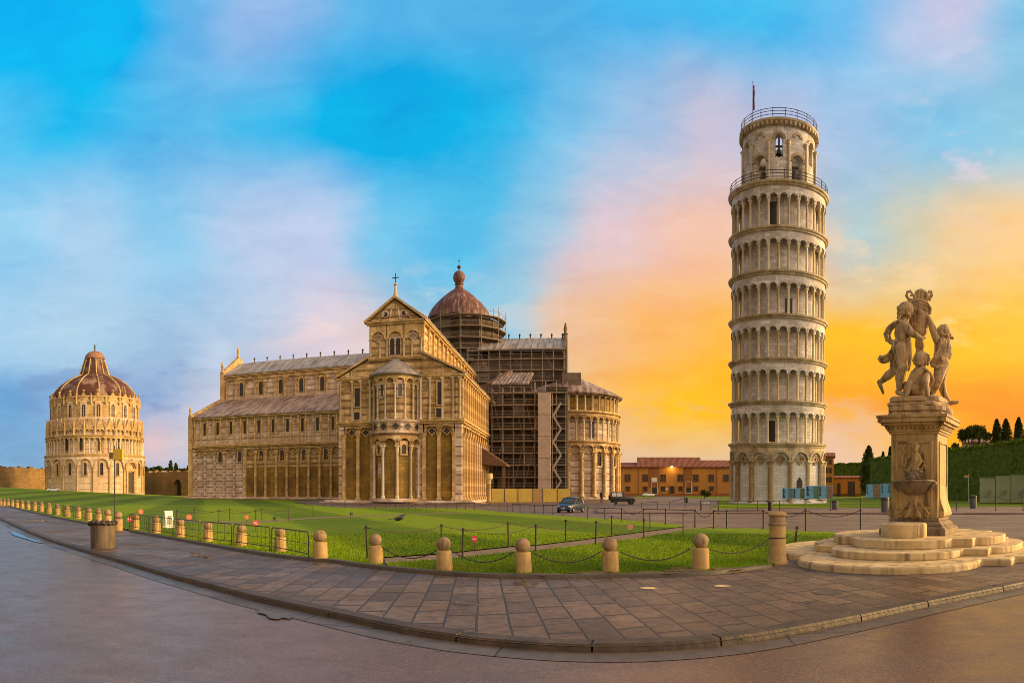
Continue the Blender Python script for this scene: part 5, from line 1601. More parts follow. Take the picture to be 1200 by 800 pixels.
# ------------------------------------------------------------------ city wall, trees, houses behind
M['oldwall'] = stone('city_wall', (0.34, 0.21, 0.08), (0.25, 0.15, 0.06), (0.09, 0.06, 0.03), 0.75, (1.4, 0.6), nscale=0.13, bump=0.6, joint=(0.12, 0.08, 0.04))


def wall_thing(name, label, p, q, z0, z1, thick, mat, arch=None, merlons=0):
    p, q = Vector(p), Vector(q); L = (q - p).length
    rz = atan2(q.y - p.y, q.x - p.x)
    root = thing(name, label, 'wall', (p.x, p.y, 0), rz)
    m = MB(); mpw = flat(0, 0, 1, 0, 0, -1)
    n = max(2, int(L / 4)); prev = 0.0
    cuts = [0.0, L] if not arch else [0.0, arch[0] - arch[1] - 1.5, arch[0] + arch[1] + 1.5, L]
    for i in range(len(cuts) - 1):
        a, b = cuts[i], cuts[i + 1]
        if arch and i == 1:
            arch_bay(m, mpw, arch[0], b - a, z0, z1, z0, arch[2], arch[1], -thick, 0.0, 14, back=True)
            mbox(m, mpw, a, b, z1, z1 + 0.02, -thick, 0)
        else:
            mbox(m, mpw, a, b, z0, z1, -thick, 0, max(1, int((b - a) / 3)))
    m.build('wall_body', mat, root)
    t = MB(); s = 0.0
    while s < L - 1:
        w_ = random.uniform(1.0, 2.6); h = random.choice((0.15, 0.3, 0.55, 0.9)) * random.uniform(0.6, 1.1)
        mbox(t, mpw, s, min(L, s + w_), z1 - 0.05, z1 + h, -thick * 0.8, -0.05); s += w_ * random.uniform(1.0, 1.6)
    t.build('wall_crest', mat, root)
    if arch:
        g = MB(); archivolt(g, mpw, arch[0], arch[2], arch[1], arch[1] + 0.7, -0.2, 0.12, 14); g.build('arch_ring', M['oldwall'], root)
        g = MB(); arch_bay(g, mpw, arch[0], arch[1] * 2, z0, arch[2], z0, arch[2] - 0.1, 0.1, 0, 0, 2) if False else mbox(g, mpw, arch[0] - arch[1] - 0.2, arch[0] + arch[1] + 0.2, z0, arch[2] + arch[1] + 0.2, -thick * 0.8, -thick * 0.7)
        g.build('gate', M['dark'], root)
    return root


pa, pb = at(-40, 262), at(57, 300)
wall_thing('city_wall', 'weathered ochre city wall at the far left edge of the meadow', pa, pb, -1, 11.2, 2.0, M['oldwall'])
pa, pb = at(160, 270), at(232, 235)
Lw = (pb - pa).length
wall_thing('city_wall', 'old stone city wall with a dark arched gateway between baptistery and cathedral', pa, pb, -1, 8.6, 2.0, M['oldwall'], arch=(Lw * 0.70, 2.3, 3.6))


def leaf_mat(name, c1, c2, s=0.6):
    t = NT(name)
    n1 = t.noise(s, 4, 0.6); n2 = t.noise(s * 9, 3, 0.7)
    col = t.mix(t.rng(n1, 0.35, 0.65), c1, c2)
    col = t.mix(t.rng(n2, 0.4, 0.7, 0, 0.6), col, tuple(q * 0.4 for q in c1))
    return t.fin(col, 0.75, spec=0.15)


M['leaf_dark'] = leaf_mat('cypress_leaf', (0.030, 0.052, 0.012), (0.060, 0.085, 0.016))
M['leaf_pine'] = leaf_mat('pine_leaf', (0.045, 0.068, 0.012), (0.095, 0.105, 0.018))
M['leaf_hedge'] = leaf_mat('hedge_leaf', (0.065, 0.125, 0.006), (0.135, 0.19, 0.012), 0.9)
M['bark'] = plain('bark', (0.09, 0.055, 0.035), (0.05, 0.03, 0.02), 3, 0.9)


def leaves(mb, pts, size, flatness=0.0):
    """one small leaf clump quad per point"""
    n = len(pts)
    d1 = rng.normal(size=(n, 3)); d1 /= np.linalg.norm(d1, axis=1)[:, None]
    d2 = rng.normal(size=(n, 3)); d2 -= d1 * (d1 * d2).sum(1)[:, None]; d2 /= np.linalg.norm(d2, axis=1)[:, None]
    sz = size * (0.6 + 0.8 * rng.random(n))[:, None]
    a, b = d1 * sz, d2 * sz * 0.6
    o = len(mb.v)
    V = np.stack([pts - a, pts + b, pts + a, pts - b], 1).reshape(-1, 3)
    mb.v += [tuple(q) for q in V]
    mb.f += [tuple(range(o + 4 * i, o + 4 * i + 4)) for i in range(n)]


def blob_pts(c, rad, n, shell=0.55):
    u = rng.normal(size=(n, 3)); u /= np.linalg.norm(u, axis=1)[:, None]
    r = (shell + (1 - shell) * rng.random(n))[:, None]
    return np.array(c) + u * r * np.array(rad)


def tree(name, label, cat, pos, h, wdt, kind, group=None, leaf='leaf_dark', size=0.3, n=900):
    root = thing(name, label, cat, pos, random.uniform(0, 6), group)
    cm, tm = MB(), MB()
    if kind == 'cypress':
        N = n; t = rng.random(N) ** 0.8; a = rng.random(N) * 2 * pi
        prof = np.clip(np.minimum((t + 0.06) * 4.5, 1.0), 0, 1) * np.clip(1.04 - t ** 2.6, 0, 1) ** 0.8
        lump = 1 + 0.26 * np.sin(a * 3 + t * 17) + 0.15 * np.sin(a * 5 - t * 31)
        r = wdt / 2 * prof * lump * (0.6 + 0.45 * rng.random(N))
        leaves(cm, np.stack([r * np.cos(a), r * np.sin(a), h * (0.05 + 0.95 * t)], 1), size)
        cm.lathe([(0.01, h * 0.06), (wdt * 0.3, h * 0.2), (wdt * 0.34, h * 0.5), (wdt * 0.22, h * 0.8), (0.01, h * 0.96)], 8)
        tm.cyl((0, 0, -0.5), (0, 0, h * 0.4), wdt * 0.07, wdt * 0.04, 7)
    elif kind == 'umbrella':
        for i in range(22):
            a = random.uniform(0, 6.28); q = random.random() ** 0.6 * wdt * 0.42
            c = (q * cos(a), q * sin(a), h * 0.83 + h * 0.10 * (1 - (q / (wdt * 0.45)) ** 2) + random.uniform(-0.04, 0.03) * h)
            leaves(cm, blob_pts(c, (wdt * 0.14, wdt * 0.14, h * 0.065), n // 22, 0.2), size)
            tm.tube([(0, 0, h * 0.45), (c[0] * 0.5, c[1] * 0.5, h * 0.66), (c[0], c[1], c[2])], [wdt * 0.02, wdt * 0.013, wdt * 0.005], 5)
        tm.cyl((0, 0, -0.5), (0, 0, h * 0.5), wdt * 0.035, wdt * 0.022, 8)
    else:
        for i in range(12):
            a = random.uniform(0, 6.28); q = random.random() ** 0.5 * wdt * 0.34; zz = random.uniform(0.35, 0.82) * h
            c = (q * cos(a), q * sin(a), zz)
            rr = wdt * random.uniform(0.16, 0.26)
            leaves(cm, blob_pts(c, (rr, rr, rr * 0.85), n // 12, 0.35), size)
            tm.tube([(0, 0, h * 0.2), (c[0] * 0.4, c[1] * 0.4, zz * 0.7), c], [wdt * 0.035, wdt * 0.02, wdt * 0.006], 5)
        tm.cyl((0, 0, -0.5), (0, 0, h * 0.4), wdt * 0.05, wdt * 0.03, 7)
    cm.build('crown', M[leaf], root); tm.build('trunk', M['bark'], root)
    return root


# dark trees over the wall between baptistery and cathedral
for i, (px, py, wpx, k, lab) in enumerate(((174, 541, 12, 'round', 'rounded dark tree over the city wall, nearest the baptistery'), (184, 538, 12, 'round', 'tallest of the rounded dark trees above the city wall'), (193, 543, 9, 'round', 'low round tree between tall tree and cypress above city wall'), (200, 540, 6, 'cypress', 'slim cypress over the city wall left of the arched gateway'), (206, 543, 7, 'cypress', 'shorter cypress over the wall just above the arched gateway'), (213, 543, 10, 'round', 'dark rounded tree over the gateway side of the wall'), (221, 545, 7, 'cypress', 'dark cypress over the wall against the cathedral west corner'))):
    D = 285 + 5 * i
    p = at(px, D)
    tree('cypress' if k == 'cypress' else 'broadleaf_tree', lab, 'tree', (p.x, p.y, 0), EYE + (HY - py) * D / F, wpx * D / F * 1.25, k, 'trees behind the city wall', size=0.55, n=700)

# ------------------------------------------------------------------ ochre building behind the tower
M['ochre'] = stone('ochre_plaster', (0.54, 0.245, 0.040), (0.47, 0.205, 0.034), (0.28, 0.11, 0.022), 0.5, (60, 40), nscale=0.12, bump=0.1)
M['ochre_patch'] = plain('ochre_plaster_dark', (0.28, 0.12, 0.028), (0.22, 0.09, 0.022), 0.5, 0.9)
tt = NT('terracotta_tiles')
o = tt.sep()
wv = tt.math('SINE', tt.math('MULTIPLY', o[0], 16))
n1 = tt.noise(0.35, 5, 0.6); n2 = tt.noise(3, 5, 0.7)
colr = tt.mix(tt.rng(n1, 0.35, 0.65), (0.24, 0.075, 0.04), (0.16, 0.05, 0.03)); colr = tt.mix(tt.rng(n2, 0.45, 0.7, 0, 0.6), colr, (0.30, 0.13, 0.07))
tt.bump(wv, 0.5, 0.06)
M['tiles'] = tt.fin(colr, 0.85)
OD = 222.0
OC = at(786, OD)
opera = thing('ochre_building', 'long two-storey ochre building with red tiled roof left of the bell tower', 'building', (OC.x, OC.y, 0), -th_(786) * 0.9)


def ox(px): return (px - 786) * OD / F
def oz(py): return EYE + (HY - py) * OD / F


EV = oz(547.3)
b = MB(); b.box(ox(716), ox(872), 0, 12, -0.5, EV + 0.1); b.build('wall', M['ochre'], opera)
for x0, x1, yr, col_ in ((715, 746, 541, 0), (746, 822, 536, 1), (822, 873, 538, 0)):
    zr = oz(yr) + (0.4 if col_ else 0.0)
    r = MB(); r.ext([(ox(x0), -0.9, EV - 0.05), (ox(x0), -0.9, EV + 0.22), (ox(x0), 6, zr), (ox(x0), 12.9, EV + 0.22), (ox(x0), 12.9, EV - 0.05)], (ox(x1) - ox(x0) - 0.01, 0, 0)); r.build('roof', M['tiles'], opera)
for x0, x1, y0, y1 in ((760, 772.5, 548, 571), (802, 811, 548, 571)):
    q = MB(); q.box(ox(x0), ox(x1), -0.06, 0.2, oz(y1), oz(y0)); q.build('plaster_patch', M['ochre_patch'], opera)


def owin(px, y0, y1, wpx, double=False, mat='glass', frame='ochre_patch', name='window', proud=0.14):
    xs_ = (px - wpx * 0.28, px + wpx * 0.28) if double else (px,)
    w_ = wpx * (0.44 if double else 1.0)
    for q in xs_:
        x0, x1 = ox(q - w_ / 2), ox(q + w_ / 2); z0, z1 = oz(y1), oz(y0)
        f = MB()
        f.box(x0 - 0.14, x0, -proud, 0.1, z0, z1); f.box(x1, x1 + 0.14, -proud, 0.1, z0, z1); f.box(x0 - 0.18, x1 + 0.18, -proud - 0.04, 0.1, z1, z1 + 0.16); f.box(x0 - 0.2, x1 + 0.2, -proud - 0.06, 0.1, z0 - 0.14, z0)
        fr = f.build(name, M[frame], opera)
        g = MB(); g.box(x0, x1, -0.03, 0.1, z0, z1); g.build('pane', M[mat], fr)


for px in (735.5, 756, 777, 797, 815.5, 833.5, 851): owin(px, 556, 563.8, 6.0, True)
for px in (735.7, 756.2, 777, 797.5, 815.8, 833.8): owin(px, 570, 575.3, 4.6)
for px, y0, y1 in ((767, 565.5, 578.5), (807, 564.5, 577.5)): owin(px, y0, y1, 6.0, frame='white_paint', name='banner_frame', proud=0.2)
q = MB(); q.box(ox(763.5), ox(770), -0.12, 0.1, oz(564), oz(559.5)); q.build('white_panel', M['white_paint'], opera)
q = MB(); q.box(ox(780), ox(783), -0.1, 0.1, oz(574), oz(572)); q.build('white_notice', M['white_paint'], opera)
dmb = MB(); mpo = flat(0, 0, 1, 0, 0, -1); arch_bay(dmb, mpo, ox(787.4), 2.2, oz(580.6), oz(569), oz(580.6), oz(572), 0.72, -0.05, 0.15, 10); fr = dmb.build('door_surround', M['ochre_patch'], opera)
q = MB(); q.box(ox(787.4) - 0.75, ox(787.4) + 0.75, -0.03, 0.1, oz(580.6), oz(569.6)); q.build('door', M['dark'], fr)
for px in (748.3, 801.3, 840):
    q = MB(); q.cyl((ox(px), -0.12, 0), (ox(px), -0.12, EV), 0.09, None, 6); q.build('drainpipe', M['ochre_patch'], opera)
q = MB(); q.box(ox(716), ox(872), -0.1, 0.05, -0.3, 0.9); q.build('plinth', M['ochre_patch'], opera)
# the lit wall lamp
lm = NT('lamp_glow'); lm.b.inputs['Emission Color'].default_value = (1.0, 0.62, 0.2, 1); lm.b.inputs['Emission Strength'].default_value = 9; M['lampglow'] = lm.fin((1, 0.8, 0.5))
q = MB(); q.bar((ox(787), -0.05, oz(546.0)), (ox(787), -0.75, oz(546.0)), 0.06); q.lathe([(0.36, 0), (0.4, 0.06), (0.1, 0.22), (0, 0.24)], 12, (ox(787), -0.8)); q.v = [(x, y, z if z > 5 else z + oz(546.2)) for x, y, z in q.v]
lamp = q.build('wall_lamp', M['iron'], opera)
q = MB(); q.ball((ox(787), -0.8, oz(546.8)), 0.3, 12, 8); q.build('bulb', M['lampglow'], lamp, 60)
ld = bpy.data.lights.new('wall_lamp_light', 'POINT'); ld.energy = 260; ld.color = (1, 0.62, 0.2); ld.shadow_soft_size = 0.3
lo = bpy.data.objects.new('wall_lamp_light', ld); COL.objects.link(lo); lo.parent = opera; lo.location = (ox(787), -1.3, oz(548.2))

# orange houses to the right of the tower
HD_ = 190.0
hc = at(966, HD_)
h2 = thing('orange_house', 'narrow tall orange house just right of the bell tower base', 'house', (hc.x, hc.y, 0), -th_(966))
k_ = HD_ / F
zt_ = EYE + (HY - 535) * k_
b = MB(); b.box(-3.5, 11 * k_, 0, 9, -0.5, zt_); b.build('wall', M['ochre'], h2)
r = MB(); r.ext([(-4, -0.7, zt_ - 0.1), (-4, -0.7, zt_ + 0.2), (-4, 4.5, zt_ + 1.4), (-4, 9.6, zt_ + 0.2), (-4, 9.6, zt_ - 0.1)], (4 + 13 * k_, 0, 0)); r.build('roof', M['tiles'], h2)
for x in (2.5 * k_, 7 * k_):
    for y in (541, 551, 562):
        q = MB(); z = EYE + (HY - y) * k_; q.box(x - 0.5, x + 0.5, -0.08, 0.1, z - 0.8, z + 0.8); f = q.build('window', M['ochre_patch'], h2); q = MB(); q.box(x - 0.38, x + 0.38, -0.1, 0.1, z - 0.68, z + 0.68); q.build('pane', M['glass'], f)
hc = at(977.5, 200)
h3 = thing('low_outbuilding', 'low orange outbuilding with dark garage doors beside the tall cypress', 'house', (hc.x, hc.y, 0), -th_(985))
k_ = 200 / F; zt_ = EYE + (HY - 560) * k_
b = MB(); b.box(0, 31 * k_, 0, 7, -0.5, zt_); b.build('wall', M['ochre'], h3)
r = MB(); r.ext([(-0.4, -0.5, zt_), (-0.4, -0.5, zt_ + 0.2), (-0.4, 3.5, zt_ + 0.8), (-0.4, 7.5, zt_ + 0.2), (-0.4, 7.5, zt_)], (31 * k_ + 0.8, 0, 0)); r.build('roof', M['tiles'], h3)
for x0, x1, y0 in ((3.5, 7.5, 566), (16, 24.5, 564)):
    q = MB(); q.box(x0 * k_, x1 * k_, -0.08, 0.1, 0, EYE + (HY - y0) * k_); q.build('door', plain('garage_door', (0.06, 0.04, 0.03), (0.04, 0.03, 0.025)) if x0 < 4 else bpy.data.materials['garage_door'], h3)
hc = at(1144, 175)
h4 = thing('white_house', 'white house with red roof and chimney peeping over the clipped hedge', 'house', (hc.x, hc.y, 0), -th_(1144))
k_ = 175 / F; zt_ = EYE + (HY - 517.5) * k_
b = MB(); b.box(-16 * k_, 16 * k_, 0, 8, -0.5, zt_ + 1.4); b.build('wall', M['white_paint'], h4)
r = MB(); r.ext([(-17 * k_, -0.8, zt_ + 0.7 - 1.2), (-17 * k_, -0.8, zt_ - 0.2), (-17 * k_, 4, zt_ + 0.9), (-17 * k_, 8.8, zt_ - 0.2), (-17 * k_, 8.8, zt_ - 0.5)], (34 * k_, 0, 0)); rfm = r.build('roof', M['tiles'], h4)
q = MB(); q.box(-15 * k_, -10.5 * k_, -0.3, 0.9, zt_ - 1, zt_ + 1.55); q.box(-15.5 * k_, -10 * k_, -0.4, 1.0, zt_ + 1.5, zt_ + 1.75); q.build('chimney', M['white_paint'], rfm)

# ------------------------------------------------------------------ hedges and trees on the right
def hedge(label, line, z0, z1, thick, n, size):
    root_p = Vector(line[0])
    root = thing('hedge', label, 'hedge', (root_p.x, root_p.y, 0))
    L = [Vector(p) - root_p for p in line]
    core = MB(); lv = MB()
    for i in range(len(L) - 1):
        a, b = L[i], L[i + 1]; d = (b - a); ln = d.length; d.normalize(); nr = Vector((-d.y, d.x, 0))
        pts = []
        core.ext([a - nr * (thick / 2 - 0.42) + Vector((0, 0, z0)), a + nr * (thick / 2 - 0.42) + Vector((0, 0, z0)), a + nr * (thick / 2 - 0.42) + Vector((0, 0, z1 - 0.25)), a - nr * (thick / 2 - 0.42) + Vector((0, 0, z1 - 0.25))], d * ln)
        m_ = int(n * ln)
        s = rng.random(m_) * ln; face = rng.random(m_)
        lat = np.where(face < 0.62, -thick / 2, np.where(face < 0.72, thick / 2, (rng.random(m_) - 0.5) * thick)) + rng.normal(0, 0.10, m_)
        zz = np.where(face < 0.72, z0 + rng.random(m_) * (z1 - z0), z1) + rng.normal(0, 0.12, m_) + 0.16 * np.sin(s * 1.3 + i)
        lat = lat + 0.22 * np.sin(s * 0.9 + zz * 1.7) * np.sin(zz * 1.1 + s * 0.4) + np.where(rng.random(m_) < 0.06, rng.normal(0, 0.3, m_), 0)
        P = np.array([a.x, a.y, 0]) + s[:, None] * np.array([d.x, d.y, 0]) + lat[:, None] * np.array([nr.x, nr.y, 0]); P[:, 2] = zz
        leaves(lv, P, size)
    c = core.build('hedge_core', M['leaf_hedge'], root)
    lv.build('foliage', M['leaf_hedge'], root)
    return root


hedge('tall clipped dark green hedge behind the fountain pedestal', [at(1254, 84), at(1200, 97), at(1150, 110), at(1111, 120), at(1062, 137), at(1024, 155)], -0.2, 8.8, 2.6, 520, 0.15)
hedge('far clipped hedge between orange outbuilding and bell tower', [at(1016, 215), at(972, 225)], -0.2, 10.4, 2.5, 160, 0.3)
for px, py, wpx, D, lab in ((1018, 522, 14, 178, 'tall slender cypress standing beside the orange outbuilding'), (1035, 529, 6, 190, 'small cypress top over the hedge left of the fountain'), (1043.5, 523, 8, 192, 'larger cypress top over the hedge touching the pedestal'), (1168, 491, 15, 150, 'broad cypress over the hedge right of the umbrella pine'), (1179, 490.5, 15, 152, 'middle one of the broad cypresses over the hedge'), (1194, 489, 14, 146, 'tall cypress over the hedge at the right edge')):
    p = at(px, D); tree('cypress', lab, 'tree', (p.x, p.y, 0), EYE + (HY - py) * D / F, wpx * D / F * 1.4, 'cypress', 'cypresses behind the hedge', size=0.21, n=5000)
p = at(1142, 150); tree('umbrella_pine', 'broad umbrella pine spreading behind the hedge and white house', 'tree', (p.x, p.y, 0), EYE + (HY - 496.5) * 150 / F, 44 * 150 / F, 'umbrella', leaf='leaf_pine', size=0.22, n=7000)
p = at(1114, 168); tree('broadleaf_tree', 'dark leafy tree behind the hedge touching the pedestal cornice', 'tree', (p.x, p.y, 0), EYE + (HY - 508) * 168 / F, 22 * 168 / F, 'round', leaf='leaf_pine', size=0.4, n=1300)
for i, (px, lab) in enumerate(((984, 'distant tree behind the far hedge nearest the orange house'), (996, 'middle distant tree behind the far hedge'), (1007, 'distant tree behind the far hedge nearest the tall cypress'))):
    p = at(px, 235); tree('broadleaf_tree', lab, 'tree', (p.x, p.y, 0), EYE + (HY - 541 + i) * 235 / F, 13 * 235 / F, 'round', 'trees beyond the far hedge', leaf='leaf_pine', size=0.5, n=500)
p = gr(826, 584); tree('shrub', 'dark green shrub on the grass before the ochre building', 'shrub', (p.x, p.y, 0), 2.3, 3.2, 'round', leaf='leaf_dark', size=0.22, n=500)
# ------------------------------------------------------------------ putti fountain
FD, FPX, FAL = 19.2, 1078, radians(13.8)
FC = at(FPX, FD)
fount = thing('fountain', 'weathered marble fountain with three stone cherubs on a pedestal over round steps', 'fountain', (FC.x, FC.y, 0), -(th_(FPX) + FAL))


def fv(px, py, dep=0.0):
    """a point of the statue, in the fountain's own frame"""
    vx = (px - FPX) / F * (FD + dep); z = EYE + (HY - py) / F * (FD + dep)
    return Vector((vx * cos(FAL) - dep * sin(FAL), vx * sin(FAL) + dep * cos(FAL), z))


def weathered(name, c1, c2, dark, amt=0.6, s=1.4, bump=0.5, joint=None):
    t = NT(name)
    oi = t.n('ShaderNodeObjectInfo'); va = t.n('ShaderNodeVectorMath'); t.l(t.tc.outputs['Object'], va.inputs[0]); t.l(t.comb(t.math('MULTIPLY', oi.outputs['Random'], 37.0), t.math('MULTIPLY', oi.outputs['Random'], 91.0), 0.0), va.inputs[1]); v_ = va.outputs[0]
    n1 = t.noise(s, 7, 0.65, vec=v_, dist=0.5); n2 = t.noise(s * 8, 5, 0.7, vec=v_); n3 = t.noise(s * 1.3, 6, 0.6, vec=v_, stretch=(2.2, 2.2, 0.22))
    col = t.mix(t.rng(n1, 0.35, 0.65), c1, c2)
    col = t.mix(t.math('MULTIPLY', t.rng(n3, 0.5, 0.66), amt, True), col, dark)
    col = t.mix(t.rng(n2, 0.55, 0.8, 0, 0.5), col, tuple(q * 0.6 for q in dark))
    t.bump(t.math('ADD', n1, t.math('MULTIPLY', n2, 0.6)), bump, 0.03)
    return t.fin(col, 0.75)


M['ped'] = weathered('pedestal_marble', (0.54, 0.39, 0.18), (0.36, 0.245, 0.10), (0.10, 0.062, 0.03), 0.9)
M['ped_dark'] = weathered('stained_marble', (0.26, 0.19, 0.12), (0.17, 0.125, 0.085), (0.05, 0.04, 0.03), 0.8)
M['statue'] = weathered('statue_marble', (0.60, 0.44, 0.25), (0.42, 0.285, 0.14), (0.095, 0.055, 0.028), 0.9, 2.6, 0.9)
M['step'] = weathered('step_travertine', (0.68, 0.53, 0.30), (0.52, 0.385, 0.19), (0.16, 0.10, 0.05), 0.85, 1.1, 0.6)


def quatre(q, cw, bf, bs, n=16):
    pts = []
    for i in range(4):
        b = bf if i in (0, 2) else bs
        side = [(-q, -q), (-cw, -q)] + [(-cw * cos(pi * k / n), -q - b * sin(pi * k / n) ** 0.85) for k in range(1, n)] + [(cw, -q)]
        a = i * pi / 2
        pts += [(x * cos(a) - y * sin(a), x * sin(a) + y * cos(a)) for x, y in side]
    return pts


for nm, args, z0, z1, bev in (('platform', (2.9, 2.2, 2.2, 1.2), -0.05, 0.165, 0.05), ('step', (2.25, 1.65, 1.6, 0.62), 0.166, 0.338, 0.025), ('step', (1.8, 1.28, 1.05, 0.6), 0.339, 0.555, 0.025)):
    m = MB(); poly = quatre(*args); m.prism(poly, z0, z1)
    o = m.build(nm, M['step'], fount, bevel=bev)
fb = MB(); fb.lathe([(0, 0.55), (0.58, 0.55), (0.60, 0.58), (0.60, 0.88), (0.56, 0.915), (0, 0.915)], 36, (-0.06, -1.5)); fb.build('step_block', M['step'], fount, 40)
H = 0.655
pb = MB()
for hw, z0, z1 in ((0.92, 0.55, 0.72), (0.80, 0.80, 0.84), (0.70, 0.93, 1.02)):
    pb.box(-hw, hw, -hw, hw, z0, z1)
for h0_, h1_, z0, z1 in ((0.92, 0.80, 0.72, 0.80), (0.80, 0.70, 0.84, 0.93)):
    pb.add([(x * h, y * h, z) for h, z in ((h0_, z0), (h1_, z1)) for x, y in ((-1, -1), (1, -1), (1, 1), (-1, 1))], [(0, 1, 5, 4), (1, 2, 6, 5), (2, 3, 7, 6), (3, 0, 4, 7)])
pb.build('pedestal_base', M['ped_dark'], fount, bevel=0.02)
die = MB(); die.box(-H, H, -H, H, 1.0, 3.32); die_o = die.build('pedestal', M['ped'], fount, bevel=0.02)
pn = MB()
for a in range(4):
    q = MB()
    for x0, x1, z0, z1 in ((-0.52, -0.46, 1.25, 3.1), (0.46, 0.52, 1.25, 3.1), (-0.46, 0.46, 3.04, 3.1), (-0.46, 0.46, 1.25, 1.31)): q.box(x0, x1, -H - 0.035, -H + 0.02, z0, z1)
    q.v = [(x * cos(a * pi / 2) - y * sin(a * pi / 2), x * sin(a * pi / 2) + y * cos(a * pi / 2), z) for x, y, z in q.v]
    q.build('panel_frame', M['ped'], die_o, bevel=0.01)
cn = MB()
for hw, z0, z1 in ((0.70, 3.30, 3.36), (0.74, 3.36, 3.42), (0.80, 3.48, 3.53), (0.88, 3.53, 3.60), (0.955, 3.60, 3.72), (0.985, 3.72, 3.80)):
    cn.box(-hw, hw, -hw, hw, z0, z1)
cn.box(-0.73, 0.73, -0.73, 0.73, 3.42, 3.48)
for i in range(13):
    t = -0.73 + 1.46 * i / 12
    for x, y in ((t, -0.75), (t, 0.75), (-0.75, t), (0.75, t)): cn.cb((x, y, 3.45), (0.07, 0.07, 0.06))
cn.build('cornice', M['ped'], fount, bevel=0.012)
# consoles swelling at the foot of the two sides
for sx in (-1, 1):
    prof_ = [(H - 0.02, 1.95), (H + 0.02, 1.85), (H + 0.035, 1.6), (H + 0.07, 1.4), (H + 0.13, 1.25), (H + 0.16, 1.14), (H + 0.13, 1.05), (H + 0.06, 1.02), (H - 0.02, 1.02)]
    m = MB(); m.ext([(sx * x, -0.5, z) for x, z in prof_], (0, 1.0, 0)); m.build('side_console', M['ped'], fount, bevel=0.02)
    m = MB(); m.cyl((sx * (H + 0.07), -0.53, 1.12), (sx * (H + 0.07), 0.53, 1.12), 0.085, None, 18); m.build('volute', M['ped'], fount, 50)


def organic(name, parts, parent, mat, voxel=0.016, sm=6):
    """one continuous carved body out of overlapping limbs"""
    m = MB()
    for p in parts:
        if p[0] == 'b':
            _, c, r, sq = p; m.ball(c, r, 14, 10, sq)
        elif p[0] == 't':
            _, pts, rs = p
            m.tube(pts, rs, 10)
            rs_ = rs if isinstance(rs, (list, tuple)) else [rs] * len(pts)
            for c, r in ((pts[0], rs_[0]), (pts[-1], rs_[-1])): m.ball(c, r * 0.98, 10, 8)
            for c, r in zip(pts[1:-1], rs_[1:-1]): m.ball(c, r, 10, 8)
        else:
            _, a, b, r0, r1 = p
            m.cyl(a, b, r0, r1, 12); m.ball(a, r0, 12, 8); m.ball(b, r1, 12, 8)
    o = m.build(name, mat, parent)
    r = o.modifiers.new('join', 'REMESH'); r.mode = 'VOXEL'; r.voxel_size = voxel; r.use_smooth_shade = True
    s = o.modifiers.new('smooth', 'SMOOTH'); s.factor = 0.5; s.iterations = sm
    return o


U = FD / F    # metres per pixel at the statue


FAT = 1.15
def C(p, q, r0, r1): return ('c', fv(*p), fv(*q), r0 * U * FAT, r1 * U * FAT)
def B(p, r, sq=(1, 1, 1)): return ('b', fv(*p), r * U * FAT, sq)
def T(pts, rs): return ('t', [fv(*p) for p in pts], [r * U for r in rs] if isinstance(rs, (list, tuple)) else rs * U)


def hand(wr, d, side, s=1.0):
    """palm, four unequal curled fingers and a thumb from its side; wr, d, side are view vectors (px right, px up, m away)"""
    w_ = Vector(wr); d = Vector(d); sd = Vector(side)
    out = []
    pc = w_ + d * 2.2 * s
    P = lambda v: (v.x, v.y, v.z)
    out.append(C(P(w_), P(pc), 1.5 * s, 1.7 * s))
    for i, L in enumerate((2.3, 2.7, 2.5, 1.9)):
        b = pc + sd * (i - 1.5) * 0.95 * s
        k = b + d * L * 0.6 * s
        e = k + d * L * 0.35 * s + Vector((0, 0.9 * s, 0))
        out += [C(P(b), P(k), 0.62 * s, 0.56 * s), C(P(k), P(e), 0.56 * s, 0.45 * s)]
    tb = w_ + d * 1.0 * s - sd * 1.5 * s
    te = tb + d * 1.9 * s - sd * 1.1 * s
    out.append(C(P(tb), P(te), 0.7 * s, 0.5 * s))
    return out


# rock the cherubs stand on: stacked weathered slabs
rk = MB()
rnd = random.Random(5)
zz = 3.80
for i, (hw, hd, h, ox_) in enumerate(((0.80, 0.78, 0.12, 0.0), (0.83, 0.80, 0.15, 0.02), (0.79, 0.78, 0.11, -0.02), (0.77, 0.76, 0.14, -0.01))):
    poly = []
    for k in range(34):
        a = 2 * pi * k / 34
        e = (abs(cos(a)) ** 5 + abs(sin(a)) ** 5) ** -0.2
        j = 1 + rnd.uniform(-0.05, 0.04)
        poly.append((ox_ + hw * e * cos(a) * j, hd * e * sin(a) * j))
    rk.prism(poly, zz, zz + h - 0.015); rk.prism([(x * 0.95, y * 0.95) for x, y in poly], zz + h - 0.03, zz + h + 0.01)
    zz += h
rock_o = rk.build('rock', M['statue'], fount, bevel=0.022)
organic('rock', [C((1092, 468, -0.5), (1108, 484, -0.45), 5, 7), C((1100, 470, -0.2), (1110, 486, 0), 6, 6), C((1090, 470, -0.62), (1099, 488, -0.62), 3, 3.5), B((1062, 468, 0), 12, (1, 1, 0.3)), B((1086, 469, 0.1), 12, (1, 1, 0.3)), B((1049, 468, -0.3), 5, (1, 1, 0.7)), C((1050, 467, -0.5), (1072, 466, -0.6), 2.6, 2.0), C((1074, 472, -0.66), (1096, 470, -0.6), 2, 1.8), B((1108, 478, -0.2), 5), C((1100, 474, -0.5), (1107, 487, -0.5), 2.5, 2)], fount, M['statue'], 0.022, 4)


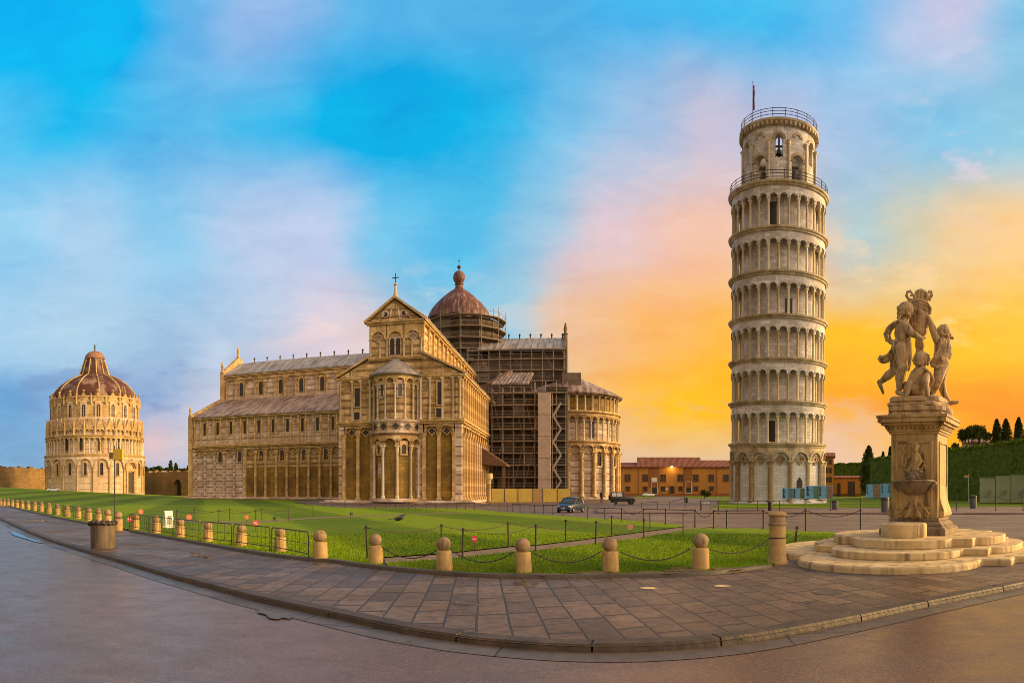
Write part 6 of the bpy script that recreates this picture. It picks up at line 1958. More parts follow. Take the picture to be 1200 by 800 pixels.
def head(c, R, fx, fd, tilt=0.0, mouth=True):
    """a child's head: skull, brow, nose, cheeks, lips, chin, ears. (fx, fd): where it looks, in view terms; c in statue coordinates"""
    n = hypot(fx, fd); fx, fd = fx / n, fd / n
    sx_, sd = -fd, fx                      # to the side of the face

    def q(f, s, u):
        u2 = u * cos(tilt) - f * sin(tilt); f2 = f * cos(tilt) + u * sin(tilt)
        return (c[0] + R * (f2 * fx + s * sx_), c[1] - R * u2, c[2] + R * U * (f2 * fd + s * sd))
    o = [B(q(-0.08, 0, 0.12), R * 0.93, (1, 1, 1)), B(q(0.18, 0, -0.30), R * 0.68)]
    for s in (-1, 1):
        o += [B(q(0.55, s * 0.42, -0.34), R * 0.30), C(q(0.80, s * 0.14, 0.14), q(0.66, s * 0.52, 0.16), R * 0.10, R * 0.085), B(q(0.70, s * 0.32, 0.0), R * 0.13), B(q(0.0, s * 0.90, -0.08), R * 0.2, (0.7, 0.7, 1.3))]
    o += [C(q(0.84, 0, 0.10), q(1.04, 0, -0.20), R * 0.085, R * 0.14), B(q(0.92, 0.10, -0.24), R * 0.09), B(q(0.92, -0.10, -0.24), R * 0.09)]
    o += [C(q(0.84, -0.16, -0.44), q(0.84, 0.16, -0.44), R * 0.085, R * 0.085), C(q(0.80, -0.14, -0.60), q(0.80, 0.14, -0.60), R * 0.095, R * 0.095), B(q(0.66, 0, -0.82), R * 0.2)]
    return o


def curls(c, R, fx, fd, n, seed, low=-0.55, rr=(0.15, 0.23), lim=0.30):
    r_ = random.Random(seed); n0 = hypot(fx, fd); fx, fd = fx / n0, fd / n0
    o = [B((c[0] - R * 0.20 * fx, c[1] - R * 0.14, c[2] - R * 0.20 * U * fd), R * 0.92)]
    k = 0
    while k < n:
        a, z = r_.uniform(0, 6.283), r_.uniform(low, 1.0)
        h = (1 - z * z) ** 0.5; x, d = h * cos(a), h * sin(a)
        if x * fx + d * fd > lim + 0.35 * max(0, z - 0.3): continue
        k += 1
        w_ = R * 1.02; p = (c[0] + w_ * x, c[1] - R * 0.1 - w_ * z, c[2] + w_ * U * d)
        t_ = r_.uniform(0, 6.28); s_ = R * r_.uniform(*rr)
        o.append(C(p, (p[0] + s_ * 1.5 * cos(t_), p[1] + s_ * 1.5 * abs(sin(t_)), p[2]), s_, s_ * 0.75))
    return o


def folds(a, b, wa, wb, n, r0, r1, bow, seed=0):
    """cloth pulled from a to b: n parallel folds, spread wa/wb at the ends (px across, depth), bowed by bow"""
    r_ = random.Random(seed); o = []
    for i in range(n):
        t = (i / (n - 1) - 0.5) if n > 1 else 0
        pts = []
        for k in range(6):
            s = k / 5
            x = a[0] + (b[0] - a[0]) * s + t * (wa[0] + (wb[0] - wa[0]) * s) + bow[0] * sin(pi * s)
            y = a[1] + (b[1] - a[1]) * s + t * (wa[1] + (wb[1] - wa[1]) * s) + bow[1] * sin(pi * s)
            d = a[2] + (b[2] - a[2]) * s + bow[2] * sin(pi * s) + (0.03 if i % 2 else 0.0)
            pts.append((x + r_.uniform(-0.35, 0.35), y + r_.uniform(-0.35, 0.35), d))
        rr_ = r0 if i % 2 == 0 else r0 * 0.7
        o.append(T(pts, [rr_ * 0.8, rr_, rr_ * 1.05, rr_ * 1.05, rr_ * r1, rr_ * r1 * 0.8]))
    return o


# urn-shaped shield with its shell crest
organic('crest', [B((1077.5, 374, 0.05), 11.5, (1.0, 0.75, 1.3)), B((1077.5, 362, 0.05), 10.5, (1.1, 0.75, 0.9)), B((1077.5, 387, 0.05), 9, (0.95, 0.75, 0.8)), C((1077.5, 391, 0.1), (1077.5, 399, 0.12), 5.5, 3.4), C((1077.5, 399, 0.12), (1078, 405, 0.15), 4.6, 5.2), C((1078, 405, 0.15), (1078, 420, 0.2), 3.6, 6),
                  T([(1064, 356, -0.05), (1068, 353, -0.2), (1074, 351.5, -0.24), (1081, 352, -0.24), (1087, 355, -0.2), (1091, 361, -0.1), (1090, 367, -0.08)], 1.5),
                  T([(1070, 352, -0.03), (1065, 350.5, -0.03), (1062.3, 346.5, -0.03), (1063.5, 342, -0.03), (1067, 341, -0.03), (1069, 344, -0.05), (1067.3, 346.5, -0.06)], [2.0, 2.0, 1.9, 1.8, 1.7, 1.5, 1.2]),
                  T([(1084, 352, 0), (1089, 349.5, 0), (1092, 346, -0.02), (1091.5, 342, -0.02), (1088.5, 341.5, -0.04), (1087.8, 344.5, -0.05)], [2.0, 2.1, 2.0, 1.8, 1.5, 1.2]), C((1091.5, 346, 0), (1089.5, 352, -0.02), 1.8, 1.0),
                  ] + [C((1077.5 + q * 1.5, 353.5, -0.08), (1079 + q * 2.5, 341 + q * q * 0.6, -0.05 - 0.04 * (q % 2)), 1.3, 2.1) for q in (-3, -2, -1, 0, 1, 2, 3)] + [B((1079 + q * 2.7, 339.6 + q * q * 0.62, -0.05), 1.5) for q in (-2, -1, 0, 1, 2)] +
        [B((1077.5, 366, -0.15), 3.0, (1.3, 0.8, 1.2)), B((1071, 362, -0.12), 2.6), B((1084, 362, -0.12), 2.6), C((1069, 380, -0.10), (1086, 380, -0.10), 1.2, 1.2)], fount, M['statue'], 0.012, 2)
# standing cherub on the left, in profile, embracing the shield
hA = (1062.6, 363.5, -0.30)
bodyA = head(hA, 8.3, 0.88, -0.48, 0.28) + [C((1060.5, 371, -0.27), (1058, 378, -0.25), 3.9, 4.8), C((1057.5, 382, -0.25), (1056.5, 391, -0.25), 7.4, 7.6), B((1059, 396, -0.28), 8.0, (1, 0.95, 1)), B((1054.5, 405, -0.22), 8.8, (1, 0.95, 0.95)), B((1060, 384, -0.36), 3.6), B((1051, 407, -0.34), 5.5),
                 C((1056.5, 409, -0.32), (1057.5, 429, -0.36), 8.6, 5.6), B((1058.2, 430, -0.38), 5.6), C((1057.2, 433, -0.34), (1054.6, 443, -0.30), 4.9, 5.2), C((1054.6, 443, -0.30), (1053.8, 456, -0.30), 5.0, 2.9), B((1052.6, 459, -0.28), 3.2), C((1054, 460.5, -0.32), (1061.5, 462.3, -0.46), 2.7, 2.0), B((1063, 462.5, -0.48), 1.5),
                 C((1052.5, 410, -0.02), (1048.5, 431, 0.02), 8.0, 5.4), B((1048.2, 433.5, 0.0), 5.2), C((1047, 435, 0.02), (1040.5, 440, 0.10), 4.6, 4.7), C((1040.5, 440, 0.10), (1032.5, 447, 0.16), 4.5, 2.7), B((1030.6, 447.5, 0.16), 2.7), C((1031.5, 450, 0.16), (1034.6, 459, 0.12), 2.6, 1.6), B((1035, 460.5, 0.11), 1.2),
                 C((1060.5, 380.5, -0.42), (1067.5, 389.5, -0.52), 4.6, 3.9), B((1067.6, 390, -0.52), 3.8), C((1068.5, 390.5, -0.52), (1080, 396.2, -0.48), 3.9, 2.2),
                 C((1061, 380, -0.05), (1071, 383, 0.2), 4.2, 3.2)] + hand((1080.8, 396.2, -0.46), (0.96, -0.25, 0.0), (0.1, 0.9, 0.0), 0.85)
fa = organic('cherub', bodyA, fount, M['statue'], 0.011, 1)
tag(fa, 'standing stone cherub in profile with one leg kicked back')
organic('curly_hair', curls(hA, 8.4, 0.88, -0.48, 95, 3, lim=-0.02) + [C((1053.5, 364 + k * 2.6, -0.32 - 0.02 * k), (1052 + (k % 2), 367 + k * 2.6, -0.34), 1.6, 1.2) for k in range(5)], fa, M['statue'], 0.010, 1)
organic('drapery', [T([(1059, 376.5, -0.45), (1051, 377, -0.38), (1043, 382, -0.22), (1038.5, 390, -0.1), (1039.5, 397, -0.08), (1044, 401.5, -0.08), (1049, 401, -0.12)], [1.6, 2.0, 2.4, 2.7, 2.6, 2.2, 1.6]),
                    T([(1058, 379, -0.3), (1050, 381, -0.2), (1044.5, 386, -0.08), (1042, 392, -0.02), (1043.5, 398, -0.03), (1048, 400, -0.1)], [1.3, 1.5, 1.7, 1.8, 1.6, 1.3]),
                    T([(1057, 375.5, -0.2), (1048, 377.5, -0.1), (1040.5, 384, 0.0), (1037, 391, 0.04), (1039, 399, 0.03)], [1.4, 1.7, 2.0, 2.0, 1.5])] +
        folds((1051, 404, -0.38), (1034, 422, 0.0), (3, 4), (5, 5), 4, 2.0, 1.1, (1, 4, 0), 1) + [T([(1036, 424, 0), (1032, 423, 0.02), (1030, 420, 0.02), (1031.5, 417, 0.02), (1034, 418, 0.02)], [2.2, 2.0, 1.9, 1.6, 1.2])] +
        folds((1065, 396, -0.46), (1062, 433, -0.28), (3, 0), (5, 2), 4, 1.5, 1.2, (2.5, 0, 0), 2), fa, M['statue'], 0.011, 1)
# cherub on the right, arm raised to the crest, cloth over his hip
hB = (1107, 389.5, 0.0)
bodyB = head(hB, 7.6, 0.90, -0.30, 0.15) + [C((1106, 396, 0), (1104, 400, 0), 3.9, 4.8),
         C((1103.5, 403, 0), (1103, 413, 0), 7.6, 7.4), B((1102.5, 417, -0.02), 7.8), B((1103.5, 424, 0.0), 8.2, (1, 0.95, 0.95)),
         C((1098.5, 399, -0.1), (1093, 385.5, -0.12), 4.4, 3.8), B((1092.8, 385, -0.12), 3.7), C((1092.6, 384, -0.12), (1089, 373.5, -0.12), 3.7, 2.3),
         C((1110, 402, -0.05), (1112, 414, -0.25), 4.4, 3.6), C((1112, 414, -0.25), (1103, 420, -0.45), 3.5, 2.4),
         C((1104, 426, -0.08), (1099.5, 443, -0.24), 7.8, 5.3), B((1098.8, 444.5, -0.25), 5.1), C((1098.6, 446, -0.23), (1095.5, 453, -0.18), 4.7, 4.6), C((1095.5, 453, -0.18), (1093, 461.5, -0.14), 4.4, 2.7), C((1093, 463.5, -0.16), (1096, 466, -0.36), 2.7, 1.9),
         C((1105, 427, 0.12), (1102.5, 446, 0.18), 7.2, 4.9), C((1102.5, 447, 0.18), (1106, 460, 0.20), 4.7, 3.7), C((1106, 460, 0.20), (1111.3, 469, 0.18), 3.5, 2.5), B((1111.6, 471.5, 0.18), 2.8), C((1113, 472, 0.17), (1121, 471.5, 0.10), 2.6, 1.8), B((1122.6, 470.5, 0.09), 1.5)] + hand((1088.8, 372.5, -0.12), (-0.3, -0.95, 0), (0.9, -0.2, 0), 0.85)
fbod = organic('cherub', bodyB, fount, M['statue'], 0.011, 1)
tag(fbod, 'stone cherub with raised arm holding the crest')
organic('curly_hair', curls(hB, 7.7, 0.90, -0.30, 85, 4, lim=0.1) + [C((1113.5 + k, 395 + (k % 2), 0.08), (1116 + k * 0.5, 396.5, 0.06), 1.5, 1.1) for k in range(3)], fbod, M['statue'], 0.010, 1)
organic('drapery', folds((1107, 398.5, -0.22), (1094.5, 427, -0.33), (9, 5), (9, 4), 7, 1.55, 1.15, (4, 0, -0.08), 5) + folds((1111, 403, 0.0), (1103, 427, -0.05), (3, 2), (6, 3), 4, 1.9, 1.1, (4.5, 0, 0), 6) + [T([(1090.5, 427.5, -0.33), (1096, 429, -0.38), (1102, 429, -0.36), (1107, 427, -0.25)], [1.0, 1.5, 1.5, 1.2]), T([(1092, 429.5, -0.34), (1098, 431, -0.37), (1103, 430.5, -0.33)], [0.9, 1.2, 1.0])], fbod, M['statue'], 0.011, 1)
# seated cherub in the middle, seen from behind, head bowed
hC = (1080, 421.5, -0.55)
bodyC = head(hC, 7.9, 0.35, 0.95, 0.3) + [C((1079.5, 428, -0.52), (1078.5, 434, -0.5), 4.0, 5.0), C((1078.5, 437, -0.48), (1076, 449, -0.45), 7.8, 8.0), B((1074.5, 456, -0.42), 9.6, (1.15, 1, 0.8)), C((1077.5, 436, -0.68), (1074.5, 456, -0.66), 0.9, 0.9),
         C((1085, 437.5, -0.55), (1084.5, 449, -0.72), 4.4, 3.9), B((1084.4, 449.5, -0.72), 3.8), C((1084.6, 450.5, -0.72), (1086.8, 461, -0.76), 3.7, 2.2), C((1071.5, 438, -0.5), (1066, 450, -0.62), 4.2, 3.7), C((1066, 450, -0.62), (1063, 461, -0.66), 3.5, 2.3),
         C((1070, 458, -0.4), (1061, 452, -0.1), 6.2, 4.9), C((1061, 452, -0.1), (1066, 463, 0.05), 4.5, 3.0), C((1082, 458, -0.3), (1092, 452, -0.15), 6.0, 4.7), C((1092, 452, -0.15), (1090, 464, 0.0), 4.3, 2.9)] + hand((1087, 462, -0.78), (0.45, 0.45, -0.02), (0.8, -0.3, 0), 0.8) + hand((1063, 461.5, -0.68), (-0.5, 0.4, -0.02), (0.7, 0.4, 0), 0.8)
fc = organic('cherub', bodyC, fount, M['statue'], 0.011, 1)
tag(fc, 'seated stone cherub seen from behind with bowed head')
organic('curly_hair', curls(hC, 8.2, 0.35, 0.95, 130, 8, low=-0.8, rr=(0.13, 0.19)), fc, M['statue'], 0.010, 1)
organic('drapery', folds((1083, 431.5, -0.74), (1063, 459, -0.52), (3, 4), (7, 2), 6, 1.5, 1.25, (-3, -1, -0.04), 9) + folds((1086, 433, -0.68), (1089, 452, -0.42), (2, 2), (5, 1), 4, 1.4, 1.1, (5, 0, 0.05), 10) + [T([(1081, 431, -0.72), (1084, 431.5, -0.76), (1087, 433.5, -0.7)], [1.6, 1.9, 1.5])], fc, M['statue'], 0.011, 1)

# wall basin with its carved relief
def fz(py): return EYE + (HY - py) * 18.3 / F


bs = MB()
bs.lathe([(0.08, fz(581)), (0.22, fz(579)), (0.40, fz(574)), (0.50, fz(568)), (0.55, fz(565)), (0.55, fz(563.2)), (0.49, fz(563.2)), (0.44, fz(567)), (0.30, fz(571)), (0.0, fz(573))], 32, (0, -H), -pi, 0, ripple=lambda a, z: 0.02 * cos(a * 16))
bas = bs.build('basin', M['ped_dark'], fount, 50)
lip = MB(); lip.tube([(0.56 * cos(a), -H + 0.56 * sin(a), fz(563.4)) for a in [-pi + pi * i / 20 for i in range(21)]], 0.035, 8); lip.build('basin_rim', M['ped_dark'], bas, 60)
for a in (-pi, 0):
    q = MB(); q.ball((0.56 * cos(a), -H - 0.04, fz(566)), 0.08, 10, 8); q.tube([(0.56 * cos(a), -H - 0.06, fz(566)), (0.50 * cos(a), -H - 0.08, fz(571)), (0.40 * cos(a), -H - 0.06, fz(575))], [0.06, 0.05, 0.02], 8); q.build('basin_scroll', M['ped_dark'], bas, 60)
L_ = lambda x, z, o=0.05: Vector((x, -H - o, z))


def RB_(x, py, r, o=0.03, sq=(1, 0.6, 1)): return ('b', L_(x, fz(py), o), r, sq)
def RC(a, b, r0, r1, o=0.05): return ('c', L_(a[0], fz(a[1]), o), L_(b[0], fz(b[1]), o), r0, r1)


def fan(cx, py0, py1, w0, w1, n, r0, r1, o):
    return [RC((cx + w0 * t, py0), (cx + w1 * t, py1 - 1.5 * (1 - abs(t))), r0, r1, o) for t in [(-1 + 2 * k / (n - 1)) for k in range(n)]]


organic('acanthus_stem', [RC((0, 580), (0, 590), 0.13, 0.10, 0.03), RC((0, 590), (0, 604), 0.09, 0.12, 0.03)] + fan(0, 590, 606, 0.03, 0.2, 6, 0.028, 0.035, 0.11) + [('t', [L_(sx * x, fz(y), 0.02) for x, y in ((0.08, 586), (0.2, 591), (0.32, 597), (0.41, 602), (0.38, 606), (0.31, 604), (0.33, 601))], [0.03, 0.035, 0.04, 0.04, 0.035, 0.03, 0.025]) for sx in (-1, 1)], bas, M['ped'], 0.012, 2)
organic('relief_figure', [RB_(0.04, 525, 0.105, 0.07, (1, 0.8, 1.1)), RB_(0.065, 527.5, 0.06, 0.13)] + [RB_(0.04 + 0.10 * cos(a_), 523 - 4 * sin(a_), 0.042, 0.07) for a_ in [0.1 + 0.36 * k for k in range(9)]] + [RC((0.03, 530), (0.05, 538), 0.10, 0.125, 0.04), RC((0.05, 538), (-0.02, 548), 0.125, 0.115, 0.04), RC((0.13, 532.5), (0.22, 540), 0.05, 0.045, 0.06), RC((0.22, 540), (0.12, 547), 0.045, 0.035, 0.12), RC((-0.06, 532.5), (-0.2, 538), 0.05, 0.04, 0.05), RC((-0.2, 538), (-0.24, 546), 0.04, 0.03, 0.05), RC((0.02, 548), (0.2, 552), 0.085, 0.06, 0.06), RC((-0.05, 548), (-0.2, 554), 0.085, 0.055, 0.06)] + [('t', [L_(x, fz(y), 0.03) for x, y in ((-0.22, 520), (-0.3, 524), (-0.26, 530), (-0.33, 537), (-0.3, 546))], [0.02, 0.04, 0.035, 0.04, 0.025]), ('t', [L_(x, fz(y), 0.03) for x, y in ((0.24, 530), (0.3, 536), (0.28, 543), (0.34, 550))], [0.02, 0.035, 0.03, 0.02])], die_o, M['ped'], 0.012, 2)
organic('relief_dolphin', [RB_(0.0, 557, 0.15, 0.08, (1.1, 0.9, 0.9)), RC((0.05, 553), (0.22, 550), 0.08, 0.05, 0.07), RC((0.22, 550), (0.26, 545), 0.045, 0.03, 0.06), RC((-0.1, 554), (-0.24, 551), 0.07, 0.05, 0.07), RC((0.0, 559), (0.0, 563.5), 0.07, 0.05, 0.2), RC((-0.05, 561), (-0.19, 559.5), 0.05, 0.035, 0.14), RC((0.05, 561), (0.19, 559.5), 0.05, 0.035, 0.14), RB_(-0.06, 554.5, 0.03, 0.2), RB_(0.06, 554.5, 0.03, 0.2)] + [RB_(0.22 * cos(a_), 557 - 3 * sin(a_), 0.05, 0.06) for a_ in (0.2, 0.9, 1.6, 2.3, 2.9)], die_o, M['ped_dark'], 0.012, 2)
# ------------------------------------------------------------------ stone ball bollards along the kerb of the lawn
M['boll'] = weathered('bollard_stone', (0.52, 0.35, 0.14), (0.36, 0.23, 0.09), (0.17, 0.11, 0.055), 0.55, 3.0, 0.5)
M['ball'] = weathered('bollard_ball_stone', (0.36, 0.25, 0.14), (0.26, 0.175, 0.10), (0.09, 0.06, 0.035), 0.7, 3.0, 0.5)
pm_ = MB(); pm_.lathe([(0, -0.1), (0.20, -0.1), (0.198, 0.1), (0.188, 0.46), (0.178, 0.50), (0.10, 0.515), (0, 0.515)], 24)
post_me = pm_.mesh('post', M['boll'], 40)
bm_ = MB(); bm_.ball((0, 0, 0.655), 0.178, 22, 14); bm_.v = [(x + 0.006 * sin(z * 31 + y * 17), y + 0.006 * sin(x * 29 + z * 13), z + 0.004 * sin(x * 23)) for x, y, z in bm_.v]
ball_me = bm_.mesh('ball', M['ball'], 180)
BOLL = [(821, 624.5, 668), (716, 629, 671), (613.5, 630, 672), (521, 629, 669), (440.5, 625, 660.5), (375.5, 621, 656), (328.5, 618, 646.5), (282.5, 614, 640), (243.5, 611.5, 635), (211, 607.5, 629.5), (183, 604, 625), (158.5, 601.5, 620.5), (138.5, 599, 621)]
LEFTB = [(126, 596.5, 615.5), (115, 595.3, 612.5), (104, 594.2, 610.5), (91.5, 592.8, 608), (79, 591.4, 605.8), (67.5, 590, 603.4), (57.5, 589, 601.6), (48.5, 588, 599.8), (40.5, 587.2, 598.4), (33, 586.4, 597), (26, 585.8, 595.8), (20, 585.2, 594.8), (14.5, 584.7, 593.8), (9.5, 584.2, 593), (5, 583.8, 592.3), (1, 583.5, 591.8)]
BP = []
for i, (px, yt, yb) in enumerate(BOLL + LEFTB):
    p = gr(px, yb, 0.03); D = hypot(p.x, p.y)
    s = (yb - yt) * D / F / 0.833
    if i < len(BOLL):
        lab = ('squat stone ball bollard next left of the tall banded stone post' if i == 0 else 'yellow stone ball bollard standing alone beside the litter bin' if i == 12 else 'stone ball bollard on the lawn edge, %s to the left of the tall stone post' % ORD[i])
    else:
        lab = 'stone ball bollard left of the litter bin, %s counting away from the bin' % ORD[i - len(BOLL)]
    r = thing('ball_bollard', lab, 'bollard', (p.x, p.y, 0.03), random.uniform(0, 6), 'stone ball bollards along the lawn edge'); r.rotation_euler = (radians(random.uniform(-2.2, 2.2)), radians(random.uniform(-2.2, 2.2)), random.uniform(0, 6))
    sx_ = s * (1.06 if i > 4 else 1.0)
    put('post', post_me, r, (0, 0, 0), 0, (sx_, sx_, s)); put('ball', ball_me, r, (0, 0, 0), 0, (sx_ * (0.92 if i in (3, 6, 7, 8) else 1), sx_, s))
    BP.append((p, s))
# tall banded post by the fountain
p = gr(911, 660, 0.02)
tp = thing('stone_post', 'tall cylindrical stone post with moulded bands beside the fountain platform', 'post', (p.x, p.y, 0.02))
m = MB(); m.lathe([(0, -0.1), (0.255, -0.1), (0.255, 0.04), (0.235, 0.07), (0.225, 0.10), (0.225, 0.16), (0.205, 0.2), (0.202, 0.58), (0.20, 0.92)], 28); m.build('shaft', M['boll'], tp, 40)
m = MB(); m.lathe([(0.2, 0.90), (0.225, 0.92), (0.225, 0.95), (0.196, 0.98), (0.190, 1.12), (0.20, 1.13)], 28); m.build('band', M['ball'], tp, 40)
m = MB(); m.lathe([(0.19, 1.12), (0.225, 1.14), (0.235, 1.17), (0.215, 1.2), (0.13, 1.235), (0, 1.25)], 28); m.build('cap', M['boll'], tp, 40)
m = MB(); m.lathe([(0.204, 0.60), (0.212, 0.605), (0.212, 0.625), (0.204, 0.63)], 28); m.build('iron_band', M['iron'], tp)

M['chain'] = plain('chain_iron', (0.03, 0.024, 0.018), (0.06, 0.04, 0.025), 20, 0.6)


def chain(label, a, b, sag, r=0.012, group='chains between posts'):
    a, b = Vector(a), Vector(b); L = (b - a).length
    m = MB(); n = max(8, int(L / 0.055)); n = min(n, 70)
    pts = [a.lerp(b, i / n) - Vector((0, 0, sag * 4 * (i / n) * (1 - i / n))) for i in range(n + 1)]
    m.tube([p - a for p in pts], [r * (1.35 if i % 2 else 0.7) for i in range(n + 1)], 5)
    return tag(m.build('chain', M['chain'], None, 60, loc=tuple(a)), label, 'chain', group)


tall = (gr(911, 660, 0.02), 1.0)
seq = [tall] + BP[:5]
for i in range(len(seq) - 1):
    a, b = seq[i], seq[i + 1]
    d = (b[0] - a[0]).normalized()
    za = 0.62 if i == 0 else 0.50 * a[1]
    chain('iron chain sagging from the %s' % ('tall stone post to the nearest ball bollard' if i == 0 else '%s bollard left of the tall post to the %s' % (ORD[i - 1], ORD[i])), a[0] + d * 0.21 + Vector((0, 0, za)), b[0] - d * 0.19 + Vector((0, 0, 0.49 * b[1])), 0.22, 0.013)
# leaning iron stake in the grass
p = gr(931.5, 636, 0.04)
q = MB(); q.bar((0, 0, -0.1), (0.075, 0, 0.55), 0.05); q.bar((0.02, 0, 0.47), (0.13, 0, 0.49), 0.04)
tag(q.build('iron_stake', M['iron'], None, loc=tuple(p)), 'leaning black iron stake in the grass by the fountain platform', 'stake')
chain('thin chain from the leaning stake to the tall stone post', p + Vector((0.06, 0, 0.45)), tall[0] + Vector((0.2, 0.05, 0.62)), 0.1, 0.01)


# hooped iron railing panels in front of the bollards
def rail_panel(label, a, b, h, bars, group):
    a, b = Vector(a), Vector(b); d = b - a; L = d.length
    root = thing('railing_panel', label, 'railing', tuple(a), atan2(d.y, d.x), group)
    m = MB(); r = 0.016
    m.tube([(0, 0, -0.05), (0, 0, h - 0.09), (0.03, 0, h - 0.03), (0.09, 0, h), (L - 0.09, 0, h), (L - 0.03, 0, h - 0.03), (L, 0, h - 0.09), (L, 0, -0.05)], r, 6)
    m.tube([(0, 0, 0.12), (L, 0, 0.12)], r * 0.8, 5)
    m.build('frame', M['iron'], root)
    g = MB()
    for k in range(1, bars): g.cyl((L * k / bars, 0, 0.12), (L * k / bars, 0, h), 0.006, None, 4, False)
    g.tube([(0, 0, h * 0.55), (L, 0, h * 0.55)], 0.008, 5)
    g.build('grating', M['iron'], root)


pts = [BP[5], BP[6], BP[7], BP[8], BP[9], BP[10], BP[11]]
for i in range(len(pts) - 1):
    a, b = pts[i][0], pts[i + 1][0]
    d = (b - a).normalized(); nr = Vector((d.y, -d.x, 0))
    if nr.dot(a) > 0: nr = -nr
    off = nr * 0.27
    a2 = a + d * 0.12 + off; b2 = b - d * 0.02 + off
    rail_panel('black hooped railing panel before the bollards, %s from the open lawn corner' % ORD[i], a2 + Vector((0, 0, 0.04)), b2 + Vector((0, 0, 0.04)), 0.66, 9, 'hooped railing panels right of the litter bin')
lp = BP[len(BOLL):]
for i in range(len(lp) - 1):
    a, b = lp[i][0], lp[i + 1][0]
    d = (b - a).normalized(); nr = Vector((d.y, -d.x, 0))
    if nr.dot(a) > 0: nr = -nr
    rail_panel('black railing panel left of the litter bin, %s counting away from the bin' % ORD[i], a + nr * 0.27 + Vector((0, 0, 0.04)), b + nr * 0.27 + Vector((0, 0, 0.04)), 0.72, 8, 'hooped railing panels left of the litter bin')

# ------------------------------------------------------------------ slim chain posts on the lawns
cpost = MB(); cpost.lathe([(0, -0.1), (0.022, -0.1), (0.02, 0.93), (0.034, 0.94), (0.034, 0.97), (0, 1.0)], 8); cpost.bar((-0.07, 0, 0.9), (0.07, 0, 0.9), 0.02)
cpme = cpost.mesh('chain_post', M['iron'])


def post_row(rows, where, grp, sag=0.16, closed=True, order='leftmost'):
    P = []
    for i, (px, yt, yb) in enumerate(rows):
        p = gr(px, yb, 0.05); D = hypot(p.x, p.y); h = (yb - yt) * D / F
        o = bpy.data.objects.new('chain_post', cpme); COL.objects.link(o); o.location = p; o.scale = (1.15, 1.15, h); o.rotation_euler = (radians(random.uniform(-2, 2)), radians(random.uniform(-2, 2)), 0)
        tag(o, 'slim iron chain post %s, %s from left' % (where, ORD[i]), 'post', grp)
        P.append(p + Vector((0, 0, h * 0.93)))
    if closed:
        for i in range(len(P) - 1):
            chain('thin chain %s, %s span from the left' % (where, ORD[i]), P[i], P[i + 1], sag, 0.010, grp + ', chains')
    return P


post_row([(542, 618, 655), (627.6, 613.6, 646.5), (698, 609.6, 638.5), (754.4, 607, 631), (800.6, 600, 624.5)], 'on the near side of the gravel path', 'posts on the near side of the gravel path')
post_row([(430.6, 615, 655), (517.6, 613.5, 647), (596, 611, 640), (662.6, 608, 634), (717, 603.6, 627), (762, 600, 620)], 'on the far side of the gravel path', 'posts on the far side of the gravel path')
post_row([(206.6, 597, 612.5), (256.6, 597, 613), (299.6, 597, 612), (338, 594.4, 610)], 'before the thin cross path', 'posts before the thin cross path')
post_row([(227.4, 595, 609.5), (269.4, 595.6, 610), (307, 595.6, 609), (367, 594, 606)], 'behind the thin cross path', 'posts behind the thin cross path')

# ------------------------------------------------------------------ black barriers round the square
bpost = MB(); bpost.lathe([(0, -0.02), (0.085, -0.02), (0.085, 0.03), (0.045, 0.08), (0.038, 0.12), (0.036, 0.90), (0.055, 0.92), (0.055, 0.98), (0, 1.0)], 10)
bpme = bpost.mesh('post', M['iron'])


def fence(label, posts, rails, zb=0.0, th=1.0, rail_r=0.022, chains=True):
    p0 = gr(posts[0][0], posts[0][2], zb)
    root = thing('barrier_fence', label, 'fence', tuple(p0))
    tops = []
    for px, yt, yb in posts:
        p = gr(px, yb, zb); D = hypot(p.x, p.y); h = (yb - yt) * D / F
        put('post', bpme, root, tuple(p - p0), 0, (th, th, h)); tops.append((p - p0) + Vector((0, 0, h * 0.95)))
    for i, j in rails:
        m = MB(); m.tube([tops[i], tops[j]], rail_r, 6); m.build('rail', M['iron'], root)
    if chains:
        rs = set(rails)
        for i in range(len(tops) - 1):
            if (i, i + 1) in rs: continue
            m = MB(); n = 14; m.tube([tops[i].lerp(tops[i + 1], k / n) - Vector((0, 0, 0.3 * 4 * k / n * (1 - k / n))) for k in range(n + 1)], 0.014, 4); m.build('chain', M['iron'], root)
    return root


fence('near black post barrier along the lawn edge before the paved square', [(689, 594, 608.3), (709, 594.5, 609.7), (728.6, 595, 611.4), (754, 595.5, 613.5), (780, 596, 615.5), (814.6, 596.8, 618), (836.6, 597.5, 619), (851.6, 597.2, 619.6), (894.6, 597, 621), (944.4, 596, 623.2), (1008.6, 596, 622.5)], [(0, 1), (1, 2), (3, 4), (4, 5), (6, 7), (7, 8)])
fence('far black rail barrier between the paved square and the tower lawn', [(821, 586.5, 598.2), (842, 586.5, 598.2), (864, 586.4, 598.2), (888, 586.3, 598), (913.6, 586.2, 598), (943.6, 584, 598.4), (973.6, 586, 598.2), (1008.6, 583.5, 598.2)], [(0, 1), (1, 2), (2, 3), (3, 4), (4, 5), (5, 6), (6, 7)], 0.10, chains=False)
fence('low black post barrier in front of the green containers', [(1121, 581, 598.3), (1167, 581, 598.3), (1199, 580, 598.3)], [(0, 1)], 0.10)
fence('black rail barrier between cathedral corner and blue car', [(585, 589, 598.5), (594.5, 589.5, 599), (601, 590, 599.4), (609.5, 590.2, 600), (626.5, 590.8, 601.2), (637, 591, 602), (648, 591.5, 602.8), (660, 592, 604)], [(2, 3), (3, 4), (4, 5), (5, 6), (6, 7)], th=0.8, chains=False)
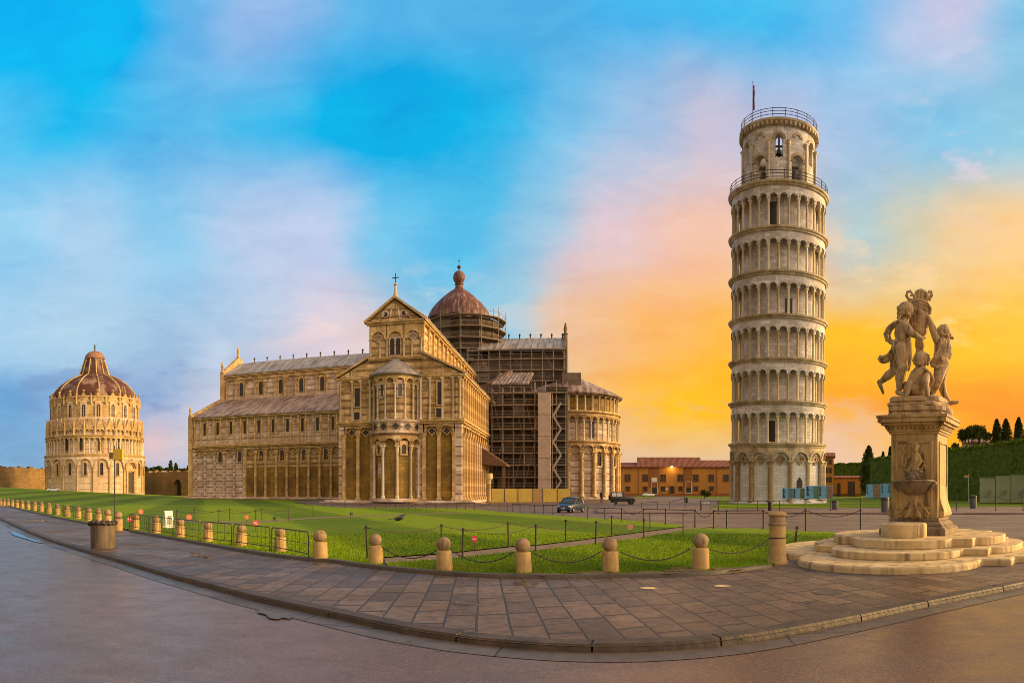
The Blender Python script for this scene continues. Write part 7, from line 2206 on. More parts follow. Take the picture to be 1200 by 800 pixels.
fence('small black rail barrier in the square before the ochre building', [(752, 588.5, 597), (770.5, 588, 597), (785, 587.5, 597), (803, 583, 598)], [(0, 1), (2, 3)], th=0.9, chains=False)
fence('low row of black posts along the foot of the cathedral', [(358, 585, 592), (380, 586, 593), (389, 586.4, 593.4), (404, 587, 594), (440, 588.6, 595.2), (452, 588.8, 595.4), (463.5, 590, 595.7), (471.5, 589.5, 595.8), (478.5, 588, 595.8), (486.5, 589.8, 595.9), (500, 590, 596), (510.5, 589.5, 596), (523.7, 589.5, 596.2), (535, 589.2, 596.3), (545.5, 589, 596.5), (556, 588.8, 597)], [(10, 11), (11, 12), (12, 13), (13, 14), (14, 15)], 0.08, th=0.7, rail_r=0.03)

# ------------------------------------------------------------------ yellow hoarding at the foot of the scaffolding
h0, h1 = at(575.5, 98), at(669, 101)
d = h1 - h0; L = d.length
ho = thing('hoarding', 'yellow site hoarding of tall panels at the foot of the scaffolding', 'hoarding', tuple(h0), atan2(d.y, d.x))
M['yellow'] = plain('yellow_panel', (0.48, 0.36, 0.06), (0.40, 0.29, 0.05), 0.8, 0.6)
M['yellow2'] = plain('ochre_panel', (0.33, 0.21, 0.07), (0.27, 0.17, 0.06), 0.8, 0.6)
xsn = [0, 0.165, 0.33, 0.515, 0.64, 0.825, 1.0]
for i in range(6):
    m = MB(); m.box(L * xsn[i] + 0.06, L * xsn[i + 1] - 0.06, -0.03, 0.03, 0.12, 2.05); m.build('panel', M['yellow2'] if i == 3 else M['yellow'], ho)
for i in range(7):
    m = MB(); m.box(L * xsn[i] - 0.05, L * xsn[i] + 0.05, -0.05, 0.05, 0, 2.1); m.build('post', M['iron'], ho)
m = MB(); m.box(-0.3, L + 0.3, -0.3, 0.3, -0.02, 0.12); m.build('footing', M['pinkpave'], ho)
# stone lamp column before the side door
p = gr(573, 590.2)
lc = thing('stone_column', 'short dark column with pale carved capital by the cathedral side door', 'column', tuple(p))
m = MB(); m.box(-0.45, 0.45, -0.45, 0.45, 0, 0.28); m.lathe([(0.36, 0.28), (0.32, 0.4), (0.28, 0.45), (0.24, 2.7)], 16); m.build('shaft', M['column_brown'], lc, 40)
m = MB(); m.lathe([(0.24, 2.65), (0.34, 2.7), (0.34, 2.78), (0.22, 2.85), (0.32, 3.2), (0.45, 3.35), (0.5, 3.4), (0.5, 4.05), (0.46, 4.1), (0, 4.1)], 16); m.build('capital', M['step'], lc, 40)

# ------------------------------------------------------------------ litter bin with its withered plants, sign pole
p = gr(120.5, 642)
lb_ = thing('stone_bin', 'large round fluted stone bin with black liner rim on the pavement', 'litter bin', tuple(p))
m = MB(); m.lathe([(0, 0), (0.36, 0), (0.37, 0.03), (0.385, 0.72), (0.39, 0.76), (0.35, 0.78), (0.33, 0.5), (0, 0.5)], 30, ripple=lambda a, z: 0.012 * cos(a * 22)); m.build('tub', weathered('bin_stone', (0.16, 0.12, 0.085), (0.10, 0.076, 0.056), (0.04, 0.03, 0.024), 0.8, 2.5, 0.6), lb_, 40)
m = MB()
rp = [(0.40 * cos(2 * pi * i / 40), 0.40 * sin(2 * pi * i / 40), 0.77 + 0.03 * sin(i * 2.3)) for i in range(41)]
m.tube(rp, [0.05 + 0.018 * sin(i * 1.9) for i in range(41)], 8); m.build('liner_rim', M['iron'], lb_, 60)
p = gr(134.3, 641)
sp = thing('sign_pole', 'thin pole carrying a yellow sign box beside the stone bin', 'sign', tuple(p))
m = MB(); m.cyl((0, 0, -0.05), (0, 0, 3.15), 0.022, 0.02, 8); m.cyl((0, 0, 0), (0, 0, 0.75), 0.035, None, 8); m.build('pole', M['iron'], sp)
U2 = 1400 / 66 / F
ysg = plain('yellow_sign', (0.62, 0.42, 0.03), (0.55, 0.36, 0.03), 2, 0.45)
m = MB(); m.box(-0.02, 13 * U2 - 0.02, -0.06, 0.03, 2.70, 3.04); m.build('sign_box', ysg, sp, bevel=0.012)
m = MB(); m.box(-7 * U2, -0.03, -0.04, 0.03, 2.74, 2.94); m.build('small_box', M['ped_dark'], sp, bevel=0.01)
m = MB(); m.bar((-0.05, 0, 2.98), (0.2, 0, 3.07), 0.02); m.build('bracket', M['iron'], sp)

# ------------------------------------------------------------------ little signs on the grass
red = plain('red_sign', (0.60, 0.035, 0.025), (0.5, 0.03, 0.02), 4, 0.4); pinks = plain('pink_sign', (0.62, 0.30, 0.22), (0.5, 0.22, 0.16), 4, 0.4)
orange_s = plain('orange_sign', (0.55, 0.14, 0.04), (0.45, 0.10, 0.03), 4, 0.4)
for px, py, yb, r_, mt, lab, tilt in ((556, 631.5, 645, 4.0, red, 'bright red round sign on a stake by the near gravel path', 0), (299.5, 613, 623, 3.6, red, 'tilted red sign on a stake behind the railing panels', 0.5), (289, 606, 616, 2.6, orange_s, 'small orange sign on a stake on the lawn near the cross path', 0.2), (221.5, 606, 618, 3.4, orange_s, 'orange red sign on a stake behind the leftmost railing panels', 0.3), (738.5, 617.3, 626, 3.3, pinks, 'faded pink round sign on a stake at the right tip of the lawn', 0.6), (151.5, 608.5, 618, 2.8, red, 'small red sign just right of the yellow lone bollard', 0.2), (165, 599.5, 614, 3.0, orange_s, 'orange flag-like sign above the leftmost railing panel by the bin', 0.7)):
    p = gr(px, yb, 0.05); D = hypot(p.x, p.y); h = (yb - py) * D / F; rr = r_ * D / F
    o = thing('lawn_sign', lab, 'sign', tuple(p), -th_(px))
    m = MB(); m.cyl((0, 0, -0.05), (0, 0, h), 0.012, None, 6); m.build('stake', M['iron'], o)
    m = MB(); m.cyl((0, -0.025, 0), (0, 0.0, 0), rr, None, 20); c = m.build('disc', mt, o, 40, loc=(0, -0.01, h)); c.rotation_euler = (radians(-12), tilt, 0)
    m = MB(); m.box(-rr * 0.6, rr * 0.6, -0.032, -0.0255, -rr * 0.12, rr * 0.12); k = m.build('sign_bar', M['white_paint'] if mt is red else pinks, c)
p = gr(197.5, 618, 0.05)
wb = thing('folding_board', 'white folding A-frame board on the lawn behind the railing', 'sign', tuple(p), -th_(197) + 0.4)
m = MB(); m.ext([(-0.2, -0.22, 0), (0.2, -0.22, 0), (0.2, 0.0, 0.78), (-0.2, 0.0, 0.78)], (0, 0.03, 0)); m.build('front_panel', M['white_paint'], wb)
m = MB(); m.ext([(-0.2, 0.24, 0), (0.2, 0.24, 0), (0.2, 0.04, 0.78), (-0.2, 0.04, 0.78)], (0, 0.03, 0)); m.build('rear_panel', M['white_paint'], wb)
m = MB(); m.ext([(-0.13, -0.20, 0.16), (0.06, -0.20, 0.16), (0.12, -0.08, 0.56), (-0.05, -0.08, 0.56)], (0, -0.012, 0)); m.build('dark_print', M['steel'], wb)
for px, yb, lab in ((322, 610.5, 'small black ground spotlight on the lawn by the cross path'), (412, 604.5, 'small black ground spotlight on the lawn before the transept apse')):
    p = gr(px, yb, 0.05); o = thing('spotlight', lab, 'spotlight', tuple(p), 0.6)
    m = MB(); m.box(-0.09, 0.09, -0.07, 0.07, 0, 0.04); m.bar((-0.08, 0, 0.02), (-0.08, 0, 0.2), 0.02); m.bar((0.08, 0, 0.02), (0.08, 0, 0.2), 0.02); m.build('bracket', M['iron'], o)
    m = MB(); m.cb((0, 0.02, 0.17), (0.15, 0.14, 0.15)); m.build('housing', M['iron'], o, bevel=0.01)
# a black bird skimming the lawn
p = gr(466, 611, 0.0); o = thing('black_bird', 'black bird with spread wings skimming low over the lawn', 'bird', (p.x, p.y, 0.16), -0.5); o.scale = (1.5,) * 3
m = MB(); m.ball((0, 0, 0.0), 0.085, 12, 8, (2.2, 0.9, 0.85)); m.ball((0.2, 0, 0.03), 0.05, 10, 8); m.cyl((0.24, 0, 0.03), (0.30, 0, 0.02), 0.018, 0.004, 6)
m.add([(-0.12, -0.04, 0.01), (-0.12, 0.04, 0.01), (-0.34, 0.07, 0.0), (-0.34, -0.07, 0.0), (-0.12, -0.04, -0.02), (-0.12, 0.04, -0.02), (-0.34, 0.07, -0.01), (-0.34, -0.07, -0.01)], [(0, 1, 2, 3), (7, 6, 5, 4), (0, 3, 7, 4), (1, 5, 6, 2), (3, 2, 6, 7), (0, 4, 5, 1)])
m.build('body', M['iron'], o, 60)
for sg in (-1, 1):
    m = MB(); pl_ = [(0.10, 0.04), (0.12, 0.24), (0.04, 0.46), (-0.06, 0.50), (-0.05, 0.40), (-0.12, 0.36), (-0.09, 0.26), (-0.12, 0.2), (-0.10, 0.04)]
    m.ext([(x, sg * y, 0.02 + (0.28 if sg > 0 else -0.08) * y) for x, y in pl_], (0, 0, 0.012)); m.build('wing', M['iron'], o)
# ------------------------------------------------------------------ vehicles
M['tyre'] = plain('tyre_rubber', (0.015, 0.015, 0.015), (0.03, 0.028, 0.026), 10, 0.8)
M['rim'] = plain('wheel_rim', (0.45, 0.45, 0.46), (0.3, 0.3, 0.31), 8, 0.35, 0.7)
M['carglass'] = plain('car_glass', (0.03, 0.04, 0.045), (0.02, 0.03, 0.035), 2, 0.06)
M['lamp_clear'] = plain('headlight_glass', (0.7, 0.7, 0.68), (0.55, 0.55, 0.54), 6, 0.1)
M['lamp_red'] = plain('taillight_glass', (0.4, 0.02, 0.015), (0.3, 0.015, 0.01), 6, 0.15)
M['plastic'] = plain('dark_plastic', (0.025, 0.025, 0.026), (0.04, 0.04, 0.04), 6, 0.5)


def paint(name, c):
    t = NT(name); n = t.noise(2.0, 4, 0.6)
    t.b.inputs['Coat Weight'].default_value = 0.6; t.b.inputs['Coat Roughness'].default_value = 0.08
    return t.fin(t.mix(t.rng(n, 0.3, 0.7), c, tuple(q * 0.8 for q in c)), 0.35)


def loft(secs):
    """cross-sections (x, [(y, z) ring]) joined into a body"""
    m = MB(); n = len(secs[0][1])
    for x, ring in secs: m.v += [(x, y, z) for y, z in ring]
    for i in range(len(secs) - 1):
        m.f += [(i * n + k, i * n + (k + 1) % n, (i + 1) * n + (k + 1) % n, (i + 1) * n + k) for k in range(n)]
    m.f += [tuple(range(n)), tuple(range((len(secs) - 1) * n, len(secs) * n))]
    return m


def car(label, pos, rz, scale, col, style='hatch'):
    root = thing('parked_car', label, 'car', tuple(pos), rz)
    root.scale = (scale,) * 3
    pn = paint('car_paint_' + label.split()[0], col)
    W = 0.84
    # x forward
    if style == 'hatch':
        low = [(-1.85, 0.30, 0.78, 0.70), (-1.80, 0.24, 0.93, 0.80), (-1.2, 0.20, 0.96, 0.84), (0.0, 0.20, 0.94, 0.84), (0.85, 0.20, 0.92, 0.84), (1.5, 0.22, 0.80, 0.80), (1.82, 0.26, 0.64, 0.70), (1.90, 0.32, 0.52, 0.58)]
        cab = [(-1.83, 0.80, 0.86, 0.74), (-1.62, 0.80, 1.32, 0.62), (-1.2, 0.80, 1.46, 0.62), (-0.3, 0.80, 1.50, 0.64), (0.25, 0.80, 1.44, 0.62), (1.02, 0.80, 0.92, 0.72)]
        wx = (-1.18, 1.18); wr = 0.30
    else:
        low = [(-2.2, 0.34, 0.80, 0.66), (-2.12, 0.26, 0.90, 0.78), (-1.3, 0.22, 0.94, 0.84), (0.0, 0.22, 0.92, 0.84), (1.0, 0.22, 0.90, 0.84), (1.8, 0.24, 0.78, 0.78), (2.15, 0.3, 0.62, 0.66)]
        cab = [(-1.75, 0.82, 0.88, 0.72), (-1.0, 0.82, 1.36, 0.60), (-0.3, 0.82, 1.42, 0.60), (0.3, 0.82, 1.38, 0.60), (1.1, 0.82, 0.90, 0.70)]
        wx = (-1.35, 1.35); wr = 0.31
    ring = lambda z0, z1, w_: [(-w_ * 0.92, z0), (w_ * 0.92, z0), (w_, z0 + (z1 - z0) * 0.35), (w_, z0 + (z1 - z0) * 0.75), (w_ * 0.90, z1), (-w_ * 0.90, z1), (-w_, z0 + (z1 - z0) * 0.75), (-w_, z0 + (z1 - z0) * 0.35)]
    b = loft([(x, ring(z0, z1, w_)) for x, z0, z1, w_ in low]); body = b.build('body', pn, root, 45); bv = body.modifiers.new('r', 'BEVEL'); bv.width = 0.04; bv.segments = 2
    cr = lambda z0, z1, w_: [(-0.78, z0), (0.78, z0), (w_, z1 - 0.03), (w_ * 0.85, z1), (-w_ * 0.85, z1), (-w_, z1 - 0.03)]
    c = loft([(x, cr(z0, z1, w_)) for x, z0, z1, w_ in cab]); c.build('cabin', M['carglass'], root, 40)
    # roof and pillars in body colour
    t = loft([(x, [(-w_ * 0.98, z1 - 0.035), (w_ * 0.98, z1 - 0.035), (w_ * 0.86, z1 + 0.02), (-w_ * 0.86, z1 + 0.02)]) for x, z0, z1, w_ in cab[1:-1]]); t.build('roof', pn, root, 50)
    for sg in (-1, 1):
        for x0, x1, k0, k1 in ((cab[-2][0], cab[-1][0], -2, -1), (cab[0][0], cab[1][0], 0, 1)):
            a = (x0, sg * cab[k0][3], cab[k0][2]) if k0 == -2 else (x0, sg * 0.77, 0.86); b_ = (x1, sg * 0.77, 0.88) if k0 == -2 else (x1, sg * cab[k1][3], cab[k1][2])
            p_ = MB(); p_.bar(a, b_, 0.07, 0.06); p_.build('pillar', pn, root)
        p_ = MB(); p_.bar((-0.35, sg * 0.79, 0.86), (-0.35, sg * 0.64, 1.46), 0.07, 0.05); p_.build('pillar', pn, root)
    for x in wx:
        for sg in (-1, 1):
            y = MB(); y.lathe([(wr * 0.6, -0.09), (wr * 0.93, -0.09), (wr, -0.05), (wr, 0.05), (wr * 0.93, 0.09), (wr * 0.6, 0.09)], 24); y.v = [(x + q[0], sg * 0.76 + q[2], wr + q[1]) for q in y.v]
            wh = y.build('wheel', M['tyre'], root, 40)
            y = MB(); y.lathe([(0, 0.05), (wr * 0.2, 0.07), (wr * 0.55, 0.045), (wr * 0.62, 0.08), (wr * 0.62, -0.06), (0, -0.06)], 20); y.v = [(x + q[0], sg * (0.76 + q[2]), wr + q[1]) for q in y.v]; y.build('rim', M['rim'], wh, 40)
    xf, xr = low[-2][0], low[1][0]
    for sg in (-1, 1):
        y = MB(); y.ball((xf - 0.10, sg * 0.56, 0.62), 0.13, 12, 8, (1.1, 1.15, 0.75)); y.build('headlight', M['lamp_clear'], root, 60)
        y = MB(); y.box(xr - 0.05, xr + 0.12, sg * 0.68 - 0.1, sg * 0.68 + 0.1, 0.66, 0.92); y.build('taillight', M['lamp_red'], root, bevel=0.02)
        y = MB(); y.cb((0.72, sg * 0.93, 0.98), (0.12, 0.17, 0.12)); y.build('mirror', pn, root, bevel=0.03)
    y = MB(); y.box(xf + 0.02, xf + 0.10, -0.45, 0.45, 0.33, 0.46); y.build('grille', M['plastic'], root, bevel=0.01)
    y = MB(); y.box(xf + 0.09, xf + 0.115, -0.22, 0.22, 0.40, 0.49); y.build('number_plate', M['white_paint'], root)
    return root


p = gr(669, 600.3)
car('blue hatchback parked on the square behind the rail barrier', p, radians(-118), 0.82, (0.008, 0.028, 0.085))
car('white saloon car parked before the ochre building', gr(759.5, 581.6), radians(8), 0.88, (0.72, 0.72, 0.70), 'saloon')
p = at(63, 192); car('white car parked on the meadow at the foot of the baptistery', Vector((p.x, p.y, rise(p.x, p.y) + 0.05)), radians(35), 0.9, (0.70, 0.72, 0.72), 'saloon')

# dark off-road vehicle
p = gr(729.5, 591.0); jeep = thing('off_road_vehicle', 'black off-road vehicle with spare wheel parked beside the round apse', 'jeep', tuple(p), radians(-4)); jeep.scale = (0.86,) * 3
jp = paint('jeep_black', (0.015, 0.016, 0.018))
b = loft([(x, [(-w_, z0), (w_, z0), (w_, z1), (w_ * 0.96, z1 + 0.04), (-w_ * 0.96, z1 + 0.04), (-w_, z1)]) for x, z0, z1, w_ in ((-1.85, 0.5, 1.05, 0.80), (-1.8, 0.45, 1.12, 0.84), (0.55, 0.45, 1.12, 0.84), (0.6, 0.45, 1.10, 0.80), (1.75, 0.5, 1.04, 0.76), (1.82, 0.55, 0.98, 0.72))]); b.build('body', jp, jeep, 40, bevel=0.03)
c = loft([(x, [(-0.8, 1.12), (0.8, 1.12), (w_, z1), (-w_, z1)]) for x, z1, w_ in ((-1.82, 1.80, 0.74), (-1.5, 1.86, 0.74), (0.15, 1.84, 0.72), (0.22, 1.80, 0.72))])
c.f[-1] = c.f[-1]; c.build('cabin', jp, jeep, 30, bevel=0.03)
ws = MB(); ws.ext([(0.24, -0.68, 1.78), (0.24, 0.68, 1.78), (0.62, 0.74, 1.14), (0.62, -0.74, 1.14)], (0.02, 0, 0.012)); ws.build('windscreen', M['carglass'], jeep)
for sg in (-1, 1):
    for x0, x1 in ((-1.62, -0.98), (-0.85, -0.12)):
        y = MB(); q0, q1 = sg * 0.80, sg * 0.755
        y.ext([(x0, q0, 1.22), (x1, q0, 1.22), (x1, q1, 1.72), (x0, q1, 1.72)], (0, sg * 0.012, 0)); y.build('side_window', M['lamp_clear'] if sg < 0 else M['carglass'], jeep)
    for x in (-1.2, 1.25):
        y = MB(); y.lathe([(0.2, -0.12), (0.37, -0.12), (0.40, -0.06), (0.40, 0.06), (0.37, 0.12), (0.2, 0.12)], 22); y.v = [(x + q[0], sg * 0.78 + q[2], 0.40 + q[1]) for q in y.v]; wh = y.build('wheel', M['tyre'], jeep, 40)
        y = MB(); y.lathe([(0, 0.08), (0.2, 0.06), (0.22, 0.1), (0.22, -0.08), (0, -0.08)], 16); y.v = [(x + q[0], sg * (0.78 + q[2]), 0.40 + q[1]) for q in y.v]; y.build('rim', M['plastic'], wh, 40)
        y = MB(); y.tube([(x - 0.48, sg * 0.86, 0.62), (x - 0.40, sg * 0.86, 0.86), (x, sg * 0.86, 0.92), (x + 0.40, sg * 0.86, 0.86), (x + 0.48, sg * 0.86, 0.62)], 0.07, 6); y.build('mudguard', M['plastic'], jeep, 60)
    y = MB(); y.cyl((1.78, sg * 0.5, 0.82), (1.86, sg * 0.5, 0.82), 0.11, None, 14); y.build('headlight', M['lamp_clear'], jeep)
y = MB(); y.box(1.80, 1.98, -0.78, 0.78, 0.48, 0.64); y.build('bumper', M['plastic'], jeep, bevel=0.02)
y = MB(); y.lathe([(0.15, -0.1), (0.36, -0.1), (0.38, 0), (0.36, 0.1), (0.15, 0.1), (0.15, -0.1)], 20); y.v = [(-1.98 + q[2], q[0], 1.05 + q[1]) for q in y.v]; y.build('spare_wheel', M['tyre'], jeep, 40)
y = MB(); y.bar((-1.5, -0.6, 1.93), (0.1, -0.6, 1.93), 0.05); y.bar((-1.5, 0.6, 1.93), (0.1, 0.6, 1.93), 0.05)
for x in (-1.4, -0.7, 0.0): y.bar((x, -0.6, 1.93), (x, 0.6, 1.93), 0.04); y.bar((x, -0.6, 1.84), (x, -0.6, 1.93), 0.04); y.bar((x, 0.6, 1.84), (x, 0.6, 1.93), 0.04)
y.build('roof_rack', M['plastic'], jeep)

# ------------------------------------------------------------------ a person in dark clothes by the apse
p = gr(705, 589.2); per = thing('person', 'person in dark coat and trousers standing by the round apse', 'person', tuple(p), radians(25))
M['skin'] = plain('skin', (0.42, 0.25, 0.17), (0.36, 0.21, 0.14), 8, 0.6); M['coat'] = plain('dark_coat', (0.045, 0.028, 0.022), (0.03, 0.02, 0.016), 6, 0.9); M['hair'] = plain('dark_hair', (0.03, 0.02, 0.015), (0.02, 0.013, 0.01), 10, 0.7)
V_ = Vector


def bd(*parts): return parts


pc = lambda a, b, r0, r1: ('c', V_(a), V_(b), r0, r1)
pbl = lambda c, r, sq=(1, 1, 1): ('b', V_(c), r, sq)
hands = []
for sg in (-1, 1):
    hx = sg * 0.27
    hands += [pc((hx, -0.06, 0.86), (hx, -0.09, 0.78), 0.034, 0.038)]
    for i, L in enumerate((0.07, 0.085, 0.08, 0.06)):
        y0 = -0.12 + i * 0.024
        hands += [pc((hx, y0, 0.765), (hx - sg * 0.008, y0 - 0.004, 0.765 - L * 0.6), 0.0115, 0.0105), pc((hx - sg * 0.008, y0 - 0.004, 0.765 - L * 0.6), (hx - sg * 0.025, y0 - 0.008, 0.765 - L), 0.0105, 0.009)]
    hands += [pc((hx - sg * 0.01, -0.115, 0.83), (hx - sg * 0.03, -0.155, 0.785), 0.014, 0.011)]
body_p = [pbl((0, -0.01, 1.60), 0.105, (0.82, 0.95, 1.15)), pbl((0, -0.105, 1.585), 0.02, (0.8, 1, 1.2)), pbl((0, -0.085, 1.535), 0.03, (1.2, 0.7, 0.5)), pbl((0.09, 0, 1.59), 0.025, (0.5, 0.8, 1.3)), pbl((-0.09, 0, 1.59), 0.025, (0.5, 0.8, 1.3)), pbl((0.035, -0.09, 1.615), 0.016), pbl((-0.035, -0.09, 1.615), 0.016), pc((0, 0.01, 1.44), (0, 0, 1.54), 0.055, 0.055), pc((-0.13, 0, 1.38), (0.13, 0, 1.38), 0.085, 0.085), pc((0, 0, 1.34), (0, 0, 1.05), 0.155, 0.14), pc((-0.07, 0, 0.95), (0.07, 0, 0.95), 0.115, 0.115)] + hands
for sg in (-1, 1):
    body_p += [pc((sg * 0.19, 0, 1.38), (sg * 0.26, 0.02, 1.10), 0.058, 0.046), pc((sg * 0.26, 0.02, 1.10), (sg * 0.27, -0.06, 0.86), 0.044, 0.03), pc((sg * 0.09, 0, 0.92), (sg * 0.11, -0.01, 0.50), 0.088, 0.058), pc((sg * 0.11, -0.01, 0.50), (sg * 0.11, 0.02, 0.09), 0.056, 0.038), pc((sg * 0.11, 0.03, 0.05), (sg * 0.12, -0.13, 0.035), 0.045, 0.035)]
organic('body', body_p, per, M['skin'], 0.012, 2)
ct = [pc((-0.14, 0, 1.385), (0.14, 0, 1.385), 0.10, 0.10), pc((0, 0, 1.35), (0, 0, 1.0), 0.175, 0.17), pc((-0.06, 0, 0.98), (-0.07, 0, 0.72), 0.135, 0.13), pc((0.06, 0, 0.98), (0.07, 0, 0.72), 0.135, 0.13)]
for sg in (-1, 1): ct += [pc((sg * 0.19, 0, 1.38), (sg * 0.26, 0.02, 1.10), 0.075, 0.062), pc((sg * 0.26, 0.02, 1.10), (sg * 0.27, -0.055, 0.88), 0.06, 0.047)]
organic('coat', ct, per, M['coat'], 0.016, 2)
tr_ = []
for sg in (-1, 1): tr_ += [pc((sg * 0.09, 0, 0.92), (sg * 0.11, -0.01, 0.50), 0.10, 0.072), pc((sg * 0.11, -0.01, 0.50), (sg * 0.11, 0.02, 0.10), 0.07, 0.058)]
organic('trousers', tr_, per, M['coat'], 0.016, 2)
organic('hair', [pbl((0, 0.025, 1.635), 0.108, (0.86, 0.95, 1.05)), pbl((0, 0.06, 1.56), 0.07)], per, M['hair'], 0.014, 1)

# ------------------------------------------------------------------ information boards round the tower
sky_b = plain('board_blue', (0.16, 0.40, 0.72), (0.12, 0.32, 0.62), 1.5, 0.4); pic_a = plain('board_picture_teal', (0.05, 0.22, 0.24), (0.12, 0.12, 0.08), 3.0, 0.4); pic_b = plain('board_picture_brown', (0.26, 0.17, 0.14), (0.16, 0.11, 0.10), 3, 0.4); pic_c = plain('board_picture_green', (0.14, 0.16, 0.04), (0.05, 0.06, 0.03), 3, 0.4)


def board(label, x0, x1, y0, y1, D, spec):
    a, b = at(x0, D), at(x1, D); d = b - a; L = d.length
    root = thing('information_board', label, 'board', tuple(a), atan2(d.y, d.x), 'blue information boards by the tower')
    z0, z1 = EYE + (HY - y1) * D / F, EYE + (HY - y0) * D / F
    m = MB(); m.box(0, L, -0.03, 0.03, z0, z1); m.build('panel', sky_b, root)
    for u0, u1, mt in spec:
        m = MB(); m.box(L * u0, L * u1, -0.045, -0.033, z0 + 0.06, z1 - 0.06); m.build('picture', mt, root)
    for u in (0.04, 0.5):
        m = MB()
        for k in range(4): m.box(L * u, L * (u + 0.06 + 0.02 * (k % 2)), -0.042, -0.034, z1 - 0.30 - 0.28 * k, z1 - 0.06 - 0.28 * k)
        m.build('lettering', M['dark'], root)
    for u in (0.04, 0.96):
        m = MB(); m.bar((L * u, 0.06, 0.05), (L * u, 0.06, z1), 0.07); m.build('leg', M['steel'], root)


board('blue information board with two pictures, left of the pair by the tower', 916.6, 943.3, 571.8, 584.3, 80, ((0.28, 0.46, pic_a), (0.80, 0.98, pic_c)))
board('blue information board with teal picture, right of the pair by the tower', 944.2, 975.5, 569.2, 584.4, 80.5, ((0.30, 0.52, pic_a), (0.78, 0.98, pic_b)))
board('blue information board with brown picture left of the fountain pedestal', 1014.8, 1032, 567.3, 583.3, 84, ((0.50, 0.96, pic_b),))
board('blue information board half hidden behind the fountain pedestal', 1032.6, 1050, 566.5, 583.3, 84, ((0.60, 0.95, pic_a),))
M['binm'] = plain('grey_bin_metal', (0.12, 0.135, 0.16), (0.08, 0.09, 0.11), 4, 0.5)


def grey_bin(px, yb, yt, wpx, label, mat='binm'):
    p = gr(px, yb, 0.1); D = hypot(p.x, p.y); h = (yb - yt) * D / F; w_ = wpx * D / F
    root = thing('litter_bin', label, 'litter bin', tuple(p), -th_(px))
    m = MB(); m.lathe([(0, 0), (w_ * 0.42, 0), (w_ * 0.46, h * 0.05), (w_ * 0.5, h * 0.8), (0, h * 0.8)], 16); m.build('drum', M[mat], root, 40)
    m = MB(); m.lathe([(w_ * 0.52, h * 0.78), (w_ * 0.54, h * 0.84), (w_ * 0.5, h * 0.95), (w_ * 0.2, h), (0, h)], 16); m.build('lid', M['iron'] if mat == 'iron' else M['plastic'], root, 40)


grey_bin(978.6, 597, 586, 7.5, 'grey bin on the tower lawn below the paired blue boards')
grey_bin(1037, 600, 582, 9.5, 'large grey bin against the left edge of the fountain pedestal')
grey_bin(1140.5, 595.5, 580, 8.5, 'grey bin before the hedge beside the thin flag post')
grey_bin(902.4, 598.3, 587, 5.0, 'slim black bin at the foot of the tower', 'iron')
grey_bin(804, 589, 582.5, 4.2, 'small black bin in the square before the ochre building', 'iron')
p = gr(827, 597.2, 0.1); D = hypot(p.x, p.y); o = thing('map_lectern', 'low grey map lectern standing before the tower lawn', 'lectern', tuple(p), -th_(827))
m = MB(); m.ext([(-0.45, -0.2, 0.5), (0.45, -0.2, 0.5), (0.45, 0.15, 0.85), (-0.45, 0.15, 0.85)], (0, 0.02, 0.05)); m.build('panel', M['binm'], o)
m = MB(); m.ext([(-0.38, -0.185, 0.53), (0.38, -0.185, 0.53), (0.38, 0.11, 0.825), (-0.38, 0.11, 0.825)], (0, -0.008, 0.008)); m.build('map_sheet', plain('map_paper', (0.42, 0.40, 0.36), (0.2, 0.22, 0.22), 5), o)
for x in (-0.38, 0.38):
    m = MB(); m.bar((x, 0, 0), (x, 0, 0.68), 0.05); m.build('leg', M['iron'], o)
p = gr(716.5, 596.5); o = thing('blue_sign', 'small blue grey sign panel hung at the end of the barrier near jeep', 'sign', tuple(p), -th_(716))
m = MB(); m.box(-0.29, 0.29, -0.02, 0.02, 0.3, 0.62); m.build('panel', plain('blue_grey_sign', (0.20, 0.17, 0.26), (0.28, 0.24, 0.32), 4, 0.5), o)
for x in (-0.25, 0.25):
    m = MB(); m.bar((x, 0.03, 0), (x, 0.03, 0.62), 0.04); m.build('leg', M['iron'], o)
# thin post with yellow and teal flag
p = gr(1135.2, 588.6, 0.1); o = thing('flag_post', 'thin post with small yellow and teal flag before the hedge', 'flag', tuple(p), -th_(1135))
U3 = hypot(p.x, p.y) / F
m = MB(); m.cyl((0, 0, 0), (0, 0, 33 * U3), 0.05, 0.04, 7); m.build('pole', M['white_paint'], o)
m = MB(); m.box(-5.5 * U3, 0, -0.02, 0.02, 29 * U3, 32 * U3); m.build('yellow_flag', ysg, o)
m = MB(); m.ext([(-7 * U3, 0, 28.5 * U3), (0, 0, 29 * U3), (0, 0, 25.5 * U3), (-3 * U3, 0, 26 * U3)], (0, 0.03, 0)); m.build('teal_flag', plain('teal_flag', (0.03, 0.16, 0.19), (0.02, 0.11, 0.13), 3), o)
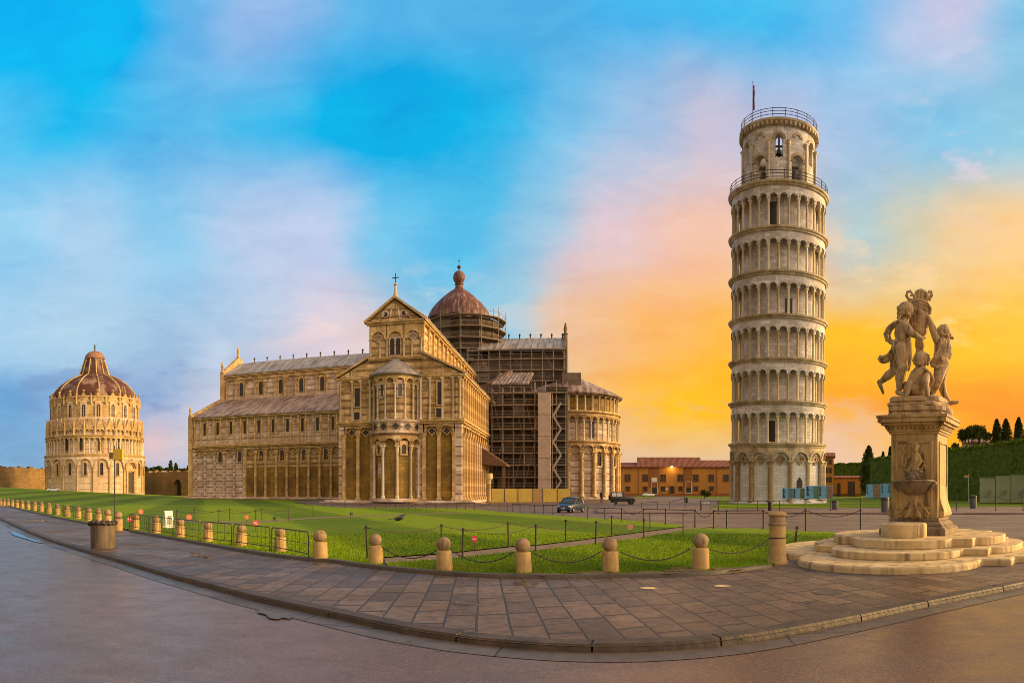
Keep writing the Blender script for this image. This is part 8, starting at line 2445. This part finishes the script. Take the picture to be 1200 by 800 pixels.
# pale green site containers with scribbled marks
M['pgreen'] = plain('pale_green_metal', (0.34, 0.42, 0.30), (0.27, 0.34, 0.24), 0.8, 0.55)
for i, (x0, x1, y0, lab) in enumerate(((1148, 1166.5, 560, 'pale green site cabinet nearest the flag post, scribbled with dark marks'), (1167, 1184.5, 558, 'middle pale green site cabinet in front of the hedge'), (1185, 1212, 556.5, 'pale green site cabinet cut off by the right edge'))):
    D = 90.0; a, b = at(x0, D, 0.1), at(x1, D, 0.1); d = b - a; L = d.length; h = EYE + (HY - y0) * D / F - 0.1
    r = thing('site_cabinet', lab, 'cabinet', tuple(a), atan2(d.y, d.x), 'pale green site cabinets')
    m = MB(); m.box(0, L - 0.03, 0, 2.2, 0.08, h); m.build('body', M['pgreen'], r, bevel=0.02)
    m = MB(); m.box(-0.04, L + 0.01, -0.06, 2.26, h, h + 0.08); m.build('lid', M['pgreen'], r, bevel=0.01)
    m = MB(); rr_ = random.Random(20 + i); x = L * 0.28; z = h * 0.25
    pts = [(x + 0.16 * k + rr_.uniform(-0.08, 0.08), -0.012, z + (0.5 if k % 2 else 0.0) + 0.10 * k) for k in range(7)]
    m.tube(pts, 0.022, 4); m.tube([(p_[0] + 0.25, p_[1], p_[2] - 0.15) for p_ in pts[:5]], 0.02, 4); m.build('scribble_mark', M['binm'], r)

# ------------------------------------------------------------------ small things in the pavement
mt_ = NT('uplight_glass'); n = mt_.noise(14, 3); mt_.b.inputs['Metallic'].default_value = 0.0
M['uplight'] = mt_.fin(mt_.mix(n, (0.62, 0.45, 0.18), (0.75, 0.62, 0.36)), 0.12)
for px, py, lab in ((760, 689, 'round recessed ground light in the flagstones, left one of two'), (846, 686.5, 'round recessed ground light in the flagstones, right one nearer the stone post')):
    p = gr(px, py, 0.012); o = thing('ground_light', lab, 'ground light', tuple(p), 0, 'recessed ground lights')
    m = MB(); m.lathe([(0.125, 0.002), (0.165, 0.008), (0.165, -0.02)], 28); m.build('ring', M['steel'], o, 40)
    m = MB(); m.lathe([(0, 0.012), (0.08, 0.010), (0.126, 0.004)], 28); m.build('lens', M['uplight'], o, 60)
for px, py, r_, lab in ((972, 694, 0.30, 'round iron manhole cover in the flagstones before the fountain'), (667, 687, 0.13, 'small round drain cover in the flagstones below a bollard'), (548, 707, 0.20, 'dark drain cover in the flagstones left of centre')):
    p = gr(px, py, 0.012);     m = MB(); m.lathe([(0, 0.003), (r_ * 0.86, 0.003), (r_ * 0.88, -0.003), (r_ * 0.93, -0.003), (r_ * 0.95, 0.006), (r_, 0.006), (r_, -0.02)], 32); tag(m.build('manhole_cover', M['kerb_dark'], None, 30, loc=tuple(p)), lab, 'manhole cover')
# damp patches and puddles
wt_ = NT('shallow_water'); n = wt_.noise(3, 3, 0.5); wt_.bump(n, 0.05, 0.01); wt_.b.inputs['IOR'].default_value = 1.6; M['puddle'] = wt_.fin((0.035, 0.03, 0.028), 0.05, spec=0.8)
dp = NT('damp_stone'); n = dp.noise(6, 5, 0.7); dp.bump(n, 0.3, 0.01); M['damp'] = dp.fin(dp.mix(n, (0.05, 0.037, 0.03), (0.07, 0.05, 0.04)), 0.28)


def puddle(px, py, wpx, hpx, z, mat='puddle', skew=0.0, seed=1):
    r_ = random.Random(seed); poly = []
    for k in range(36):
        a = 2 * pi * k / 36; j = 1 + 0.25 * sin(a * 3 + seed) + 0.18 * sin(a * 5 + seed * 2) + r_.uniform(-0.08, 0.08)
        x = px + wpx / 2 * cos(a) * j; y = py + hpx / 2 * sin(a) * j + skew * (x - px)
        q = gr(x, max(y, HY + 3), z); poly.append((q.x, q.y))
    m = MB(); m.sheet(poly, z); return tag(m.build('puddle', M[mat]), kind='structure')


puddle(27, 628.5, 36, 3.4, RZ + 0.022, skew=0.36, seed=2)
puddle(322, 720, 40, 7, RZ + 0.02, 'damp', skew=0.18, seed=3)
puddle(618, 684, 28, 6, 0.0165, 'damp', seed=4)
puddle(235, 652, 26, 2.2, 0.0165, skew=0.1, seed=5); puddle(228, 648, 14, 1.4, 0.0165, seed=6); puddle(46, 625 - 15, 30, 1.4, 0.0165, skew=0.05, seed=7); puddle(120, 628, 26, 1.2, 0.0165, skew=0.05, seed=8)
M['soil'] = plain('bare_soil', (0.20, 0.115, 0.045), (0.11, 0.065, 0.028), 6, 0.95, bump=0.5)
for i, (px, py, wpx, hpx) in enumerate(((695, 670.5, 44, 4), (760, 671, 46, 3.5), (800, 667, 40, 5), (850, 666.5, 36, 4), (640, 672.5, 30, 3))):
    puddle(px, py, wpx, hpx, 0.075, 'soil', seed=30 + i).name = 'soil'
# weeds rooted along the kerb
m = MB()
for px, py, n_, r_ in ((497, 745.5, 60, 0.16), (540, 751, 40, 0.12), (608, 758, 60, 0.15), (700, 763, 26, 0.1), (1110, 706, 40, 0.14), (55, 634, 40, 0.25), (860, 755, 26, 0.1), (390, 722, 26, 0.1)):
    c = gr(px, py, RZ); leaves(m, np.array(c) + np.stack([rng.normal(0, r_, n_), rng.normal(0, r_ * 0.3, n_), 0.02 + 0.08 * rng.random(n_)], 1), 0.013)
tag(m.build('weeds', M['leaf_pine']), 'small green weeds growing in the joints of the kerb', 'weeds', kind='stuff')
# fallen leaves and litter specks on the flagstones
m = MB(); n_ = 260
T_ = -0.72 + 1.45 * rng.random(n_); R_ = 9.5 + 9 * rng.random(n_) ** 1.5
P_ = np.stack([R_ * np.sin(T_), R_ * np.cos(T_), np.full(n_, 0.02)], 1)
pv = [(q[0], q[1]) for q in pav]
ok = inside(pv, P_[:, 0], P_[:, 1])
for q in P_[ok]:
    a = rng.random() * 6.28; s_ = 0.012 + 0.022 * rng.random()
    m.add([(q[0] + s_ * cos(a), q[1] + s_ * sin(a), 0.018), (q[0] - s_ * 0.5 * sin(a), q[1] + s_ * 0.5 * cos(a), 0.026), (q[0] - s_ * cos(a), q[1] - s_ * sin(a), 0.018), (q[0] + s_ * 0.5 * sin(a), q[1] - s_ * 0.5 * cos(a), 0.022)], [(0, 1, 2, 3)])
tag(m.build('leaves', plain('dry_leaf', (0.20, 0.12, 0.05), (0.10, 0.06, 0.03), 4)), 'scattered dry leaves lying on the flagstone pavement', 'leaves', kind='stuff')
